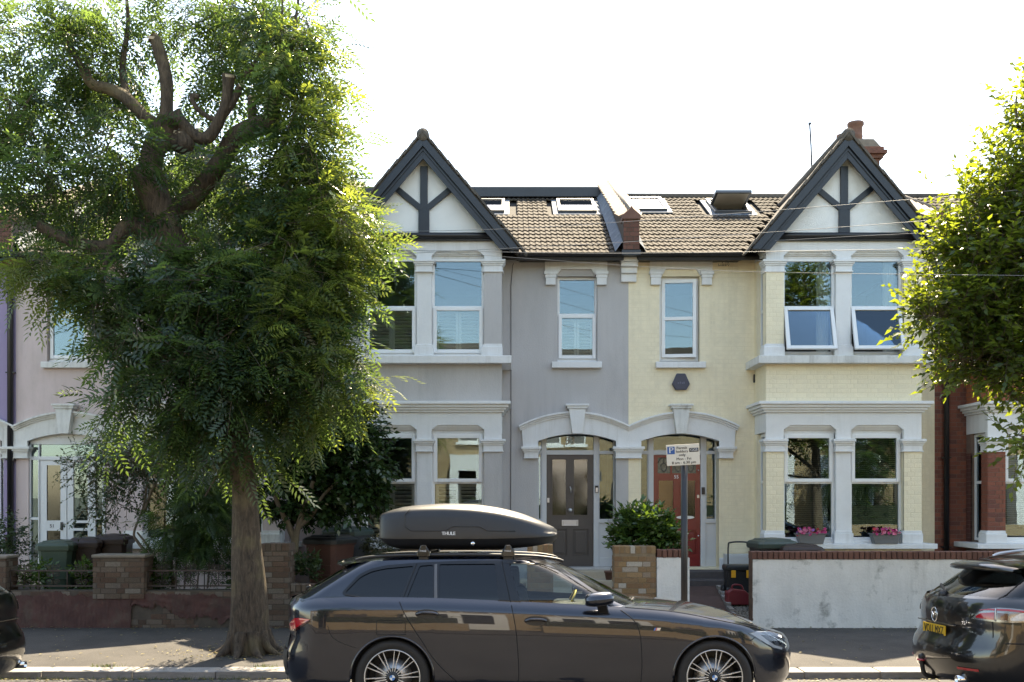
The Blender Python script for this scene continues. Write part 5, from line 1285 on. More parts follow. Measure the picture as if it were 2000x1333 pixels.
def limb(path, r0, r1, n=12, wob=0.12, seed=0, knots=(), prof=None):
    """Branch or trunk: smooth tapering tube with an uneven surface."""
    pts = curved(path, 8); m = len(pts); rs = [r0 + (r1 - r0) * (i / (m - 1)) for i in range(m)]
    if prof: rs = [float(np.interp(-p.z, [-a for a, _ in prof], [b for _, b in prof])) for p in pts]
    g = G(); g.tube(pts, rs, n)
    r = random.Random(seed); ph = [r.uniform(0, 6.28) for _ in range(6)]
    for i in range(m):
        c = pts[i]
        for k in range(n):
            j = i * n + k; p = Vector(g.v[j]); a = 2 * math.pi * k / n
            f = 1 + wob * (0.5 * math.sin(2 * a + ph[0] + i * 0.23) + 0.35 * math.sin(3 * a + ph[1] - i * 0.31) + 0.3 * math.sin(5 * a + ph[2] + i * 0.5)) 
            for kn in knots:
                dd = abs(i / (m - 1) - kn[0]); 
                if dd < kn[1]: f += kn[2] * (1 - dd / kn[1]) ** 2
            g.v[j] = tuple(c + (p - c) * f)
    return g

# ---------------------------------------------------------------- the big pollarded street tree
DT = 12.3
TP = lambda px, py, d=0.0: P(px, py, DT + d)
base_t = (PX(487, DT), DT, 0.05)
ash = thing('street_tree', 'big pollarded street tree with knotty limbs and feathery leaves on the left', 'tree', base_t)
ASH_LEAF = leafmat('feathery_leaf', (0.020, 0.044, 0.030), (0.046, 0.082, 0.044), (0.22, 0.335, 0.065), 0.38, 0.26)
trunk = limb([TP(489, 1300), TP(487, 1240), TP(483, 1100), TP(478, 960), TP(462, 850), TP(440, 770), TP(405, 660), TP(365, 560), TP(330, 460), TP(300, 385), TP(283, 330)], 0.262, 0.150, 24, 0.10, 3, knots=((0.0, 0.045, 0.45), (0.95, 0.08, 0.12)), prof=[(PZ(py, DT), r) for py, r in ((330, .18), (390, .18), (460, .17), (700, .145), (850, .145), (950, .15), (1032, .165), (1100, .185), (1175, .205), (1240, .23), (1300, .26))])
trunk.build('trunk', ASH_BARK, ash)
LIMBS = [  # path, r0, r1
    ([TP(290, 350), TP(300, 300), TP(318, 262), TP(330, 235)], 0.15, 0.13),
    ([TP(335, 275, .1), TP(362, 283), TP(352, 262)], 0.12, 0.09),
    ([TP(322, 245), TP(326, 190), TP(322, 140), TP(306, 85), TP(298, 74)], 0.085, 0.060),
    ([TP(320, 255), TP(285, 230), TP(250, 195), TP(215, 175), TP(180, 165), TP(165, 140)], 0.085, 0.055),
    ([TP(340, 225), TP(360, 245), TP(385, 268), TP(408, 268), TP(428, 235), TP(442, 200), TP(447, 148)], 0.075, 0.065),
    ([TP(430, 235), TP(455, 200), TP(470, 168)], 0.05, 0.035),
    ([TP(425, 238), TP(400, 225), TP(380, 205), TP(376, 188), TP(388, 190)], 0.03, 0.032),
    ([TP(300, 420, .3), TP(360, 400, .4), TP(430, 320, .3), TP(460, 268, .2), TP(500, 250), TP(525, 240), TP(533, 205), TP(540, 175)], 0.13, 0.10),
    ([TP(495, 255), TP(492, 220), TP(493, 188)], 0.06, 0.05),
    ([TP(480, 150, .1), TP(500, 120, .1), TP(518, 90, .1)], 0.04, 0.012),
    ([TP(345, 500), TP(260, 440, -.2), TP(215, 480, -.3), TP(170, 480, -.3), TP(130, 468, -.3), TP(80, 442, -.2)], 0.10, 0.06),
    ([TP(215, 478, -.3), TP(207, 520, -.4), TP(190, 600, -.5)], 0.05, 0.015),
    ([TP(250, 200), TP(240, 130, .3), TP(250, 40, .4), TP(240, -60, .4)], 0.05, 0.015),
    ([TP(538, 185), TP(520, 100, .2), TP(515, 20, .3), TP(510, -80, .3)], 0.03, 0.012),
    ([TP(540, 185), TP(565, 110), TP(580, 20), TP(590, -60)], 0.03, 0.012),
    ([TP(535, 180), TP(548, 90, -.2), TP(552, 0, -.2)], 0.025, 0.012),
    ([TP(170, 150), TP(130, 80, .2), TP(80, -20, .3)], 0.045, 0.015),
    ([TP(410, 660), TP(500, 560, .2), TP(590, 470, .3), TP(650, 430, .3)], 0.07, 0.02),
    ([TP(440, 760), TP(540, 680), TP(640, 620), TP(700, 600)], 0.06, 0.015),
    ([TP(455, 820), TP(380, 760, -.3), TP(300, 720, -.4), TP(230, 700, -.4)], 0.05, 0.015),
    ([TP(462, 850, -.1), TP(440, 900, -.35), TP(400, 970, -.45)], 0.018, 0.008)]
g = G()
for k in range(9):                                   # root flare
    a = k * 2 * math.pi / 9 + .3; x_, y_ = base_t[0], base_t[1]
    limb([(x_ + .17 * math.cos(a), y_ + .17 * math.sin(a), .30), (x_ + .27 * math.cos(a), y_ + .27 * math.sin(a), .12), (x_ + .46 * math.cos(a + .1), y_ + .46 * math.sin(a + .1), .02)], .09, .02, 8, .15, 300 + k).build('root', ASH_BARK, ash)
for i, (pth, r0, r1) in enumerate(LIMBS):
    limb(pth, r0, r1, 12 if r0 > 0.05 else 8, 0.14, 20 + i, knots=((0.0, 0.2, 0.25), (1.0, 0.12, 0.22)) if r0 > 0.04 else ()).build('limb', ASH_BARK, ash)
for i, (px, py, r) in enumerate(((298, 73, 0.065), (447, 147, 0.07), (353, 258, 0.088), (472, 166, 0.036), (493, 187, 0.052))):
    G().lathe([(0.001, 0.012), (r * 0.9, 0.01), (r, -0.02)], TP(px, py, -0.02), (0.15, -0.45, 1), 14).build('cut_end', CUT, ash)
def B(px, py, rx, ry, w, d=0.0, rd=None, D=None):
    Dd = (D or DT) + d; s = Dd / FOC
    return (tuple(P(px, py, Dd)), (rx * s, (rd if rd is not None else min(rx, ry) * s), ry * s), w)
blobs = [B(90, 110, 130, 150, 12, .5, 1.2), B(60, 300, 130, 130, 12, .2, 1.2), B(190, 60, 90, 90, 6, .6, 1.0), B(-80, 200, 120, 260, 9, .2, 1.3), B(150, 380, 110, 90, 8, .2, 1.0), B(240, 300, 60, 110, 5, -.3, .4),
         B(220, 120, 60, 110, 4, .5, .6), B(380, 30, 90, 70, 5, .8, .7), B(480, 60, 100, 80, 7, .5, .8), B(580, 40, 60, 90, 6, .2, .6), B(590, 150, 50, 90, 5, .1, .6), B(420, 130, 80, 70, 3, .9, .5), B(560, 240, 60, 60, 4, .2, .6),
         B(590, 285, 60, 70, 6, .1, .5), B(515, 360, 100, 70, 8, .4, .6), B(600, 420, 85, 80, 8, .1, .55), B(675, 455, 50, 60, 4.5, 0, .4), B(400, 440, 90, 80, 7, .6, .7), B(470, 500, 110, 90, 9, .2, .7), B(570, 560, 90, 90, 9, -.1, .6), B(650, 560, 45, 80, 4, 0, .4),
         B(410, 580, 110, 90, 9, -.3, .9), B(300, 520, 90, 80, 7, -.2, .8), B(200, 560, 90, 60, 6, -.3, .6), B(105, 540, 60, 35, 2.2, -.4, .4), B(275, 640, 80, 70, 6, -.4, .6), B(500, 655, 110, 85, 9, -.2, .7), B(610, 670, 70, 60, 5, -.1, .5),
         B(385, 695, 100, 75, 8, -.4, .7), B(280, 735, 50, 45, 2.5, -.4, .5), B(480, 755, 120, 65, 8, -.2, .7), B(585, 750, 80, 50, 5, -.1, .6), B(680, 745, 40, 22, 1.4, -.1, .3), B(375, 790, 75, 55, 5, -.3, .5), B(450, 825, 90, 45, 4, -.2, .5), B(550, 815, 60, 30, 2.0, 0, .5),
         B(400, 865, 45, 25, 1.2, -.2, .4), B(385, 340, 60, 60, 5, 1.0, .5), B(310, 330, 50, 60, 3, 1.0, .4), B(225, 800, 50, 40, 2, -.3, .4), B(470, 880, 60, 25, 1.5, .1, .4)]
blobs = [(b[0], (b[1][0] * .80, b[1][1] * .9, b[1][2] * .80), b[2]) for b in blobs]
foliage(ash, blobs, 1750, 7, 'pinnate', ASH_LEAF, 11, twig=0.46, droop=0.38, size=1.12, twig_mat=SMOOTH_BARK, skin=2.2)

PALE_LEAF = leafmat('pale_yellow_leaf', (0.045, 0.078, 0.030), (0.105, 0.145, 0.045), (0.36, 0.43, 0.06), 0.42, 0.28)  # second leaf set in a lighter, yellower green, mostly right of the trunk
foliage(ash, [B(600, 290, 50, 85, 3, -.3, .4), B(630, 420, 60, 65, 3.5, -.35, .4), B(680, 450, 30, 45, 2.5, -.2, .3), B(620, 540, 55, 75, 3.5, -.4, .4), B(580, 620, 60, 55, 2.5, -.5, .4), B(620, 700, 40, 45, 2, -.4, .3), B(690, 745, 24, 12, .8, -.2, .2), B(80, 525, 38, 26, 2, -.5, .3), B(560, 480, 70, 60, 2, -.5, .3), B(590, 120, 40, 90, 1.5, -.2, .3), B(590, 780, 40, 30, 1.0, -.3, .3)], 270, 7, 'pinnate', PALE_LEAF, 13, twig=0.42, droop=0.25, size=1.0, twig_mat=SMOOTH_BARK, skin=2.2, name='pale_leaves')
# ---------------------------------------------------------------- right-hand tree, trunk just outside the frame
DR = 11.9
rt = thing('hornbeam_tree', 'dense bright green leafy street tree cut by the right edge', 'tree', (PX(2130, DR), DR, 0.05))
HLEAF = leafmat('toothed_leaf', (0.022, 0.050, 0.014), (0.066, 0.112, 0.024), (0.36, 0.43, 0.035), 0.40, 0.36)
RT = lambda px, py, d=0.0: P(px, py, DR + d)
limb([RT(2130, 1290), RT(2128, 1100), RT(2122, 900), RT(2110, 600), RT(2090, 300), RT(2075, 130)], 0.15, 0.02, 14, 0.06, 9, knots=((0, 0.08, 0.5),)).build('trunk', SMOOTH_BARK, rt)
for i, (pth, r0) in enumerate((([RT(2122, 880), RT(2020, 800), RT(1930, 740), RT(1870, 690)], .05), ([RT(2115, 760), RT(2000, 650), RT(1880, 600), RT(1800, 600)], .05), ([RT(2110, 600), RT(2010, 480), RT(1930, 420), RT(1880, 380)], .04), ([RT(2100, 450), RT(2040, 330), RT(1990, 250), RT(1985, 180)], .035), ([RT(2120, 900, -.2), RT(2060, 880, -.6), RT(1990, 850, -.9)], .03), ([RT(2110, 700), RT(2220, 560), RT(2300, 500)], .05))):
    limb(pth, r0, 0.008, 8, 0.08, 60 + i).build('limb', SMOOTH_BARK, rt)
hb = [B(2040, 240, 60, 100, 5, 0, .6, DR), B(2000, 330, 70, 70, 6, 0, .7, DR), B(1960, 420, 80, 70, 8, 0, .8, DR), B(1920, 510, 90, 70, 9, 0, .9, DR), B(1980, 540, 110, 90, 10, .1, 1.0, DR), B(1890, 600, 80, 50, 7, -.1, .7, DR), B(1830, 615, 50, 28, 3, -.1, .4, DR), B(1960, 660, 90, 70, 10, 0, .9, DR), B(1900, 700, 60, 40, 4, 0, .6, DR),
      B(2080, 400, 90, 120, 9, 0, 1.0, DR), B(2100, 600, 120, 120, 12, 0, 1.2, DR), B(2080, 740, 100, 50, 6, 0, 1.0, DR), B(1990, 715, 60, 36, 4, -.2, .6, DR), B(2010, 850, 45, 40, 1.6, -.8, .3, DR), B(2220, 500, 130, 220, 14, 0, 1.3, DR), B(2090, 200, 70, 120, 5, 0, .7, DR), B(1870, 480, 40, 40, 2.2, 0, .4, DR), B(1890, 400, 40, 40, 2, 0, .4, DR)]
hb = [(b[0], (b[1][0] * .88, b[1][1] * .9, b[1][2] * .88), b[2]) for b in hb]
foliage(rt, hb, 2800, 11, 'ovate', HLEAF, 21, twig=0.42, droop=0.05, size=0.094, twig_mat=SMOOTH_BARK, skin=2.4, up=0.25, spread=0.8)

# ---------------------------------------------------------------- garden shrubs
GLOSSY = leafmat('glossy_camellia_leaf', (0.018, 0.042, 0.016), (0.042, 0.085, 0.030), (0.09, 0.15, 0.02), 0.18, 0.22)
cm = thing('evergreen_shrub', 'dark glossy evergreen shrub on pale forked stems behind the estate car', 'shrub', (PX(560, 15.2), 15.2, gz(15.2)))
CP = lambda px, py, d=0: P(px, py, 15.2 + d)
for i, (pth, r0, r1) in enumerate((([CP(557, 1165), CP(566, 1110), CP(574, 1070), CP(578, 1045)], .075, .06), ([CP(576, 1055), CP(560, 1020), CP(545, 990), CP(530, 950)], .05, .03), ([CP(578, 1050), CP(588, 1010), CP(600, 980), CP(612, 940)], .05, .03), ([CP(584, 1030), CP(610, 1005), CP(630, 970), CP(660, 940)], .035, .02))):
    limb(pth, r0, r1, 10, 0.1, 80 + i).build('stem', SMOOTH_BARK, cm)
DC = 15.6
foliage(cm, [B(640, 850, 90, 60, 8, 0, .8, DC), B(560, 880, 70, 60, 6, 0, .7, DC), B(700, 900, 60, 70, 7, 0, .6, DC), B(620, 930, 90, 60, 8, 0, .7, DC), B(690, 830, 50, 40, 3, 0, .5, DC), B(545, 960, 40, 40, 2.5, 0, .5, DC), B(665, 980, 50, 30, 2.5, -.1, .4, DC), B(725, 950, 30, 40, 2, 0, .3, DC), B(600, 990, 60, 25, 3, -.1, .4, DC)], 1700, 9, 'ovate', GLOSSY, 31, twig=0.25, droop=0.15, size=0.098, skin=2.2)
PRIV = leafmat('dull_privet_leaf', (0.022, 0.045, 0.018), (0.05, 0.088, 0.032), (0.10, 0.16, 0.03), 0.25, 0.4)
ps_ = thing('privet_shrub', 'loose dark shrub on thin leaning stems before the pink house', 'shrub', (PX(296, 15.0), 15.0, gz(15.0)))
QP = lambda px, py, d=0: P(px, py, 15.0 + d)
for i, pth in enumerate(([QP(305, 1150), QP(300, 1100), QP(270, 1060), QP(262, 1040), QP(280, 990), QP(290, 930)], [QP(310, 1150), QP(295, 1080), QP(268, 1040)], [QP(318, 1150), QP(320, 1080), QP(322, 1000)], [QP(338, 1150), QP(335, 1060), QP(345, 980)], [QP(282, 1000), QP(296, 960), QP(320, 920)])):
    limb(pth, 0.028, 0.012, 7, 0.1, 90 + i).build('stem', SMOOTH_BARK, ps_)
foliage(ps_, [B(230, 890, 80, 40, 6, 0, .5, 15.2), B(300, 880, 90, 50, 7, 0, .6, 15.2), B(190, 930, 50, 40, 3, 0, .4, 15.2), B(270, 940, 70, 50, 6, 0, .5, 15.2), B(360, 900, 70, 60, 5, 0, .5, 15.2), B(160, 905, 35, 25, 1.5, 0, .3, 15.2), B(225, 985, 40, 30, 2, 0, .3, 15.2), B(175, 1010, 25, 30, .8, 0, .2, 15.2)], 620, 11, 'ovate', PRIV, 33, twig=0.3, droop=0.2, size=0.055, twig_mat=SMOOTH_BARK)
lb = thing('bamboo_shrub', 'narrow-leaved upright shrub beside the tree trunk', 'shrub', (PX(380, 14.9), 14.9, gz(14.9)))
for i, px in enumerate((340, 360, 385, 405)): limb([P(px, 1150, 14.9), P(px + 4, 1080, 14.9), P(px - 6, 1010, 14.9)], 0.014, 0.006, 6, 0.05, 100 + i).build('stem', SMOOTH_BARK, lb)
foliage(lb, [B(395, 1000, 40, 50, 6, 0, .35, 14.9), B(390, 940, 40, 40, 4, 0, .35, 14.9), B(345, 1030, 40, 40, 4, 0, .3, 14.9), B(410, 1060, 25, 35, 3, 0, .3, 14.9), B(330, 1095, 30, 30, 1.5, 0, .3, 14.9)], 380, 9, 'pinnate', ASH_LEAF, 35, twig=0.3, droop=0.45, size=0.62)
LAUREL = leafmat('laurel_leaf', (0.032, 0.070, 0.020), (0.075, 0.14, 0.040), (0.16, 0.26, 0.03), 0.25, 0.27)
la = thing('laurel_bush', 'bright green laurel bush above the brick and white pillars', 'bush', (PX(1262, 14.9), 14.9, gz(14.9)))
for i, px in enumerate((1235, 1262, 1290)): limb([P(px, 1150, 14.9), P(px - 4, 1090, 14.9), P(px + 3, 1040, 14.9)], 0.02, 0.01, 6, 0.05, 110 + i).build('stem', SMOOTH_BARK, la)
foliage(la, [B(1232, 1035, 30, 35, 4, .1, .3, 14.9), B(1262, 1028, 35, 30, 5, 0, .35, 14.9), B(1295, 1045, 28, 28, 4, 0, .3, 14.9), B(1255, 1062, 50, 18, 4, 0, .3, 14.9), B(1315, 1062, 16, 14, 1.2, 0, .2, 14.9), B(1216, 1062, 14, 20, 1.2, 0, .2, 14.9)], 620, 8, 'ovate', LAUREL, 37, twig=0.17, droop=-0.25, size=0.088, up=0.3, skin=2.5)
rb_ = thing('round_shrub', 'small clipped grey-green round shrub above the car roof', 'shrub', (PX(742, 16.2), 16.2, gz(16.2)))
limb([P(742, 1150, 16.2), P(742, 1075, 16.2)], 0.03, 0.02, 8, 0.05, 121).build('stem', SMOOTH_BARK, rb_)
foliage(rb_, [B(742, 1070, 32, 20, 5, 0, .26, 16.2)], 330, 9, 'ovate', leafmat('box_leaf', (0.05, 0.062, 0.03), (0.10, 0.11, 0.06), (0.10, 0.14, 0.03), 0.2, 0.4), 41, twig=0.07, droop=0, size=0.034, skin=5)
hg = thing('hedge_shrub', 'dark leafy shrub low at the left edge by the porch', 'shrub', (PX(20, 16.2), 16.2, gz(16.2)))
limb([P(15, 1140, 16.2), P(12, 1050, 16.2)], 0.03, 0.015, 8, 0.05, 123).build('stem', SMOOTH_BARK, hg)
foliage(hg, [B(10, 1045, 40, 35, 5, 0, .4, 16.2), B(25, 1095, 40, 35, 5, 0, .4, 16.2), B(-30, 1070, 50, 50, 5, 0, .5, 16.2)], 300, 10, 'ovate', PRIV, 43, twig=0.22, droop=0.1, size=0.06)
for k, (px, lab) in enumerate(((70, 'weedy green plant behind the railing left of the green bin'), (170, 'pale green weed in front of the bins behind the railing'), (300, 'low weed at the foot of the privet stems'), (600, 'dark ivy clump at the foot of the end pillar'), (470, 'weedy clump behind the tree trunk'))):
    w = thing('weed', lab, 'plant', (PX(px, 14.75), 14.75, gz(14.8)), 'weeds behind the garden walls')
    G().tube([P(px, 1168, 14.75), P(px + 2, 1140, 14.75)], 0.006, 5).build('stem', SMOOTH_BARK, w)
    foliage(w, [B(px, 1132 if k != 3 else 1115, 22, 18, 4, 0, .2, 14.75)], 60, 8, 'ovate', LAUREL if k < 3 else PRIV, 50 + k, twig=0.16, droop=-0.2, size=0.075, up=0.4)
# fallen leaves, kerb weeds
r = np.random.default_rng(5); n = 1700
yy = np.where(r.random(n) < 0.55, YK - np.abs(r.normal(0, 0.10, n)), np.where(r.random(n) < 0.5, YP - np.abs(r.normal(0, 0.18, n)), r.uniform(YK, YP, n)))
yy = np.where((r.random(n) < 0.25), 12.3 + r.normal(0, .35, n), yy); xx = r.uniform(-7.5, 7.5, n)
xx = np.where((yy > 11.7) & (yy < 13) & (r.random(n) < .6), -3.2 + r.normal(0, .5, n), xx)
zz = np.where(yy < YK, -0.046 + (YK - yy) * 0.024, 0.034 + (yy - YK) * 0.022) + 0.006; a = r.uniform(0, 6.28, n); s = r.uniform(0.012, 0.03, n)
ca, sa = np.cos(a) * s, np.sin(a) * s
V = np.stack([np.stack([xx - ca, yy - sa, zz], 1), np.stack([xx + sa * .45, yy - ca * .45, zz + .006], 1), np.stack([xx + ca, yy + sa, zz + .002], 1), np.stack([xx - sa * .45, yy + ca * .45, zz + .006], 1)], 1).reshape(-1, 3)
lit = quads_mesh('leaf_litter', V, np.arange(n * 4).reshape(-1, 4), leafmat('dry_leaf', (0.10, 0.07, 0.03), (0.30, 0.26, 0.12), (0.3, 0.25, 0.05), 0.2, 0.6), None, r.random(n))
tag(lit, 'scattered dry leaves along the kerb and the foot of the walls', 'leaf litter', kind='stuff')
r2 = random.Random(8); gw = G()
for cxp, cyp, nn in ((205, 1298, 60), (60, 1330, 40), (300, 1330, 60), (420, 1330, 50), (520, 1285, 40)):
    D0 = 11.38 if cyp < 1300 else 11.04
    for _ in range(nn):
        x_ = PX(cxp, D0) + r2.gauss(0, .09 if cyp < 1300 else .35); y_ = D0 + r2.gauss(0, .02); z_ = 0.03 if D0 > 11.2 else -0.05; hh = r2.uniform(.02, .06); dx, dy = r2.gauss(0, .025), r2.gauss(0, .02)
        gw.add([(x_ - .004, y_, z_), (x_ + .004, y_, z_), (x_ + dx, y_ + dy, z_ + hh)], [(0, 1, 2)])
tag(gw.build('kerb_grass', leafmat('kerb_grass_blade', (0.06, 0.09, 0.02), (0.14, 0.18, 0.05), (0.2, 0.25, 0.05), .3, .5), recalc=False), 'tufts of grass and moss along the kerb', 'grass', kind='stuff')
# ================================================================ cars
def interp(x, tab):
    if x <= tab[0][0]: return tab[0][1]
    for (a, va), (b, vb) in zip(tab, tab[1:]):
        if x <= b: return va + (vb - va) * (x - a) / (b - a)
    return tab[-1][1]
def sinterp(x, tab):
    """Smooth (monotone-ish cubic) interpolation of a profile table."""
    xs = [t[0] for t in tab]; ys = [t[1] for t in tab]
    if x <= xs[0]: return ys[0]
    if x >= xs[-1]: return ys[-1]
    i = max(k for k in range(len(xs) - 1) if xs[k] <= x)
    def sl(k):
        if k == 0: return (ys[1] - ys[0]) / (xs[1] - xs[0])
        if k == len(xs) - 1: return (ys[-1] - ys[-2]) / (xs[-1] - xs[-2])
        a = (ys[k] - ys[k - 1]) / (xs[k] - xs[k - 1]); b = (ys[k + 1] - ys[k]) / (xs[k + 1] - xs[k])
        return 0.0 if a * b <= 0 else 2 * a * b / (a + b)
    h_ = xs[i + 1] - xs[i]; t = (x - xs[i]) / h_
    return ys[i] * (2 * t ** 3 - 3 * t * t + 1) + sl(i) * h_ * (t ** 3 - 2 * t * t + t) + ys[i + 1] * (-2 * t ** 3 + 3 * t * t) + sl(i + 1) * h_ * (t ** 3 - t * t)
def inside(poly, x, z):
    c = False; j = len(poly) - 1
    for i in range(len(poly)):
        (xi, zi), (xj, zj) = poly[i], poly[j]
        if (zi > z) != (zj > z) and x < (xj - xi) * (z - zi) / (zj - zi) + xi: c = not c
        j = i
    return c
def round_poly(poly, r=0.03, n=4):
    out = []
    for i in range(len(poly)):
        p0, p1, p2 = (Vector((*poly[(i + k) % len(poly)], 0)) for k in (-1, 0, 1))
        a, b = p0 - p1, p2 - p1; ra = min(r, a.length * .45, b.length * .45); A, Bv = p1 + a.normalized() * ra, p1 + b.normalized() * ra
        for k in range(n + 1):
            t = k / n; q = A * (1 - t) ** 2 + p1 * 2 * t * (1 - t) + Bv * t * t; out.append((q.x, q.y))
    return out
def grow(pl, w_):
    n = len(pl); cx_ = sum(p[0] for p in pl) / n; cz_ = sum(p[1] for p in pl) / n; out = []
    for i in range(n):
        a, b = Vector(pl[i - 1]), Vector(pl[(i + 1) % n]); d = (b - a).normalized(); nn = Vector((d.y, -d.x)); p = Vector(pl[i])
        if nn.dot(p - Vector((cx_, cz_))) < 0: nn = -nn
        out.append(tuple(p + nn * w_))
    return out
TYRE = mat('tyre_rubber', (0.018, 0.016, 0.015), 0.75, 0.15, 20, 0.2, 60)
BLK_GLOSS = mat('gloss_black_trim', (0.008, 0.008, 0.009), 0.18, 0.0)
BLK_SATIN = mat('satin_black_trim', (0.014, 0.014, 0.015), 0.45, 0.05)
CABIN = mat('cabin_cloth', (0.02, 0.02, 0.021), 0.85, 0.1, 10)
DARKGLASS = glass('privacy_glass', (0.045, 0.05, 0.055), 1.55)
CARGLASS = glass('clear_car_glass', (0.70, 0.78, 0.77), 1.55)
REDLENS = mat('red_lamp_lens', (0.42, 0.012, 0.02), 0.12, 0.1, 20, coat=1.0)
CLEARLENS = glass('clear_lamp_lens', (0.85, 0.87, 0.9), 1.5)
SEAM = mat('panel_gap', (0.004, 0.004, 0.005), 0.8, 0.0)

class Car:
    """Body from waterlines (lower body) plus a cabin shell; local x from the tail to the nose, y < 0 is the kerb-far side."""
    def __init__(s, c):
        s.__dict__.update(c)
    def halfw(s, z, zl, zs):
        t = (z - zl) / max(1e-6, zs - zl)
        return s.W - sinterp(t, s.side)
    def xr(s, z): return sinterp(z, s.rear)
    def xf(s, z): return sinterp(z, s.front)
    def zl(s, x):
        z = s.sill
        for hx in s.hubs:
            d = abs(x - hx)
            if d < s.arch: z = max(z, s.hubz + math.sqrt(s.arch ** 2 - d ** 2))
        return z
    def zs(s, x): return sinterp(x, s.shoulder)
    def ease(s, xb):
        e = 1 - xb / 0.7 if xb < 0.7 else (1 - (s.L - xb) / 0.7 if xb > s.L - 0.7 else 0.0)
        e = max(0.0, min(1.0, e)); return e * e * (3 - 2 * e)
    def shift(s, xb, z): return (s.xr(z) if xb < s.L / 2 else s.xf(z) - s.L) * s.ease(xb)
    def lower_y(s, x, z):
        xb = x
        for _ in range(12): xb = 0.5 * xb + 0.5 * (x - s.shift(max(0.0, min(s.L, xb)), z))
        xb = max(0.0, min(s.L, xb)); w = s.halfw(z, s.sill, s.zs(xb)); f = 1.0
        if xb < s.Lr: f = max(0.0, 1 - (1 - xb / s.Lr) ** s.nr) ** (1 / s.nr)
        if xb > s.L - s.Lf: f = min(f, max(0.0, 1 - (1 - (s.L - xb) / s.Lf) ** s.nf) ** (1 / s.nf))
        return w * f
    def rear_x(s, y, z):
        w = s.halfw(z, s.sill, s.zs(0.3)); xb = s.Lr * (1 - max(0.0, 1 - min(1, abs(y) / w) ** s.nr) ** (1 / s.nr)); return xb + s.shift(xb, z)
    def cab_w(s, z): return sinterp(z, s.cabw)
    def zc(s, x, z):
        ze = sinterp(x, s.roofedge); return s.cab0 + (s.cabtop - s.cab0) * (z - s.cab0) / (ze - s.cab0)
    def cab_y(s, x, z):
        w = s.cab_w(z); zc = s.zc(x, z); xr, xf = sinterp(zc, s.cabr), sinterp(zc, s.cabf); f = 1.0
        if x < xr + s.cLr: f = max(0.0, 1 - max(0.0, 1 - (x - xr) / s.cLr) ** s.cnr) ** (1 / s.cnr)
        if x > xf - s.cLf: f = min(f, max(0.0, 1 - max(0.0, 1 - (xf - x) / s.cLf) ** s.cnf) ** (1 / s.cnf))
        return w * f
    def cab_rear_x(s, y, z):
        w = s.cab_w(z); x = 0.4
        for _ in range(6): x = sinterp(s.zc(x, z), s.cabr) + s.cLr * (1 - max(0.0, 1 - min(1, abs(y) / w) ** s.cnr) ** (1 / s.cnr))
        return x
    def half_contour(s, n_r, n_m, n_f, Lr, Lf, nr, nf):
        """(where along the end roundings / straight, as (kind, param)) samples."""
        out = [('r', (i / n_r) * math.pi / 2) for i in range(n_r)] + [('m', i / n_m) for i in range(n_m)] + [('f', math.pi / 2 * (1 - i / n_f)) for i in range(n_f + 1)]
        return out
    def body(s):
        sm = s.half_contour(14, 150, 16, s.Lr, s.Lf, s.nr, s.nf); rows = []; T_ = s.ts
        base = []
        for k, t in sm:
            if k == 'r': base.append((s.Lr * (1 - math.cos(t) ** (2 / s.nr)), math.sin(t) ** (2 / s.nr) if t > 0 else 0))
            elif k == 'm': base.append((s.Lr + (s.L - s.Lr - s.Lf) * t, 1.0))
            else: base.append((s.L - s.Lf * (1 - math.cos(t) ** (2 / s.nf)), math.sin(t) ** (2 / s.nf) if t > 0 else 0))
        for t in T_:
            row = []
            for xb, yb in base:
                zl, zs = s.zl(xb), s.zs(xb); z = zl + (zs - zl) * t
                x_ = s.xr(z) + xb / s.L * (s.xf(z) - s.xr(z)) if s.L else xb
                # keep wheel arches upright: only the ends follow the nose and tail profiles
                e = 0.0
                if xb < 0.7: e = 1 - xb / 0.7
                elif xb > s.L - 0.7: e = 1 - (s.L - xb) / 0.7
                e = e * e * (3 - 2 * e); x_ = xb + ((s.xr(z) if xb < s.L / 2 else s.xf(z) - s.L)) * e
                row.append((x_, s.halfw(z, s.sill, zs) * yb, z))
            rows.append(row)
        return base, rows
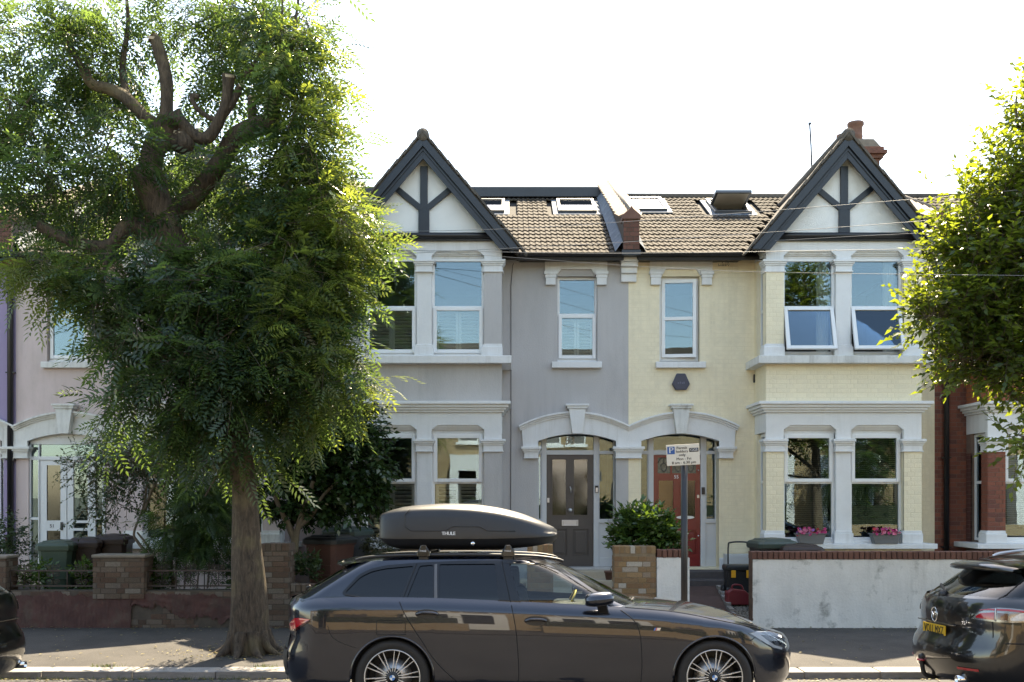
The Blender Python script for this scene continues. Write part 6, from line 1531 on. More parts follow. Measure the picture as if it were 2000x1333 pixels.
def make_car(name, label, c, loc, roll, paint, glass_side, group, yaw=0.0):
    s = Car(c); t = thing(name, label, 'car', (0, 0, 0), group)
    base, rows = s.body()
    g = G()
    for sg_ in (-1, 1): g.grid([[(p[0], p[1] * sg_, p[2]) for p in r] for r in rows])
    # bonnet and tail lid across the body
    top = rows[-1]; nb = 16
    idx = [i for i, (xb, yb) in enumerate(base) if xb > s.cowl]
    lid = []
    for i in idx:
        x_, y_, z_ = top[i]; cr = sinterp(base[i][0], s.crown)
        lid.append([(x_, y_ * math.sin(math.pi / 2 * k / nb) if k < nb else y_, z_ + cr * max(0.0, 1 - (abs(k) / nb) ** 2.2) ) for k in range(-nb, nb + 1)])
        lid[-1] = [(x_, y_ * math.sin(math.pi / 2 * k / nb), z_ + cr * (y_ / s.W) ** 2 * (1 - abs(math.sin(math.pi / 2 * k / nb)) ** s.crownpow)) for k in range(-nb, nb + 1)]
    g2 = G().grid(lid); 
    bodyo = g.build('body', paint, t); bonnet = g2.build('bonnet', paint, t)
    # cabin shell
    zrow = np.linspace(0, 1, 24); cm = s.half_contour(16, 190, 22, s.cLr, s.cLf, s.cnr, s.cnf); cbase = []
    shell = []
    for u in zrow:
        row = []
        for k, tt in cm:
            zc = s.cab0 + (s.cabtop - s.cab0) * u
            xr, xf = sinterp(zc, s.cabr), sinterp(zc, s.cabf)
            if k == 'r': x_, f = xr + s.cLr * (1 - math.cos(tt) ** (2 / s.cnr)), (math.sin(tt) ** (2 / s.cnr) if tt > 0 else 0)
            elif k == 'm': x_, f = xr + s.cLr + (xf - xr - s.cLr - s.cLf) * tt, 1.0
            else: x_, f = xf - s.cLf * (1 - math.cos(tt) ** (2 / s.cnf)), (math.sin(tt) ** (2 / s.cnf) if tt > 0 else 0)
            zed = sinterp(x_, s.roofedge); zz_ = s.cab0 + (zed - s.cab0) * u
            row.append((x_, s.cab_w(zz_) * f, zz_))
        shell.append(row)
    g = G(); gg = G(); gs = G(); fr = G()
    nR, nM, nF = 16, 190, 22
    polys = [grow(pl, 0.018) for pl in s.windows]
    def cls(i, j):
        p = [shell[i][j], shell[i + 1][j], shell[i][j + 1], shell[i + 1][j + 1]]; x_ = sum(q[0] for q in p) / 4; z_ = sum(q[2] for q in p) / 4; y_ = sum(q[1] for q in p) / 4
        if j >= nR + nM + s.apillar and 1 <= i < 22: return 'front'
        if j < s.tailglass[0] and s.tailglass[1] <= i < s.tailglass[2]: return 'tail'
        for k, pl in enumerate(polys):
            if inside(pl, x_, z_) and y_ > 0.3: return k
        return 'p'
    cl = [[cls(i, j) for j in range(len(cm) - 1)] for i in range(23)]
    for sg_ in (-1, 1):
        R_ = [[(p[0], p[1] * sg_, p[2]) for p in r] for r in shell]
        g.grid(R_, keep=lambda i, j: cl[i][j] == 'p')
    topr = shell[-1]
    rl = [[(x_, y_ * math.sin(math.pi / 2 * k / 12), z_ + s.roofcrown * (y_ / 0.62) ** 2 * (1 - abs(math.sin(math.pi / 2 * k / 12)) ** 2.4)) for k in range(-12, 13)] for x_, y_, z_ in topr]
    g.grid(rl)
    cabo = g.build('cabin', paint, t)
    def ins(p, d=0.008): return (p[0], p[1] * (1 - d / max(0.3, abs(p[1])) if abs(p[1]) > 0.3 else 1), p[2] - 0.0)
    g = G()
    for sg_ in (-1, 1):
        R_ = [[(p[0] - 0.004, p[1] * sg_, p[2] - 0.004) for p in r] for r in shell]; g.grid(R_, keep=lambda i, j: cl[i][j] == 'front')
    g.build('windscreen', CARGLASS, t)
    if s.tailglass[0]:
        g = G()
        for sg_ in (-1, 1):
            R_ = [[(p[0] + 0.006, p[1] * sg_, p[2]) for p in r] for r in shell]; g.grid(R_, keep=lambda i, j: cl[i][j] == 'tail')
        g.build('tail_window', s.tailmat, t)
    for k, pl in enumerate(polys):
        near = lambda i, j: any(cl[max(0, min(22, i + a))][max(0, min(len(cm) - 2, j + b))] == k for a in (-1, 0, 1) for b in (-1, 0, 1))
        for sg_ in (-1, 1):
            R_ = [[(p[0], (p[1] - 0.007) * sg_, p[2]) for p in r] for r in shell]
            G().grid(R_, keep=near).build('side_window', glass_side[k], t)
    for outer, holes in s.surrounds:
        for sg_ in (-1, 1): surround(s, t, outer, holes, sg_, BLK_GLOSS)
    for pl, w_ in s.trims:
        for sg_ in (-1, 1):
            n = len(pl); cxm = sum(p[0] for p in pl) / n; czm = sum(p[1] for p in pl) / n; ring_o, ring_i = [], []
            for i in range(n):
                a, b = Vector(pl[i - 1]), Vector(pl[(i + 1) % n]); d = (b - a).normalized(); nn = Vector((d.y, -d.x)); p = Vector(pl[i])
                if nn.dot(p - Vector((cxm, czm))) < 0: nn = -nn
                o_, i_ = p + nn * w_ * 0.7, p - nn * w_ * 0.5
                ring_o.append((o_.x, (s.cab_y(o_.x, o_.y) + 0.004) * sg_, o_.y)); ring_i.append((i_.x, (s.cab_y(i_.x, i_.y) + 0.003) * sg_, i_.y))
            G().add(ring_o + ring_i, [(i, (i + 1) % n, n + (i + 1) % n, n + i) for i in range(n)]).build('window_trim', BLK_GLOSS, t)
    # interior: floor tray, seats, dashboard
    g = G().box(0.35, s.cowl + 0.1, -s.W + 0.16, s.W - 0.16, 0.3, 0.62); g.build('floor_tray', CABIN, t)
    for xs_, w_ in ((s.seats[0], 0.5), (s.seats[1], 0.5)):
        for sy in (-1, 1):
            seat = G().prism([(xs_ - 0.12, 0.6), (xs_ + 0.05, 0.6), (xs_ - 0.07, 1.1), (xs_ - 0.19, 1.1)], sy * 0.38 - 0.23, sy * 0.38 + 0.23).build('seat', CABIN, t, bevel=0.04, segs=3)
            G().box(xs_ - 0.24, xs_ - 0.13, sy * 0.38 - 0.12, sy * 0.38 + 0.12, 1.12, 1.28).build('headrest', CABIN, seat, bevel=0.03, segs=3)
    G().box(s.cowl - 0.45, s.cowl + 0.05, -s.W + 0.17, s.W - 0.17, 0.7, 0.93).build('dashboard', CABIN, t, bevel=0.05)
    for hx in s.hubs: G().box(hx - s.arch - 0.03, hx + s.arch + 0.03, -s.W + 0.27, s.W - 0.27, 0.25, 0.80).build('wheel_well', BLK_SATIN, t)
    return t, s, bodyo, cabo
def seam(s, t, pts, fn, sg=-1, w=0.004, m=SEAM, name='panel_gap', out=0.0015):
    g = G(); path = curved([(p[0], 0, p[1]) for p in pts], 8); P3 = [(p.x, sg * (fn(p.x, p.z) + out), p.z) for p in path]
    g.tube(P3, w, 5); return g.build(name, m, t)
def surround(s, t, outer, holes, sg, m, out=0.005):
    """Black frame skin round the side windows: outer outline with window holes, laid on the cabin side."""
    loops = [[Vector((a, b, 0)) for a, b in outer]] + [[Vector((a, b, 0)) for a, b in h_] for h_ in holes]
    flat = [v for l in loops for v in l]; bm = bmesh.new(); vv = [bm.verts.new((v.x, 0, v.y)) for v in flat]
    for tr in tessellate_polygon(loops):
        try: bm.faces.new([vv[i] for i in tr])
        except ValueError: pass
    for _ in range(2): bmesh.ops.subdivide_edges(bm, edges=[e for e in bm.edges if e.calc_length() > 0.06], cuts=1, use_grid_fill=True)
    bmesh.ops.triangulate(bm, faces=bm.faces); idx = {v: i for i, v in enumerate(bm.verts)}
    g = G().add([(v.co.x, sg * (s.cab_y(v.co.x, v.co.z) + out), v.co.z) for v in bm.verts], [tuple(idx[v] for v in f.verts) for f in bm.faces]); bm.free()
    return g.build('window_surround', m, t)
def patch(s, t, poly, fn, name, m, sg=-1, out=0.004, n=14, bevel=0):
    """Outline in (x,z) laid on the body side as a thin skin."""
    xs_ = [p[0] for p in poly]; zs_ = [p[1] for p in poly]
    tri = tessellate_polygon([[Vector((a, b, 0)) for a, b in poly]])
    g = G(); bm = bmesh.new(); vv = [bm.verts.new((a, 0, b)) for a, b in poly]
    for tr in tri: 
        try: bm.faces.new([vv[i] for i in tr])
        except ValueError: pass
    bmesh.ops.subdivide_edges(bm, edges=bm.edges, cuts=3, use_grid_fill=True)
    bm.verts.ensure_lookup_table(); bm.faces.ensure_lookup_table()
    idx = {v: i for i, v in enumerate(bm.verts)}
    g.add([(v.co.x, sg * (fn(v.co.x, v.co.z) + out), v.co.z) for v in bm.verts], [tuple(idx[v] for v in f.verts) for f in bm.faces], True); bm.free()
    return g.build(name, m, t)
def wheel(t, x_, y_, z_, sg, r_t=0.335, r_r=0.248, spokes=10):
    """Tyre, rim barrel, paired bright-edged spokes, disc, hub cap with a quartered roundel."""
    ax = (0, sg, 0); o = (x_, y_, z_)
    w = G().lathe([(r_r, -0.2), (r_t * 0.95, -0.2), (r_t, -0.16), (r_t, -0.05), (r_t * 0.975, -0.015), (r_t * 0.9, 0.004), (r_r * 1.1, 0.0), (r_r * 1.0, -0.012)], o, ax, 56).build('wheel', TYRE, t)
    G().lathe([(r_r * 1.01, -0.015), (r_r * 0.985, -0.006), (r_r * 0.955, -0.012), (r_r * 0.9, -0.09), (r_r * 0.88, -0.19)], o, ax, 56).build('rim', mat('dark_alloy', (0.03, 0.028, 0.027), 0.35, 0.05, metallic=0.6), w)
    G().lathe([(r_r * 1.012, -0.010), (r_r * 0.99, -0.003), (r_r * 0.968, -0.009)], o, ax, 64).build('rim_edge', SATIN, w)
    G().lathe([(0.001, -0.11), (r_r * 0.66, -0.11), (r_r * 0.66, -0.14), (0.001, -0.14)], o, ax, 40).build('brake_disc', SATIN, w)
    G().lathe([(0.001, -0.02), (r_r * 0.22, -0.02), (r_r * 0.27, -0.04), (r_r * 0.3, -0.1)], o, ax, 30).build('hub', BLK_SATIN, w)
    for k in range(spokes):
        a = 2 * math.pi * (k + 0.22) / spokes
        for d in (-1, 1):
            def pt(rr, off, dep): 
                a2 = a + d * off / rr; return (x_ + rr * math.cos(a2), y_ + sg * dep, z_ + rr * math.sin(a2))
            g = G(); v = []
            for rr, o1, o2, dp in ((r_r * 0.2, 0.006, 0.013, -0.022), (r_r * 0.6, 0.009, 0.018, -0.012), (r_r * 0.64, 0.013, 0.020, -0.012), (r_r * 0.97, 0.021, 0.026, -0.008)):
                v += [pt(rr, o1, dp), pt(rr, o2, dp), pt(rr, o2, dp - 0.03), pt(rr, o1, dp - 0.03)]
            f = []
            for i in range(3):
                for q in range(4): f.append((i * 4 + q, i * 4 + (q + 1) % 4, i * 4 + 4 + (q + 1) % 4, i * 4 + 4 + q))
            g.add(v, f); g.build('spoke', mat('machined_alloy', (0.66, 0.66, 0.66), 0.35, 0.03, metallic=0.6), w)
    return w

# ---------------------------------------------------------------- dark blue estate car
PAINT = mat('midnight_blue_metallic', (0.009, 0.0122, 0.023), 0.24, 0.08, 3, metallic=0.5, coat=1.0, coat_rough=0.015, coat_ior=1.62, grain=0.15, bscale=300)
q = lambda px, py: ((px - 1000) / 219.3 + 2.15, EYE - (py - HOR) / 219.3)
ts = [0, .04, .1, .2, .32, .45, .58, .68, .76, .82, .86, .89, .92, .95, .975, 1.0]
estate = dict(L=4.80, W=0.915, sill=0.20, arch=0.365, hubz=0.335, hubs=(1.09, 3.945), Lr=0.55, Lf=0.95, nr=3.0, nf=2.5, cowl=3.02, bulge=0, crownpow=2.2, ts=ts,
    side=[(0, .06), (.08, .03), (.3, .012), (.5, .006), (.66, .0), (.80, .004), (.88, .010), (.93, .030), (1.0, .085)],
    rear=[(.2, .12), (.35, .02), (.5, .0), (.6, .03), (.68, .07), (.8, .055), (.95, .05), (1.05, .08)], front=[(.2, 4.70), (.3, 4.78), (.5, 4.80), (.62, 4.77), (.7, 4.71), (.8, 4.66)],
    shoulder=[(0, 1.02), (.35, 1.035), (.8, 1.045), (1.3, 1.04), (2.0, 1.015), (3.0, .965), (3.4, .94), (3.9, .875), (4.3, .80), (4.6, .725), (4.8, .66)],
    crown=[(2.9, .03), (3.3, .055), (3.8, .075), (4.3, .065), (4.65, .035), (4.8, .012)],
    cab0=.95, cabtop=1.42, cabw=[(.9, .838), (1.0, .832), (1.1, .80), (1.25, .735), (1.36, .672), (1.42, .62)],
    cabr=[(.9, .05), (1.02, .085), (1.1, .17), (1.25, .36), (1.38, .56), (1.42, .64)], cabf=[(.9, 3.5), (.97, 3.38), (1.1, 3.16), (1.25, 2.92), (1.36, 2.72), (1.42, 2.58)],
    cLr=.34, cLf=.42, cnr=2.6, cnf=2.2, roofedge=[(.4, 1.315), (.8, 1.355), (1.3, 1.372), (1.9, 1.375), (2.4, 1.362), (2.7, 1.335), (3.4, 1.30)], roofcrown=.05, apillar=6,
    windows=[round_poly([q(672, 1156), q(700, 1126), q(722, 1115), q(750, 1109), q(806, 1104), q(779, 1169)], .03), round_poly([q(817, 1104), q(843, 1102), q(845, 1169), q(793, 1169)], .02), round_poly([q(856, 1101), q(966, 1100), q(974, 1173), q(858, 1170)], .015), round_poly([q(994, 1100), q(1060, 1101), q(1092, 1112), q(1135, 1140), q(1170, 1163), q(1196, 1184), q(1150, 1182), q(1018, 1176)], .02)],
    tailglass=(9, 7, 21), tailmat=DARKGLASS, seats=(2.35, 1.45))
estate['trims'] = [(round_poly([q(667, 1158), q(698, 1123), q(720, 1112), q(750, 1105), q(812, 1100), q(900, 1096), q(1000, 1095), q(1062, 1097), q(1096, 1109), q(1140, 1139), q(1175, 1162), q(1203, 1187), q(1150, 1186), q(1000, 1179), q(860, 1174), q(779, 1172)], .03), 0.014)]
estate['surrounds'] = [(grow(estate['trims'][0][0], 0.006), estate['windows'])]
car, S, bo, co = make_car('estate_car', 'dark blue estate car parked in front with a grey box on its roof', estate, None, 0, PAINT, [DARKGLASS, DARKGLASS, DARKGLASS, CARGLASS], 'cars parked along the kerb')
LY, CY_ = S.lower_y, S.cab_y
for sg_ in (-1, 1):                       # dividing posts
    for a, b, w_ in ((q(848, 1099), q(851, 1171), 0.030), (q(980, 1096), q(990, 1176), 0.075), (q(813, 1099), q(787, 1171), 0.028)):
        pass
    patch(S, car, [q(846, 1101), q(851, 1100), q(854, 1171), q(848, 1171)], CY_, 'window_post', mat('grey_window_post', (0.10, 0.10, 0.105), 0.4, 0.05), sg_, 0.007)
    seam(S, car, [q(811, 1099), q(786, 1170)], CY_, sg_, 0.003, out=.006)
    seam(S, car, [q(980, 1095), q(998, 1178)], CY_, sg_, 0.0035, out=.006)
for sg_ in (-1, 1):
    seam(S, car, [q(781, 1173), q(793, 1198), q(820, 1240), q(850, 1285), q(885, 1320), q(900, 1329)], LY, sg_)
    seam(S, car, [q(999, 1180), q(1008, 1230), q(1013, 1300), q(1012, 1340)], LY, sg_)
    seam(S, car, [q(1212, 1189), q(1236, 1208), q(1248, 1235), q(1252, 1290), q(1249, 1340)], LY, sg_)
    seam(S, car, [(3.16, .955), (3.6, .915), (4.0, .84), (4.3, .775), (4.42, .735)], LY, sg_, 0.003)
    seam(S, car, [(4.35, .71), (4.27, .66)], LY, sg_, 0.003)
    fl = [(0.95, .845), (1.19, .842), (1.2, .72), (0.96, .72), (0.95, .845)]
    if sg_ < 0: seam(S, car, [(.965, .845), (1.19, .842), (1.205, .83), (1.205, .735), (1.19, .72), (.975, .72), (.955, .735), (.955, .83), (.965, .845)], LY, sg_, 0.0025)
    seam(S, car, [(.52, .80), (.56, .70), (.66, .64), (.78, .60)], LY, sg_, 0.002)
    # handles: dark scoop with a bright bar
    for hx, hz in ((q(835, 1196)[0], q(835, 1196)[1]), (q(1046, 1209)[0], q(1046, 1209)[1])):
        sc = patch(S, car, [(hx + .105 * math.cos(a), hz + .042 * math.sin(a)) for a in np.linspace(0, 2 * math.pi, 18, endpoint=False)], LY, 'handle_scoop', BLK_SATIN, sg_, 0.003)
        pts = curved([(hx - .09, hz + .0), (hx - .04, hz + .016), (hx + .05, hz + .014), (hx + .095, hz + .0)] and [(hx - .09, 0, hz), (hx - .04, 0, hz + .014), (hx + .05, 0, hz + .012), (hx + .095, 0, hz - .002)], 5)
        G().tube([(p.x, sg_ * (LY(p.x, p.z) + 0.022 * math.sin(math.pi * i / (len(pts) - 1)) + .004), p.z) for i, p in enumerate(pts)], 0.0135, 8).build('door_handle', PAINT, car)
    # arch lips
    for hx in S.hubs:
        G().tube([(hx + .368 * math.cos(a), sg_ * (LY(hx + .368 * math.cos(a), S.hubz + .368 * math.sin(a)) - 0.006), S.hubz + .368 * math.sin(a)) for a in np.linspace(0, math.pi, 40)], 0.011, 6).build('arch_lip', PAINT, car)
        wheel(car, hx, sg_ * 0.895, S.hubz, sg_)
    # tail lamp
    lp = [(.075, .745), (.12, .73), (.19, .745), (.34, .835), (.36, .852), (.27, .862), (.20, .855), (.13, .80)]
    tl_ = patch(S, car, lp, LY, 'tail_lamp', REDLENS, sg_, 0.006)
    patch(S, car, [(.10, .728), (.20, .735), (.36, .835), (.345, .842), (.19, .752), (.12, .735)], LY, 'lamp_shade', mat('smoked_lens', (0.05, 0.008, 0.008), .15, 0, coat=1), sg_, 0.007)
    # headlamp
    hp = [(4.25, .725), (4.34, .742), (4.50, .722), (4.62, .685), (4.67, .66), (4.67, .575), (4.60, .555), (4.5, .582), (4.4, .64)]
    hl_ = patch(S, car, hp, LY, 'headlamp', mat('headlamp_bowl', (0.16, 0.17, 0.19), 0.3, 0.4, 30, metallic=0.3), sg_, 0.003)
    patch(S, car, [(4.27, .724), (4.35, .738), (4.5, .718), (4.64, .675), (4.63, .655), (4.48, .692), (4.37, .708), (4.43, .662), (4.52, .605), (4.61, .578), (4.6, .56), (4.5, .588), (4.4, .645)], LY, 'daytime_light', mat('pale_light_guide', (0.75, 0.78, 0.82), 0.2, 0.0), sg_, 0.005)
    for cx_, cz_ in ((4.52, .645), (4.59, .625)): patch(S, car, [(cx_ + .026 * math.cos(a), cz_ + .028 * math.sin(a)) for a in np.linspace(0, 6.28, 10, endpoint=False)], LY, 'projector', CHROME, sg_, 0.006)
    patch(S, car, hp, LY, 'headlamp_glass', CLEARLENS, sg_, 0.010)
    # mirror
    mx_, mz_ = q(1168, 1166); mz_ -= .0
    mo = G(); prof = [(-.115, .0, .03), (-.1, .055, .075), (-.02, .075, .09), (.07, .06, .075), (.10, .0, .03)]
    rows = []
    for i, u in enumerate(np.linspace(0, math.pi, 9)):
        rows.append([(mx_ + .125 * -math.cos(u) * 1.0, sg_ * (S.W + 0.075 + 0.10 * math.cos(v) * (0.35 + 0.65 * math.sin(u))), mz_ + (0.066 * math.sin(v)) * (0.55 + 0.45 * math.sin(u)) - .012 * math.cos(u)) for v in np.linspace(0, 2 * math.pi, 17)])
    mir = G().grid(rows).build('door_mirror', PAINT, car, bevel=0.0)
    G().add(rows[0], [tuple(range(16))]).build('mirror_glass', CHROME, mir)
    G().bar((mx_ + .05, sg_ * (S.W - .05), q(1180, 1194)[1]), (mx_ + .02, sg_ * (S.W + .06), mz_ - .04), .09, .035).build('mirror_foot', BLK_SATIN, mir, bevel=0.01)
    # roof rail
    rp = curved([(.72, 0, 1.368), (.85, 0, 1.395), (1.2, 0, 1.412), (1.9, 0, 1.416), (2.35, 0, 1.402), (2.55, 0, 1.378), (2.62, 0, 1.355)], 6)
    G().tube([(p.x, sg_ * 0.615, p.z) for p in rp], 0.0145, 8).build('roof_rail', BLK_SATIN, car)
    # bright sill strip under the windows
    seam(S, car, [q(672, 1160), q(780, 1174), q(1000, 1181), q(1200, 1190)], CY_, sg_, 0.006, BLK_GLOSS, 'sill_trim', 0.004)
    patch(S, car, [(.07, .69), (.12, .70), (.125, .32), (.05, .34)], LY, 'bumper_vent', BLK_SATIN, sg_, 0.004)
# tail spoiler, tailgate details, badge
sp_ = []
for yv in np.linspace(-.625, .625, 21):
    e = 1 - (abs(yv) / .62) ** 4 * 0.9; xb_ = .49 + .10 * (abs(yv) / .6) ** 3
    c_ = .046 * (1 - (abs(yv) / .63) ** 2.4); sp_.append([(xb_ + .36, yv, 1.352 + c_), (xb_ + .14, yv, 1.345 + c_ * .9), (xb_, yv, 1.325 + c_ * .7), (xb_ - .008, yv, 1.312 + c_ * .5), (xb_ + .05, yv, 1.300), (xb_ + .22, yv, 1.295)])
G().grid(sp_).build('spoiler', PAINT, car)
G().tube([(S.cab_rear_x(.1, 1.10) - .02, -.1, 1.10), (S.cab_rear_x(.1, 1.08) - .03, -.02, 1.085)], .014, 8).build('wiper', BLK_SATIN, car)
bx_, bz_ = q(1281, 1225); g = G(); 
patch(S, car, [(bx_ - .03, bz_ - .012), (bx_ + .025, bz_ - .012), (bx_ + .035, bz_ + .012), (bx_ - .02, bz_ + .012)], LY, 'badge', SATIN, -1, .004)
for k, cc in enumerate(((0.02, 0.2, 0.6), (0.03, 0.04, 0.2), (0.6, 0.03, 0.04))): patch(S, car, [(bx_ - .03 + .008 * k, bz_ - .012), (bx_ - .023 + .008 * k, bz_ - .012), (bx_ - .013 + .008 * k, bz_ + .012), (bx_ - .02 + .008 * k, bz_ + .012)], LY, 'badge_stripe', mat('badge_stripe_%d' % k, cc, .3, 0), -1, .005)
for hx in S.hubs:                                   # quartered hub roundels
    yw = -0.895 + 0.017
    G().lathe([(0.001, .004), (.034, .004), (.037, 0)], (hx, yw, S.hubz), (0, -1, 0), 24).build('hub_cap', BLK_GLOSS, car)
    for k in range(4):
        a0 = k * math.pi / 2; G().add([(hx, yw - .0052, S.hubz)] + [(hx + .024 * math.cos(a0 + i * math.pi / 12), yw - .0052, S.hubz + .024 * math.sin(a0 + i * math.pi / 12)) for i in range(7)], [(0, i, i + 1) for i in range(1, 7)]).build('roundel_quarter', TEXT_WHITE if k % 2 == 0 else mat('roundel_blue', (0.05, .2, .5), .3, 0), car)
G().tube([(3.13, -.6, .985), (3.20, -.45, .985), (3.27, -.30, .995)], .011, 6).build('wiper', BLK_SATIN, car)
G().tube([(3.17, -.68, .965), (3.24, -.5, .975), (3.31, -.2, .995)], .011, 6).build('wiper', BLK_SATIN, car)
G().lathe([(.165, -.012), (.18, 0), (.165, .012), (.15, 0)], (2.72, .36, .885), (-.9, 0, .45), 24, closed=True).build('steering_wheel', mat('yellow_wheel_rim', (.5, .36, .05), .6, .05), car)  # wheel rim coloured yellow all round
car.location = (-2.15, 9.02 + .915, -0.040); car.rotation_euler = (rad(-1.9), 0, 0)

# ---------------------------------------------------------------- roof rack and roof box
rk = thing('roof_rack', 'black roof bars clamped on the rails of the estate car', 'roof rack', (0, 0, 0))
carM = Matrix.Translation(car.location) @ Matrix.Rotation(rad(-1.9), 4, 'X')
BXT = mat('matt_black_box', (0.021, 0.0205, 0.0205), 0.42, 0.08, 8, 0.05, 200)
for xb_ in (1.345, 2.115):
    G().box(xb_ - .035, xb_ + .035, -.66, .66, 1.435, 1.462).build('crossbar', BLK_SATIN, rk, bevel=.008)
    for sg_ in (-1, 1):
        g = G().prism([(xb_ - .062, 1.40), (xb_ + .062, 1.40), (xb_ + .058, 1.445), (xb_ + .03, 1.485), (xb_ + .026, 1.505), (xb_ - .03, 1.505), (xb_ - .034, 1.48), (xb_ - .06, 1.44)], sg_ * .56, sg_ * .675); ft = g.build('foot', BLK_GLOSS, rk, bevel=.012, segs=3)
        G().prism([(xb_ - .04, 1.355), (xb_ + .04, 1.355), (xb_ + .045, 1.40), (xb_ - .045, 1.40)], sg_ * .585, sg_ * .655).build('clamp', BLK_SATIN, rk, bevel=.006)
    text('foot_lettering', 'THULE', .021, TEXT_WHITE, rk, (xb_ - .005, -.678, 1.452))
rk.matrix_world = carM
box_ = thing('roof_box', 'dark grey streamlined roof box on top of the estate car', 'roof box', (0, 0, 0))
# sections along its length: x, half width, base z, lip z, shoulder z, top z
L0 = .90; SE = [(0.0, .30, .10, .115, .30, .325), (.03, .375, .07, .105, .325, .35), (.10, .405, .03, .10, .345, .375), (.22, .425, .0, .098, .36, .405), (.40, .43, 0, .098, .372, .425), (.62, .43, 0, .098, .375, .436), (.85, .425, 0, .098, .366, .432), (1.08, .41, 0, .10, .34, .405), (1.30, .385, .01, .105, .295, .355), (1.48, .35, .03, .112, .245, .29), (1.60, .30, .055, .12, .205, .235), (1.66, .24, .075, .128, .185, .205), (1.68, .17, .10, .135, .17, .18)]
SEx = [t[0] for t in SE]
def sec(x_): return [sinterp(x_, [(t[0], t[k]) for t in SE]) for k in range(1, 6)]
Zb = 1.462
lower, upper = [], []
for x_ in np.linspace(0, 1.68, 60):
    w, z0, zl, zsn, zt_ = sec(x_); X_ = L0 + x_ * 1.0
    bot = [(w * .55, z0), (w * .80, z0 + .004), (w * .93, z0 + (zl - z0) * .5), (w, zl)]
    up_ = [(w + .004, zl), (w + .004, zl + .03), (w * .985, zl + (zsn - zl) * .35), (w * .955, zl + (zsn - zl) * .7), (w * .90, zsn - .01), (w * .84, zsn + .012), (w * .6, zt_ - .012), (w * .3, zt_ - .002), (0, zt_)]
    lower.append([(X_, -a, Zb + b) for a, b in [(0, z0)] + bot] ); upper.append([(X_, -a, Zb + b) for a, b in up_])
for nm, rws, mm in (('lower_shell', lower, BLK_SATIN), ('lid', upper, BXT)):
    g = G()
    g.grid(rws); g.grid([[(p[0], -p[1], p[2]) for p in r] for r in rws])
    for e in (rws[0], rws[-1]):
        ring = e + [(p[0], -p[1], p[2]) for p in reversed(e)]; g.add(ring, [tuple(range(len(ring)))])
    g.build(nm, mm, box_)
def bsurf(x_, z_):
    w, z0, zl, zsn, zt_ = sec((x_ - L0) / 1.0); return w * interp((z_ - Zb - zl) / max(.01, zsn - zl), [(0, 1.0), (.35, .985), (.7, .955), (1.0, .90)])
for sg_ in (-1, 1):
    for a, b, nm in (([(L0 + .29, Zb + .375), (L0 + .245, Zb + .32), (L0 + .26, Zb + .21), (L0 + .31, Zb + .175), (L0 + .62, Zb + .172), (L0 + .70, Zb + .215), (L0 + .95, Zb + .213), (L0 + 1.02, Zb + .175), (L0 + 1.28, Zb + .17)], .006, 'crease'),):
        pts = [(p[0], sg_ * (bsurf(*p) + .002), p[1]) for p in a]
        G().tube(pts, b, 6).build(nm, BXT, box_)
    G().lathe([(.001, .008), (.016, .008), (.02, 0)], (L0 + .885, sg_ * (sec(.86)[0] * .97), Zb + .055), (0, sg_, 0), 16).build('lock', CHROME, box_)
text('lettering', 'THULE', .044, TEXT_WHITE, box_, (L0 + .66, -(bsurf(L0 + .66, Zb + .15)) - .006, Zb + .148), rot=(rad(90), 0, 0), space=.95)
bxo = text('lettering', 'THULE', .044, TEXT_WHITE, box_, (L0 + .662, -(bsurf(L0 + .66, Zb + .15)) - .0065, Zb + .148), rot=(rad(90), 0, 0), space=.95)
box_.matrix_world = carM @ Matrix.Translation((0, -.04, 0))

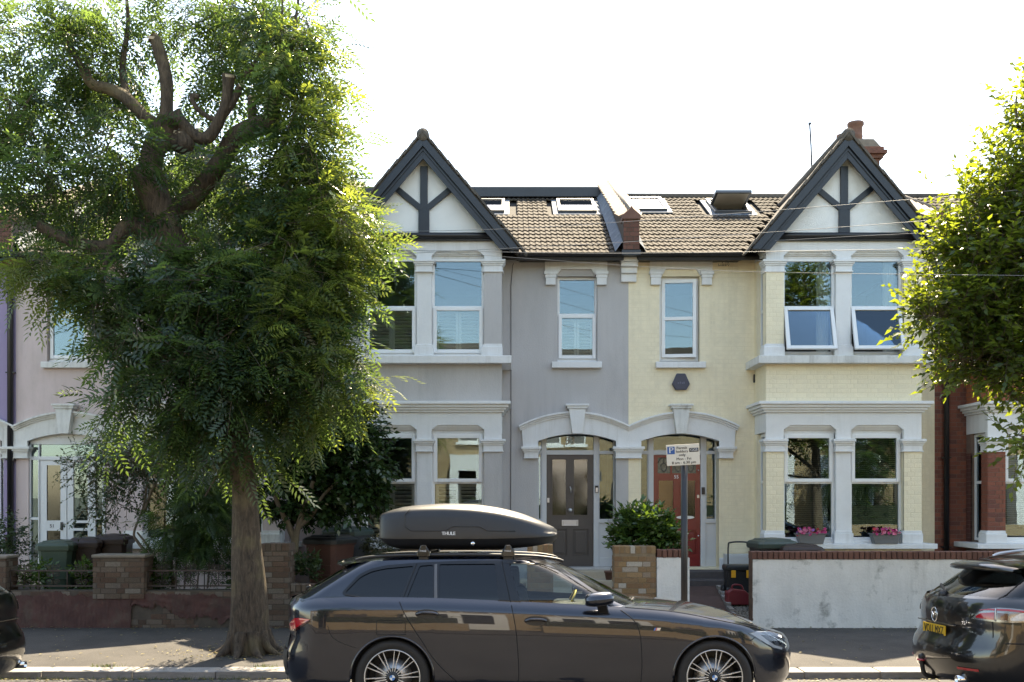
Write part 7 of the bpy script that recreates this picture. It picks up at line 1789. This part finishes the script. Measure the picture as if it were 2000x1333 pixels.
# ---------------------------------------------------------------- black estate at the right, seen from behind
PAINT2 = mat('black_metallic_paint', (0.007, 0.006, 0.006), 0.28, 0.08, 3, metallic=0.2, coat=1.0, coat_rough=0.015, coat_ior=1.6)
r_ = lambda pts: round_poly(pts, .04)
wagon = dict(L=4.78, W=0.90, sill=0.20, arch=0.36, hubz=0.32, hubs=(1.02, 3.745), Lr=0.62, Lf=0.95, nr=2.5, nf=2.4, cowl=3.0, bulge=0, crownpow=2.2, ts=ts,
    side=[(0, .07), (.08, .03), (.3, .012), (.5, .006), (.66, .0), (.80, .006), (.88, .016), (.94, .036), (1.0, .08)],
    rear=[(.2, .10), (.30, .03), (.42, .0), (.53, .012), (.575, .075), (.62, .105), (.8, .10), (.93, .125), (1.0, .16)], front=[(.2, 4.70), (.3, 4.76), (.5, 4.78), (.62, 4.75), (.72, 4.69), (.8, 4.64)],
    shoulder=[(0, .97), (.5, .985), (1.3, .985), (2.0, .97), (3.0, .95), (3.4, .93), (3.9, .87), (4.3, .80), (4.6, .73), (4.8, .67)],
    crown=[(2.9, .03), (3.3, .055), (3.8, .075), (4.3, .065), (4.65, .035), (4.8, .012)],
    cab0=.93, cabtop=1.42, cabw=[(.9, .83), (.98, .815), (1.1, .785), (1.25, .725), (1.36, .66), (1.42, .61)],
    cabr=[(.9, .12), (.97, .165), (1.1, .27), (1.25, .43), (1.36, .56), (1.42, .66)], cabf=[(.9, 3.5), (.97, 3.36), (1.1, 3.12), (1.25, 2.88), (1.36, 2.68), (1.42, 2.55)],
    cLr=.42, cLf=.42, cnr=2.3, cnf=2.2, roofedge=[(.4, 1.225), (.8, 1.30), (1.3, 1.35), (1.9, 1.365), (2.4, 1.35), (2.7, 1.325), (3.4, 1.30)], roofcrown=.055, apillar=6,
    windows=[r_([(.86, 1.05), (1.05, 1.18), (1.25, 1.26), (1.5, 1.29), (1.5, 1.03)]), r_([(1.56, 1.03), (1.56, 1.295), (2.1, 1.305), (2.1, 1.01)]), r_([(2.18, 1.01), (2.18, 1.305), (2.5, 1.29), (2.95, 1.06), (3.0, .99)])],
    tailglass=(15, 5, 20), tailmat=glass('tinted_tail_glass', (0.35, 0.40, 0.38), 1.6), seats=(2.3, 1.42))
wagon['trims'] = [(w_, .014) for w_ in wagon['windows']]
wagon['surrounds'] = [(grow(w_, .022), [w_]) for w_ in wagon['windows']]
bc, S2, b2, c2_ = make_car('black_estate_car', 'black estate car at the right edge seen from behind with yellow number plate', wagon, None, 0, PAINT2, [DARKGLASS, DARKGLASS, CARGLASS], 'cars parked along the kerb')
LY2 = S2.lower_y
for sg_ in (-1, 1):
    for hx in S2.hubs:
        wheel(bc, hx, sg_ * .88, S2.hubz, sg_, .32, .225, 8)
        G().tube([(hx + .362 * math.cos(a), sg_ * (LY2(hx + .362 * math.cos(a), S2.hubz + .362 * math.sin(a)) - .006), S2.hubz + .362 * math.sin(a)) for a in np.linspace(0, math.pi, 40)], .011, 6).build('arch_lip', PAINT2, bc)
    # wrap-round tail lamp built on the rear corner: y,z outline projected backwards then along the side
    def corner(u, z, out=.004):                    # u: distance from the tail centre round the corner
        th = min(1.0, u / 1.05) * math.pi / 2; w = S2.halfw(z, S2.sill, S2.zs(.3)); n_ = S2.nr
        xb = S2.Lr * (1 - math.cos(th) ** (2 / n_)); return Vector((xb + S2.shift(xb, z) - out * math.cos(th), sg_ * (w * math.sin(th) ** (2 / n_) + out * math.sin(th)), z))
    def cpatch(outline, nm, m_, out=.006, par=bc):
        lo_, hi_ = outline; us = np.linspace(lo_[0][0], lo_[-1][0], 22); rows = []
        for t_ in np.linspace(0, 1, 6): rows.append([tuple(corner(u, interp(u, lo_) * (1 - t_) + interp(u, hi_) * t_, out)) for u in us])
        return G().grid(rows).build(nm, m_, par)
    lo_ = [(.42, .795), (.6, .785), (.8, .782), (1.0, .79)]; hi_ = [(.42, .80), (.5, .86), (.58, .895), (.7, .912), (.85, .91), (1.0, .895)]
    lamp = cpatch((lo_, hi_), 'tail_lamp', mat('lamp_housing', (0.30, 0.29, 0.28), .2, .1, metallic=.8), .006)
    cpatch(([(.47, .81), (.66, .80)], [(.47, .825), (.52, .855), (.66, .868)]), 'red_lens', REDLENS, .010, lamp)
    cpatch(([(.50, .878), (.60, .885), (.8, .885), (1.0, .872)], [(.50, .882), (.60, .898), (.8, .902), (1.0, .888)]), 'red_strip', REDLENS, .010, lamp)
    cpatch(([(.69, .805), (.80, .803)], [(.69, .865), (.80, .862)]), 'amber_lens', mat('brown_lens', (.16, .07, .04), .12, .1, coat=1), .010, lamp)
    cpatch(([(.83, .80), (1.0, .80)], [(.83, .82), (.93, .868), (1.0, .872)]), 'clear_lens', mat('reversing_lens', (.55, .54, .52), .15, .3, 30, coat=1), .010, lamp)
    G().tube([tuple(corner(.672, z_, .013)) for z_ in np.linspace(.79, .905, 8)], .006, 6).build('lamp_divider', SATIN, lamp)
    cpatch(([(.36, .33), (.58, .33)], [(.36, .352), (.58, .352)]), 'reflector', REDLENS, .008)
    G().tube([tuple(corner(u, .585 + .012 * (u > .7), .004)) for u in np.linspace(0, 1.02, 22)], .006, 6).build('bumper_gap', SEAM, bc)
    G().tube([tuple(corner(.64, z_, .002)) for z_ in np.linspace(.59, .79, 8)], .004, 5).build('panel_gap', SEAM, bc)
    G().tube([(S2.cab_rear_x(y_, z_) - .002, sg_ * y_, z_) for y_, z_ in ((.70, .95), (.72, 1.02), (.69, 1.12), (.645, 1.24), (.60, 1.34))], .004, 5).build('panel_gap', SEAM, bc)
    # roof rail
    rp = curved([(.95, 0, 1.335), (1.05, 0, 1.37), (1.4, 0, 1.405), (2.0, 0, 1.405), (2.4, 0, 1.38)], 6)
    G().tube([(p.x, sg_ * .60, p.z) for p in rp], .016, 8).build('roof_rail', SATIN, bc)
# spoiler
rows = []
for yv in np.linspace(-.65, .65, 23):
    e = (abs(yv) / .65) ** 3; xb_ = .40 + .15 * e
    c_ = .05 * (1 - (abs(yv) / .66) ** 2.4); rows.append([(xb_ + .38, yv, 1.282 + c_), (xb_ + .14, yv, 1.265 + c_), (xb_, yv, 1.242 + c_ * .8), (xb_ - .008, yv, 1.215 + c_ * .6), (xb_ + .04, yv, 1.20 + c_ * .4), (xb_ + .24, yv, 1.21)])
G().grid(rows).build('spoiler', PAINT2, bc)
# number plate
yp_ = 0.0; xp_ = S2.rear_x(0, .66) - .012
pl_ = G().box(xp_ - .008, xp_, -.262, .262, .585, .698).build('number_plate', mat('yellow_plate', (.62, .36, .015), .4, .05, 10), bc, bevel=.003)
tx = text('plate_lettering', 'VO11 MXZ', .103, TEXT_BLACK, bc, (xp_ - .0095, 0, .643), rot=(rad(90), 0, rad(-90)), ext=.0006); tx.scale = (.90, 1.08, 1)
tx2 = tx.copy(); COL.objects.link(tx2); tx2.location.y -= .004
# emblem: ring with a winged V
ez = .79; exx = S2.rear_x(0, ez) - .008
G().lathe([(.062, .0), (.067, .006), (.072, 0)], (exx, 0, ez), (-1, 0, 0), 32).build('emblem_ring', CHROME, bc)
G().tube([(exx - .006, -.058, ez + .022), (exx - .006, -.025, ez + .018), (exx - .006, 0, ez - .025), (exx - .006, .025, ez + .018), (exx - .006, .058, ez + .022)], .0075, 6).build('emblem_wing', CHROME, bc)
text('model_lettering', 'TS', .045, CHROME, bc, (S2.rear_x(.52, .745) - .012, -.50, .745), rot=(rad(90), 0, rad(-70)), ext=.002)
text('model_lettering', '2', .026, CHROME, bc, (S2.rear_x(.545, .76) - .010, -.538, .762), rot=(rad(90), 0, rad(-70)), ext=.002)
G().tube(curved([(S2.cab_rear_x(.05, 1.0) - .02, .05, .985), (S2.cab_rear_x(0, 1.02) - .045, .0, 1.01), (S2.cab_rear_x(.2, 1.05) - .03, .26, 1.05), (S2.cab_rear_x(.3, 1.06) - .03, .34, 1.06)], 5), .014, 8).build('rear_wiper', BLK_SATIN, bc)
G().lathe([(.04, 0), (.045, .02), (.03, .05), (.001, .055)], (S2.cab_rear_x(0, .97) + .01, 0, .975), (-1, 0, .3), 14).build('wiper_hub', BLK_SATIN, bc)
for yv, zz_ in ((0, .60),): G().box(S2.rear_x(0, .71) - .006, S2.rear_x(0, .71) + .02, -.42, .42, .712, .722).build('tail_strip', PAINT2, bc, bevel=.004)
# tow ball and exhaust
tbx = S2.xr(.35)
tow = G().tube(curved([(tbx + .25, .12, .20), (tbx + .10, .12, .17), (tbx + .02, .12, .21), (tbx + .0, .12, .34)], 6), [.022] * 19, 10).build('tow_bar', BLK_SATIN, bc)
G().lathe([(.001, .06), (.024, .055), (.034, .03), (.03, .0), (.02, -.02)], (tbx + .0, .12, .34), (0, 0, 1), 16).build('tow_ball', BLK_SATIN, tow)
G().lathe([(.03, 0), (.044, .004), (.044, .018), (.03, .022)], (tbx + .0, .12, .325), (0, 0, 1), 16).build('ball_ring', REDLENS, tow)
G().lathe([(.032, 0), (.038, 0), (.04, .12), (.032, .12)], (tbx + .06, -.52, .235), (1, 0, 0), 18, closed=True).build('exhaust_pipe', CHROME, bc)
bc.location = (PX(1787, 10.6) - .17, 9.0 + .90, 0.0); bc.rotation_euler = (rad(-1.9), 0, 0)

# third car, its tail just inside the left edge: the same kind of estate, nose out of frame
def clone(o, par=None):
    c = o.copy(); COL.objects.link(c); c.parent = par
    for ch in o.children: clone(ch, c)
    return c
lc = clone(bc); lc.name = 'black_parked_car'; lc['label'] = 'black car whose rounded end just shows at the left edge'
lc.location = (PX(14, 9.9) , 9.9, 0.0); lc.rotation_euler = (rad(1.9), 0, math.pi)
for ch in list(lc.children):
    if 'lettering' in ch.name or 'plate' in ch.name or 'emblem' in ch.name or 'tow' in ch.name:
        for c3 in list(ch.children): bpy.data.objects.remove(c3)
        bpy.data.objects.remove(ch)
# ================================================================ the other side of the road: it lights the fronts and shows in the panes
YO = -5.0
STOCK_WALL = None
def brick_tex(name, c1, c2, mo):
    m = bpy.data.materials.new(name); m.use_nodes = True; nt = m.node_tree; b = nt.nodes["Principled BSDF"]
    tc = nd(nt, "ShaderNodeTexCoord"); mp = nd(nt, "ShaderNodeMapping"); mp.inputs['Rotation'].default_value = (rad(90), 0, 0); nt.links.new(tc.outputs['Object'], mp.inputs[0])
    bt = nd(nt, "ShaderNodeTexBrick"); setin(bt, Scale=1.0, Mortar_Size=.006, Brick_Width=.225, Row_Height=.075); bt.inputs['Color1'].default_value = c4(c1); bt.inputs['Color2'].default_value = c4(c2); bt.inputs['Mortar'].default_value = c4(mo)
    nt.links.new(mp.outputs[0], bt.inputs[0]); nt.links.new(bt.outputs[0], b.inputs['Base Color']); setin(b, Roughness=.9)
    return m
SW_ = brick_tex('sunlit_stock_brick_wall', (.36, .26, .14), (.28, .19, .10), (.32, .28, .23))
OLAB = ['yellow brick house across the road, %s' % w for w in ('farthest left behind the viewer', 'second from the left behind the viewer', 'mirrored in the pink house panes', 'mirrored in the lower bay panes of the grey house', 'mirrored in the lower bay panes of the cream house', 'mirrored in the red brick house panes', 'farthest right behind the viewer')]
for k in range(-3, 4):
    x0_ = 0.4 + k * PITCH
    t = thing('opposite_house', OLAB[k + 3], 'house', (x0_ + PITCH / 2, YO, 0.2), 'houses across the road')
    G().box(x0_, x0_ + PITCH, YO - 4, YO, .1, 6.1).build('wall', SW_, t)
    rf = G().prism([(YO + .3, 6.05), (YO - 4, 8.4), (YO - 8, 6.05)], x0_, x0_ + PITCH, axis='x').build('roof', TILE, t)
    bxx = x0_ + 2.6 if k % 2 else x0_ + .5
    bay_ = G().box(bxx, bxx + 2.3, YO, YO + .8, .1, 1.0); bay_.box(bxx, bxx + 2.3, YO, YO + .8, 2.9, 3.5); bay_.box(bxx, bxx + .3, YO, YO + .8, 1.0, 2.9); bay_.box(bxx + 2.0, bxx + 2.3, YO, YO + .8, 1.0, 2.9); bay_.box(bxx + 1.0, bxx + 1.3, YO + .3, YO + .8, 1.0, 2.9)
    bay_.build('bay', WHITE, t)
    G().box(bxx + .3, bxx + 2.0, YO + .25, YO + .3, 1.0, 2.9).build('bay_window', PANE, t)
    for wx_ in (bxx + .3, bxx + 1.3):
        wg = G(); casing(wg, wx_, wx_ + .75, YO, YO + .06, 4.0, 5.6, .07); wg.box(wx_ - .1, wx_ + .85, YO, YO + .12, 3.9, 4.0); w = wg.build('window', WHITE, t)
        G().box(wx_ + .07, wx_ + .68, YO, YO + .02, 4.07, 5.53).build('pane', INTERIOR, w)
    dx_ = x0_ + .8 if k % 2 else x0_ + 3.6
    G().box(dx_, dx_ + .9, YO, YO + .05, .4, 2.5).build('door', DOOR_GREY, t)
    G().box(x0_ + .2, x0_ + PITCH - 1.2, -1.45, -1.2, .05, .95).build('front_wall', SW_, t)
for k in (-2, -1, 0, 1, 2):  # unseen hedges, added to partly hide the bays in the car door reflections
    hx_ = 0.6 + k * PITCH; t = thing('added_hedge', 'added clipped hedge across the road, ' + ('leftmost', 'second from the left', 'middle one', 'fourth from the left', 'rightmost')[k + 2] + ' of five mirrored in the car doors', 'hedge', (hx_ + 1.9, -1.9, .1), 'added hedges across the road')
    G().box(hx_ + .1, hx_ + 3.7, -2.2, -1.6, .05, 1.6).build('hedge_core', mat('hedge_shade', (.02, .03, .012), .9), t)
    foliage(t, [((hx_ + .3 + .45 * i, -1.9, 1.0 + .35 * (i % 2)), (.4, .35, .6), 1) for i in range(8)], 300, 8, 'ovate', PRIV, 400 + k, twig=.2, droop=.1, size=.08, skin=5)
# two street trees on that side, for their reflections and shade
for k, (tx_, lab) in enumerate(((13.2, 'street tree across the road mirrored in the cream house windows'), (-5.6, 'street tree across the road mirrored in the grey house windows'))):
    t = thing('opposite_tree', lab, 'tree', (tx_, -0.6, 0.05), 'street trees across the road')
    limb([(tx_, -2.6, 0), (tx_, -2.6, 2.0), (tx_ + .1, -2.6, 3.5), (tx_, -2.5, 7.5)], .15, .05, 12, .06, 200 + k).build('trunk', SMOOTH_BARK, t)
    r0 = random.Random(60 + k)
    bl = [((tx_ + r0.uniform(-1.5, 1.5), -2.6 + r0.uniform(-.6, .6), r0.uniform(2.2, 8.6)), (.8, .7, .75), 1.0) for _ in range(18)]
    foliage(t, bl, 700, 7, 'pinnate', ASH_LEAF, 70 + k, twig=.5, droop=.4, size=1.15)
